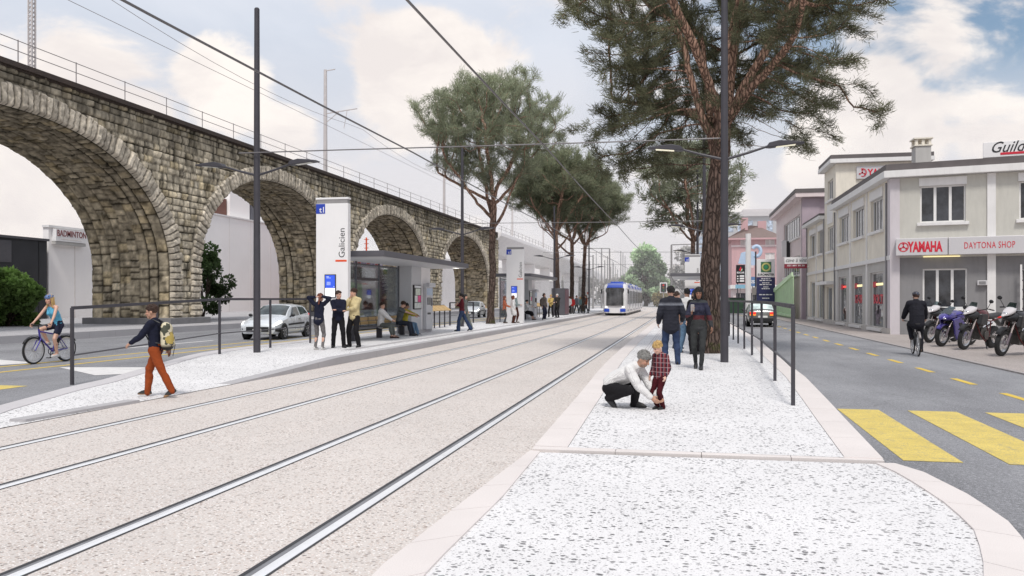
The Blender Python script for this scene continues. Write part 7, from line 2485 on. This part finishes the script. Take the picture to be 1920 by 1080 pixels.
    if shoes is not None:
        for i, k in enumerate('LR'):
            an = J[k][5]; yaw = R(foot_yaw[i]); pit = R(toe[i])
            Mf = RZ(yaw) @ RX(pit)
            S = MB(); n1, m1 = 16, 12; V, F = [], []
            for a_ in range(m1 + 1):
                u = a_ / m1; y = .075 - .28 * u
                wd = .040 * (math.sin(PI * min(1, max(.02, (u * .96 + .02)))) ** .4) * (1.0 + .12 * math.sin(PI * u)); hh_ = np.interp(u, [0, .08, .3, .55, .8, 1], [.03, .075, .085, .05, .038, .008])
                for b in range(n1):
                    th = 2 * PI * b / n1; x = wd * math.copysign(abs(math.cos(th)) ** .8, math.cos(th)); z = hh_ * math.sin(th) if math.sin(th) > 0 else -.026 * min(1, -math.sin(th) * 1.8) * (1 if 0 < a_ < m1 else .4)
                    V.append(an + Mf @ (np.array([x, y, z - .048]) * s))
            for a_ in range(m1):
                for b in range(n1): F.append((a_ * n1 + b, a_ * n1 + (b + 1) % n1, (a_ + 1) * n1 + (b + 1) % n1, (a_ + 1) * n1 + b))
            F.append(tuple(range(n1))); F.append(tuple(m1 * n1 + b for b in range(n1)))
            S._add(V, F); S.build('shoe', shoes, t, smooth=70)
    t['_w'] = 0; del t['_w']
    return t, J, hc, tor


# ---------------------------------------------------------------- clothes
c_navy = cloth('navy_knit', (.012, .014, .030)); c_black = cloth('black_cloth', (.012, .011, .013)); c_rust = cloth('rust_trousers', (.27, .055, .014)); c_denim = cloth('blue_denim', (.032, .050, .105), var=.35)
c_ldenim = cloth('light_denim', (.12, .20, .30), var=.35); c_cream = cloth('cream_sweater', (.60, .50, .28)); c_leg = cloth('grey_tweed', (.15, .14, .14), var=.6, scale=40); c_white = cloth('white_cotton', (.72, .71, .70), var=.08)
c_grey = cloth('grey_trousers', (.075, .078, .08)); c_gtee = cloth('grey_tee', (.10, .11, .115)); c_mustard = cloth('mustard_top', (.42, .36, .045)); c_wine = cloth('wine_top', (.09, .012, .018)); c_burg = cloth('burgundy_trousers', (.055, .006, .010))
c_sage = cloth('sage_shirt', (.26, .32, .32)); c_brown = cloth('brown_cloth', (.07, .025, .018)); c_olive = cloth('grey_trouser', (.13, .14, .13)); c_lblue = cloth('light_blue_vest', (.12, .42, .62)); c_suit = cloth('black_suit', (.016, .016, .022)); c_ochre = cloth('ochre_top', (.52, .32, .10))
c_orangt = cloth('orange_top', (.42, .13, .07)); c_teal = cloth('teal_top', (.16, .24, .24)); c_rusty = cloth('rust_jacket', (.22, .06, .03)); c_red = cloth('red_cloth', (.42, .03, .03))
s_black = pm('shoe_black', (.012, .012, .013), .5, 0, .2); s_white = pm('shoe_white', (.55, .54, .53), .6); s_brown = pm('shoe_brown', (.06, .035, .025), .6); s_skin = pm('shoe_flat', (.04, .015, .015), .5)


def stripes(name, a, b, sc, axis='X'):
    m, nt, bs_ = newmat(name)
    tc = nd(nt, 'TexCoord').outputs['Object']
    w_ = nd(nt, 'TexWave', {'Vector': tc, 'Scale': sc, 'Distortion': .0, 'Detail': 1}, bands_direction=axis)
    nt.links.new(mix(nt, mrange(nt, w_.outputs['Fac'], .55, .8), a, b), bs_.inputs['Base Color']); bs_.inputs['Roughness'].default_value = .85
    return m


def plaid(name):
    m, nt, b = newmat(name)
    tc = nd(nt, 'TexCoord').outputs['Object']
    sx = nd(nt, 'SeparateXYZ', {0: tc})
    def band(v, sc, lo, ph=0.0): return mth(nt, 'GREATER_THAN', mth(nt, 'SINE', mth(nt, 'ADD', mth(nt, 'MULTIPLY', v, sc), ph)), lo)
    hx = mth(nt, 'ADD', sx.outputs[0], mth(nt, 'MULTIPLY', sx.outputs[1], .8))
    a, c = band(hx, 95, .1), band(sx.outputs[2], 95, .1)
    base = mix(nt, a, (.012, .010, .022), (.17, .010, .018)); base = mix(nt, mth(nt, 'MULTIPLY', c, .5), base, (.10, .008, .014))
    base = mix(nt, band(hx, 95, .93, 1.6), base, (.36, .24, .25)); base = mix(nt, band(sx.outputs[2], 95, .93, 1.6), base, (.36, .24, .25))
    nt.links.new(base, b.inputs['Base Color']); b.inputs['Roughness'].default_value = .85
    return m


def banded(name, cuts, base_noise=.15):
    """Horizontal bands by height in the figure's own space: [(z, colour), ...] from the bottom."""
    m, nt, b = newmat(name)
    tc = nd(nt, 'TexCoord').outputs['Object']
    z = mth(nt, 'ADD', nd(nt, 'SeparateXYZ', {0: tc}).outputs[2], mth(nt, 'MULTIPLY', noise(nt, tc, 6, 2), .012))
    c = None
    for zc_, col in cuts:
        c = mix(nt, mth(nt, 'GREATER_THAN', z, zc_), c if c is not None else col, col)
    g = mrange(nt, noise(nt, tc, 14, 5), .3, .7, 1 - base_noise, 1 + base_noise)
    nt.links.new(nd(nt, 'VectorMath', {0: c, 1: g}, operation='MULTIPLY').outputs[0], b.inputs['Base Color']); b.inputs['Roughness'].default_value = .85
    nt.links.new(nd(nt, 'Bump', {'Height': mth(nt, 'SINE', mth(nt, 'MULTIPLY', z, 80)), 'Strength': .15, 'Distance': .02}).outputs[0], b.inputs['Normal'])
    return m


def at(px, py, z): x, y = ground(px, py, z); return (x, y, z)


# ---------------------------------------------------------------- boy with a backpack
bp = at(292, 741, .04)
boy, J, hc, tor = person('boy in navy jumper and rust trousers walking left, backpack on his back', bp, -82, 1.50, lean=4, child=True, hip=.90, hands={'L': (.20, -.40, 1.02), 'R': (-.20, .16, .86)}, feet={'L': (.08, .36, .115), 'R': (-.08, -.20, .075)},
                           toe=(28, 0), top=c_navy, bottom=c_rust, shoes=banded('trainers', [(-1, (.35, .20, .10)), (.022, (.03, .028, .026))]), hair=('brown', 'crop'), skin='tan', vox=.011, head=(8, 4), slim=.95)
pk_ = thing('backpack', 'cream, black and olive backpack worn by the boy', 'backpack', bp, R(-82))
s_ = 1.5 / 1.75
m_bpk = None
m_, nt_, b_ = newmat('backpack_print')
tc_ = nd(nt_, 'TexCoord').outputs['Object']
n_ = noise(nt_, tc_, 7, 2)
c_ = mix(nt_, mth(nt_, 'GREATER_THAN', n_, .52), (.62, .56, .40), (.06, .065, .045)); c_ = mix(nt_, mth(nt_, 'GREATER_THAN', noise(nt_, tc_, 5, 1), .62), c_, (.40, .30, .08))
z_ = nd(nt_, 'SeparateXYZ', {0: tc_}).outputs[2]
c_ = mix(nt_, mrange(nt_, z_, .80 * 1.0, .86), (.012, .012, .013), c_)
nt_.links.new(c_, b_.inputs['Base Color']); b_.inputs['Roughness'].default_value = .8
B = MB(); B.capsule(tor((0, .24, .06)), tor((0, .245, .40)), .125 * s_, .115 * s_, 14, (1.25, .85), (1, 0, 0)); B.capsule(tor((0, .32, .08)), tor((0, .31, .24)), .075 * s_, .07 * s_, 12, (1.4, .8), (1, 0, 0)); B.capsule(tor((0, .24, .43)), tor((0, .30, .36)), .10 * s_, .06 * s_, 12, (1.3, .8), (1, 0, 0))
place(remeshed(B, .012, 2), 'bag', m_, pk_, .02, 9)
for sg in (-1, 1):
    M = MB(); M.tube([tor((sg * .09, .16, .50)), tor((sg * .11, .04, .575)), tor((sg * .12, -.11, .50)), tor((sg * .12, -.145, .34)), tor((sg * .13, -.05, .15)), tor((sg * .11, .15, .10))], .014 * s_, 6); M.build('shoulder_strap', m_black, pk_, smooth=60)
    M = MB(); M.tube([tor((sg * .07, .33, .30)), tor((sg * .07, .36, .05)), tor((sg * .07, .30, -.16))], .006, 5); M.build('webbing', m_black, pk_)

# ---------------------------------------------------------------- crouching man and child
kz = zr(11.7)
kx, ky = ground(1168, 764, kz)
shirt = stripes('striped_shirt', (.74, .73, .715), (.56, .55, .55), 34, 'X')
man, J, hc, tor = person('grey-haired man in a white striped shirt crouching to tie the child\'s shoe', (kx, ky, kz), 68, 1.62, hip=.31, hipy=.20, lean=52, head=(0, -22), hands={'R': (-.07, -.50, .20), 'L': (.07, -.54, .20), 'dR': (.1, -.8, -.6), 'dL': (-.1, -.8, -.6)},
                         feet={'R': (-.10, .17, .15), 'L': (.12, -.14, .075)}, toe=(0, 42), poles={'kR': (-.3, -1, -.15), 'kL': (.25, -.7, 1.0), 'eL': (.5, .3, -.6), 'eR': (-.5, .3, -.6)}, top=shirt, top_len='waist', bottom=c_black, shoes=s_black, hair=('grey', 'short'), skin='tan', vox=.011, loose=.024, curl=.4, collar=True)
cx2, cy2 = ground(1238, 767, kz)
person('small blond child in a red plaid shirt standing before the crouching man', (cx2, cy2, kz), -38, .96, child=True, head=(-14, 26), hands={'L': (.26, -.10, .86), 'R': (-.24, -.10, .86)}, top=plaid('red_plaid'), top_len='hip', bottom=c_burg, shoes=s_black, hair=('blond', 'short'), skin='pale', vox=.010, collar=True, loose=.03, feet={'L': (.085, 0, .075), 'R': (-.085, 0, .075)}, hip=.86)

# ---------------------------------------------------------------- group in front of the huge pine
zp = .13
jacket = banded('navy_jacket', [(-1, (.011, .012, .022)), (1.365, (.12, .13, .155)), (1.375, (.03, .032, .05)), (1.385, (.20, .21, .24)), (1.415, (.03, .032, .05)), (1.425, (.12, .13, .155)), (1.435, (.010, .011, .020))])
person('man in a navy quilted jacket and jeans seen from behind', at(1258, 683, zp), 186, 1.80, head=(8, 2), top=jacket, top_len='long', loose=.034, slim=.95, bottom=c_denim, shoes=s_black, hair=('black', 'crop'), vox=.012, hands={'L': (.27, -.10, .93), 'R': (-.27, -.16, .98)}, feet={'L': (.13, 0, .075), 'R': (-.15, .05, .075)}, foot_yaw=(10, -12), collar=True)
person('man in a white T-shirt and pale jeans stepping away behind the man in the jacket', at(1288, 661, zp), 150, 1.80, head=(38, 0), top=c_white, sleeve='short', bottom=c_ldenim, shoes=s_brown, hair=('black', 'short'), skin='tan', vox=.014, feet={'L': (.12, .16, .08), 'R': (-.12, -.22, .075)}, belt=s_black, toe=(18, 0))
person('dark-haired woman in a long black coat between the white T-shirt and the phone user', at(1304, 664, zp), -12, 1.76, fem=True, head=(-10, 0), top=c_black, top_len='coat', bottom=c_black, shoes=s_black, hair=('black', 'bob'), skin='pale', vox=.014)
person('fair man in an ochre top mostly hidden behind the man in the navy jacket', (-.25, 25.6, zp), 120, 1.74, top=c_ochre, bottom=c_grey, shoes=s_black, hair=('brown', 'short'), skin='pale', vox=.018)
puffer = banded('puffer_jacket', [(-1, (.028, .029, .032)), (1.06, (.075, .012, .017)), (1.17, (.017, .018, .042)), (1.44, (.03, .034, .038))])
pw = at(1310, 692, zp)
wom, J, hc, tor = person('woman in a navy and red jacket walking toward us, holding up a phone', pw, -4, 1.76, fem=True, head=(4, 8), top=puffer, top_len='hip', loose=.012, slim=.80, bottom=cloth('charcoal_leggings', (.035, .037, .038)), bkind='leggings', shoes=s_black, hair=('black', 'bob'), skin='dark', vox=.011, hands={'R': (-.13, -.27, 1.20), 'L': (.27, -.02, .90), 'dR': (.05, -.15, 1)},
                         feet={'R': (-.07, .20, .13), 'L': (.06, -.14, .075)}, toe=(0, 24), poles={'eR': (-.6, .5, -.9)}, collar=True, curl=.8)
ph = thing('phone', 'pale phone held up by the woman in the navy and red jacket', 'phone', pw, R(-4))
M = MB(); w0 = J['R'][2]; M.box((w0[0] + .02, w0[1] - .045, w0[2] + .115), (.072, .011, .145)); M.build('case', pm('phone_case', (.62, .60, .56), .3), ph, bevel=.006)
M = MB(); M.box((w0[0] + .02, w0[1] - .0525, w0[2] + .118), (.062, .003, .125)); M.build('screen', m_galv, ph)

# ---------------------------------------------------------------- waiting at the first shelter
zp = .18
person('woman in a navy jumper and grey leggings seen from behind, hands in her hair', at(598, 656, zp), 176, 1.62, fem=True, head=(-22, 14), lean=3, top=c_navy, bottom=c_leg, bkind='leggings', shoes=s_white, hair=('auburn', 'lifted'), vox=.013, hands={'L': (.10, .02, 1.64), 'R': (-.13, .03, 1.66), 'dL': (-1, .1, .2), 'dR': (1, .1, .1)}, poles={'eL': (1, .1, .5), 'eR': (-1, .1, .5)}, feet={'L': (.13, 0, .075), 'R': (-.12, 0, .075)})
person('man in a navy sweater with folded arms, looking right, in front of the stop sign', at(634, 652, zp), 28, 1.70, head=(38, 0), top=c_navy, bottom=c_black, shoes=s_black, hair=('brown', 'crop'), vox=.013, hands={'L': (-.08, -.21, 1.17), 'R': (.11, -.23, 1.13), 'dL': (-1, -.2, .1), 'dR': (1, -.1, .25)}, poles={'eL': (1, .2, -.6), 'eR': (-1, .2, -.6)}, feet={'L': (.17, -.05, .075), 'R': (-.15, .02, .075)}, foot_yaw=(14, -14), loose=.022)
person('man in a cream sweater and red scarf with a hand at his chin', at(664, 651, zp), -14, 1.78, head=(-26, 2), top=c_cream, bottom=c_black, shoes=s_black, hair=('brown', 'short'), vox=.013, hands={'R': (-.04, -.15, 1.43), 'L': (-.12, -.22, 1.12), 'dR': (.25, .0, 1), 'dL': (-1, -.1, .1)}, poles={'eR': (-.6, -.2, -1), 'eL': (1, .2, -.5)}, feet={'L': (.17, 0, .075), 'R': (-.17, 0, .075)}, foot_yaw=(16, -18), belt=s_black, loose=.022)
sx, sy = -11.2, along(709, -11.2)
person('woman in a white blouse and grey trousers sitting alone on the bench', (-10.80, sy, zp), 92, 1.70, fem=True, hip=.53, hipy=.30, head=(-20, 0), lean=4, top=c_white, bottom=c_olive, bkind='cropped', shoes=s_skin, hair=('brown', 'crop'), vox=.015, hands={'L': (.10, -.14, .66), 'R': (-.02, -.16, .68), 'dL': (-.4, -1, -.2), 'dR': (.4, -1, -.2)}, feet={'L': (.08, -.22, .075), 'R': (-.06, -.16, .075)}, loose=.028)
person('man in a grey T-shirt sitting on the bench, arm round the woman in yellow', (-10.80, sy + 2.0, zp), 96, 1.78, hip=.53, hipy=.28, lean=10, head=(28, 18), top=c_gtee, sleeve='short', bottom=cloth('dark_denim', (.03, .035, .05)), shoes=s_black, hair=('brown', 'short'), vox=.015, hands={'L': (.34, .02, 1.10), 'R': (.05, -.40, .80), 'dR': (.7, -.7, 0)}, feet={'L': (.14, -.26, .075), 'R': (-.10, -.22, .075)}, poles={'eL': (1, .6, -.2), 'eR': (-.8, .4, -.6)})
person('woman in a mustard top leaning on the man on the bench, ripped jeans', (-10.77, sy + 2.46, zp), 84, 1.66, fem=True, hip=.53, hipy=.26, lean=4, head=(-26, 10), top=c_mustard, bottom=c_ldenim, shoes=s_white, hair=('black', 'bob'), skin='tan', vox=.015, hands={'R': (-.20, -.42, .78), 'L': (.06, -.42, .80)}, feet={'L': (.10, -.30, .075), 'R': (-.16, -.24, .075)})
person('woman in a wine-red top and wide blue jeans walking left past the shelter', at(866, 621, zp), -78, 1.70, fem=True, head=(-10, 4), top=c_wine, bottom=c_denim, bkind='flare', shoes=s_black, hair=('black', 'pony'), skin='fair', vox=.016, top_len='waist', hands={'L': (.05, -.20, 1.22), 'R': (-.10, -.22, 1.2), 'dL': (0, 0, 1)}, feet={'L': (.08, -.16, .075), 'R': (-.08, .42, .12)}, toe=(0, 26))
person('walker in grey flared trousers, almost hidden behind the woman in wine red', at(872, 617, zp), 84, 1.68, top=c_olive, bottom=c_olive, bkind='flare', shoes=s_white, hair=('black', 'short'), vox=.018, feet={'L': (.08, -.30, .075), 'R': (-.08, .34, .10)}, toe=(0, 22))

# ---------------------------------------------------------------- second stop
V2 = .022
person('red-haired woman in a rust top standing by the second stop sign', at(946, 606, zp), 95, 1.62, fem=True, top=c_orangt, bottom=c_grey, bkind='leggings', shoes=s_brown, hair=('auburn', 'long'), vox=V2, hands={'L': (.12, -.34, 1.08), 'R': (-.1, -.34, 1.04)})
person('woman in a long white coat with auburn hair, beside the second stop sign', at(962, 606, zp), 120, 1.66, fem=True, top=c_white, top_len='coat', bottom=c_brown, shoes=s_brown, hair=('auburn', 'long'), vox=V2, loose=.03)
person('man in a sage shirt stretching one arm out toward the shelter', at(970.5, 605, zp), 70, 1.74, top=c_sage, bottom=c_brown, shoes=s_brown, hair=('brown', 'short'), vox=V2, hands={'L': (.25, -.45, 1.25), 'R': (-.12, -.25, 1.1)}, curl=.1)
person('woman in a white top and long black skirt sitting in the second shelter', (-10.55, along(987, -10.75), zp), 85, 1.72, fem=True, hip=.58, hipy=.25, lean=6, top=c_white, sleeve='long', bottom=c_black, bkind='skirt', shoes=s_black, hair=('black', 'pony'), vox=V2, hands={'R': (-.2, -.2, .95), 'L': (.1, -.3, .9)}, feet={'L': (.08, -.30, .075), 'R': (-.05, -.26, .075)})
mb_ = at(1020, 600, zp)
_, J, hc, tor = person('curly-haired man with a brown backpack standing past the second shelter', mb_, 60, 1.84, top=cloth('taupe_jacket', (.12, .10, .09)), bottom=cloth('ink_denim', (.02, .022, .04)), shoes=s_white, hair=('brown', 'bob'), vox=V2)
b3_ = thing('backpack', 'brown backpack on the curly-haired man past the second shelter', 'backpack', mb_, R(60))
B = MB(); B.capsule(tor((0, .22, .08)), tor((0, .22, .40)), .12, .11, 10, (1.2, .85), (1, 0, 0)); place(remeshed(B, .03, 2), 'bag', c_brown, b3_, .02, 4)
M = MB()
for sg in (-1, 1): M.tube([tor((sg * .09, .14, .48)), tor((sg * .11, .0, .58)), tor((sg * .12, -.14, .40)), tor((sg * .12, .1, .1))], .016, 5)
M.build('shoulder_straps', m_black, b3_)
person('man in a yellow sweater with a hand at his chin, past the second shelter', at(1033, 594.5, zp), -10, 1.80, head=(-20, 0), top=cloth('yellow_sweater', (.52, .38, .14)), bottom=c_black, shoes=s_black, hair=('blond', 'short'), vox=V2, hands={'R': (-.04, -.15, 1.43), 'L': (-.12, -.22, 1.12)}, poles={'eR': (-.6, -.2, -1), 'eL': (1, .2, -.5)}, feet={'L': (.17, 0, .075), 'R': (-.17, 0, .075)})
person('white-haired man in a dark jacket standing before the steel cabinet', at(1045, 595.5, zp), -25, 1.84, head=(-10, 4), top=cloth('dark_jacket', (.035, .03, .025)), top_len='long', bottom=c_black, shoes=s_black, hair=('white', 'crop'), skin='pale', vox=V2, hands={'R': (.06, -.22, 1.14), 'L': (-.06, -.24, 1.12)}, loose=.03)
for k, (px, py, face, hgt, tp, bt, hr, lab) in enumerate((
        (1067, 588.5, 170, 1.70, c_white, c_black, ('auburn', 'bob'), 'person in white top beside the cabinet, seen from behind'), (1073, 588.5, 200, 1.66, c_red, c_leg, ('auburn', 'long'), 'person with red top and long auburn hair past the cabinet'),
        (1081, 587.5, 60, 1.78, cloth('bluegrey', (.16, .17, .19)), c_grey, ('brown', 'short'), 'striding man in a blue-grey shirt in the far group'), (1088, 587, -60, 1.66, c_teal, c_grey, ('blond', 'long'), 'fair woman in a teal top striding in the far group'),
        (1099, 587.5, -70, 1.80, c_rusty, c_grey, ('brown', 'short'), 'man in a rust jacket carrying a child, nearest to the tram'))):
    person(lab, at(px, py, zp), face, hgt, top=tp, bottom=bt, shoes=s_black, hair=hr, vox=.028, feet={'L': (.09, -.2, .075), 'R': (-.09, .25, .09)} if k > 1 else None, loose=.03)
p0 = at(1099, 587.5, zp)
person('child with a red cap riding on the shoulders of the man in the rust jacket', (p0[0] + .02, p0[1] - .1, zp), -70, 1.05, child=True, hip=2.58, hipy=.25, top=c_white, bottom=c_grey, hair=None, shoes=s_black, helmet=c_red, vox=.028, feet={'L': (.2, -.15, 2.05), 'R': (-.2, -.15, 2.05)})
person('lone figure in black far down the platform, left of the tram', at(1115, 570.5, zp), 20, 1.8, top=c_black, bottom=c_black, shoes=s_black, hair=('black', 'short'), vox=.04, feet={'L': (.2, 0, .075), 'R': (-.2, 0, .075)})
person('person in white seen between the leaning rail posts past the second shelter', (-11.9, 61.0, zp), 180, 1.6, top=c_white, bottom=c_grey, shoes=s_black, hair=('black', 'short'), vox=.028)

# ---------------------------------------------------------------- cyclists
person('woman in a light blue vest, shorts and blue helmet riding the purple-blue bicycle', (bwx, bwy, 0), -3, 1.72, fem=True, hip=1.0, hipy=.23, lean=24, head=(0, -16), top=c_lblue, sleeve='none', top_len='hip', loose=.008, bottom=cloth('denim_shorts', (.02, .022, .045)), bkind='shorts', shoes=s_white, hair=('blond', 'long'),
       helmet=pm('helmet_blue', (.10, .17, .36), .35, 0, .3, 12), vox=.011, hands={'L': (.29, -.29, 1.03), 'R': (-.29, -.29, 1.03)}, feet={'L': (.12, .09, .22), 'R': (-.12, .05, .53)}, curl=1.0)
m_hb = pm('helmet_black', (.05, .06, .09), .35, 0, .6, 18)
person('man in a black suit and helmet cycling away on the right road', (bmx_, bmy_, 0), 174, 1.80, hip=.98, hipy=.22, lean=16, head=(0, -8), top=c_suit, top_len='long', loose=.04, bottom=c_suit, shoes=s_brown, hair=('brown', 'crop'), helmet=m_hb, vox=.012, hands={'L': (.30, -.28, 1.01), 'R': (-.30, -.28, 1.01)}, feet={'L': (.12, .06, .53), 'R': (-.12, .09, .18)}, curl=1.0)
SC.cycles.volume_bounces = 4
# ================================================================== distance haze
m, nt, b = newmat('distance_haze')
nt.nodes.remove(b)
vs = nd(nt, 'VolumeScatter', {'Color': (1.0, .985, .98), 'Density': .0022, 'Anisotropy': .2})
nt.links.new(vs.outputs[0], nt.nodes['Material Output'].inputs['Volume'])
M = MB(); M.span(-160, 70, 112, 420, -1, 34)
tag(M.build('haze', m), 'pale haze hanging over the far end of the street', None, None, 'stuff')
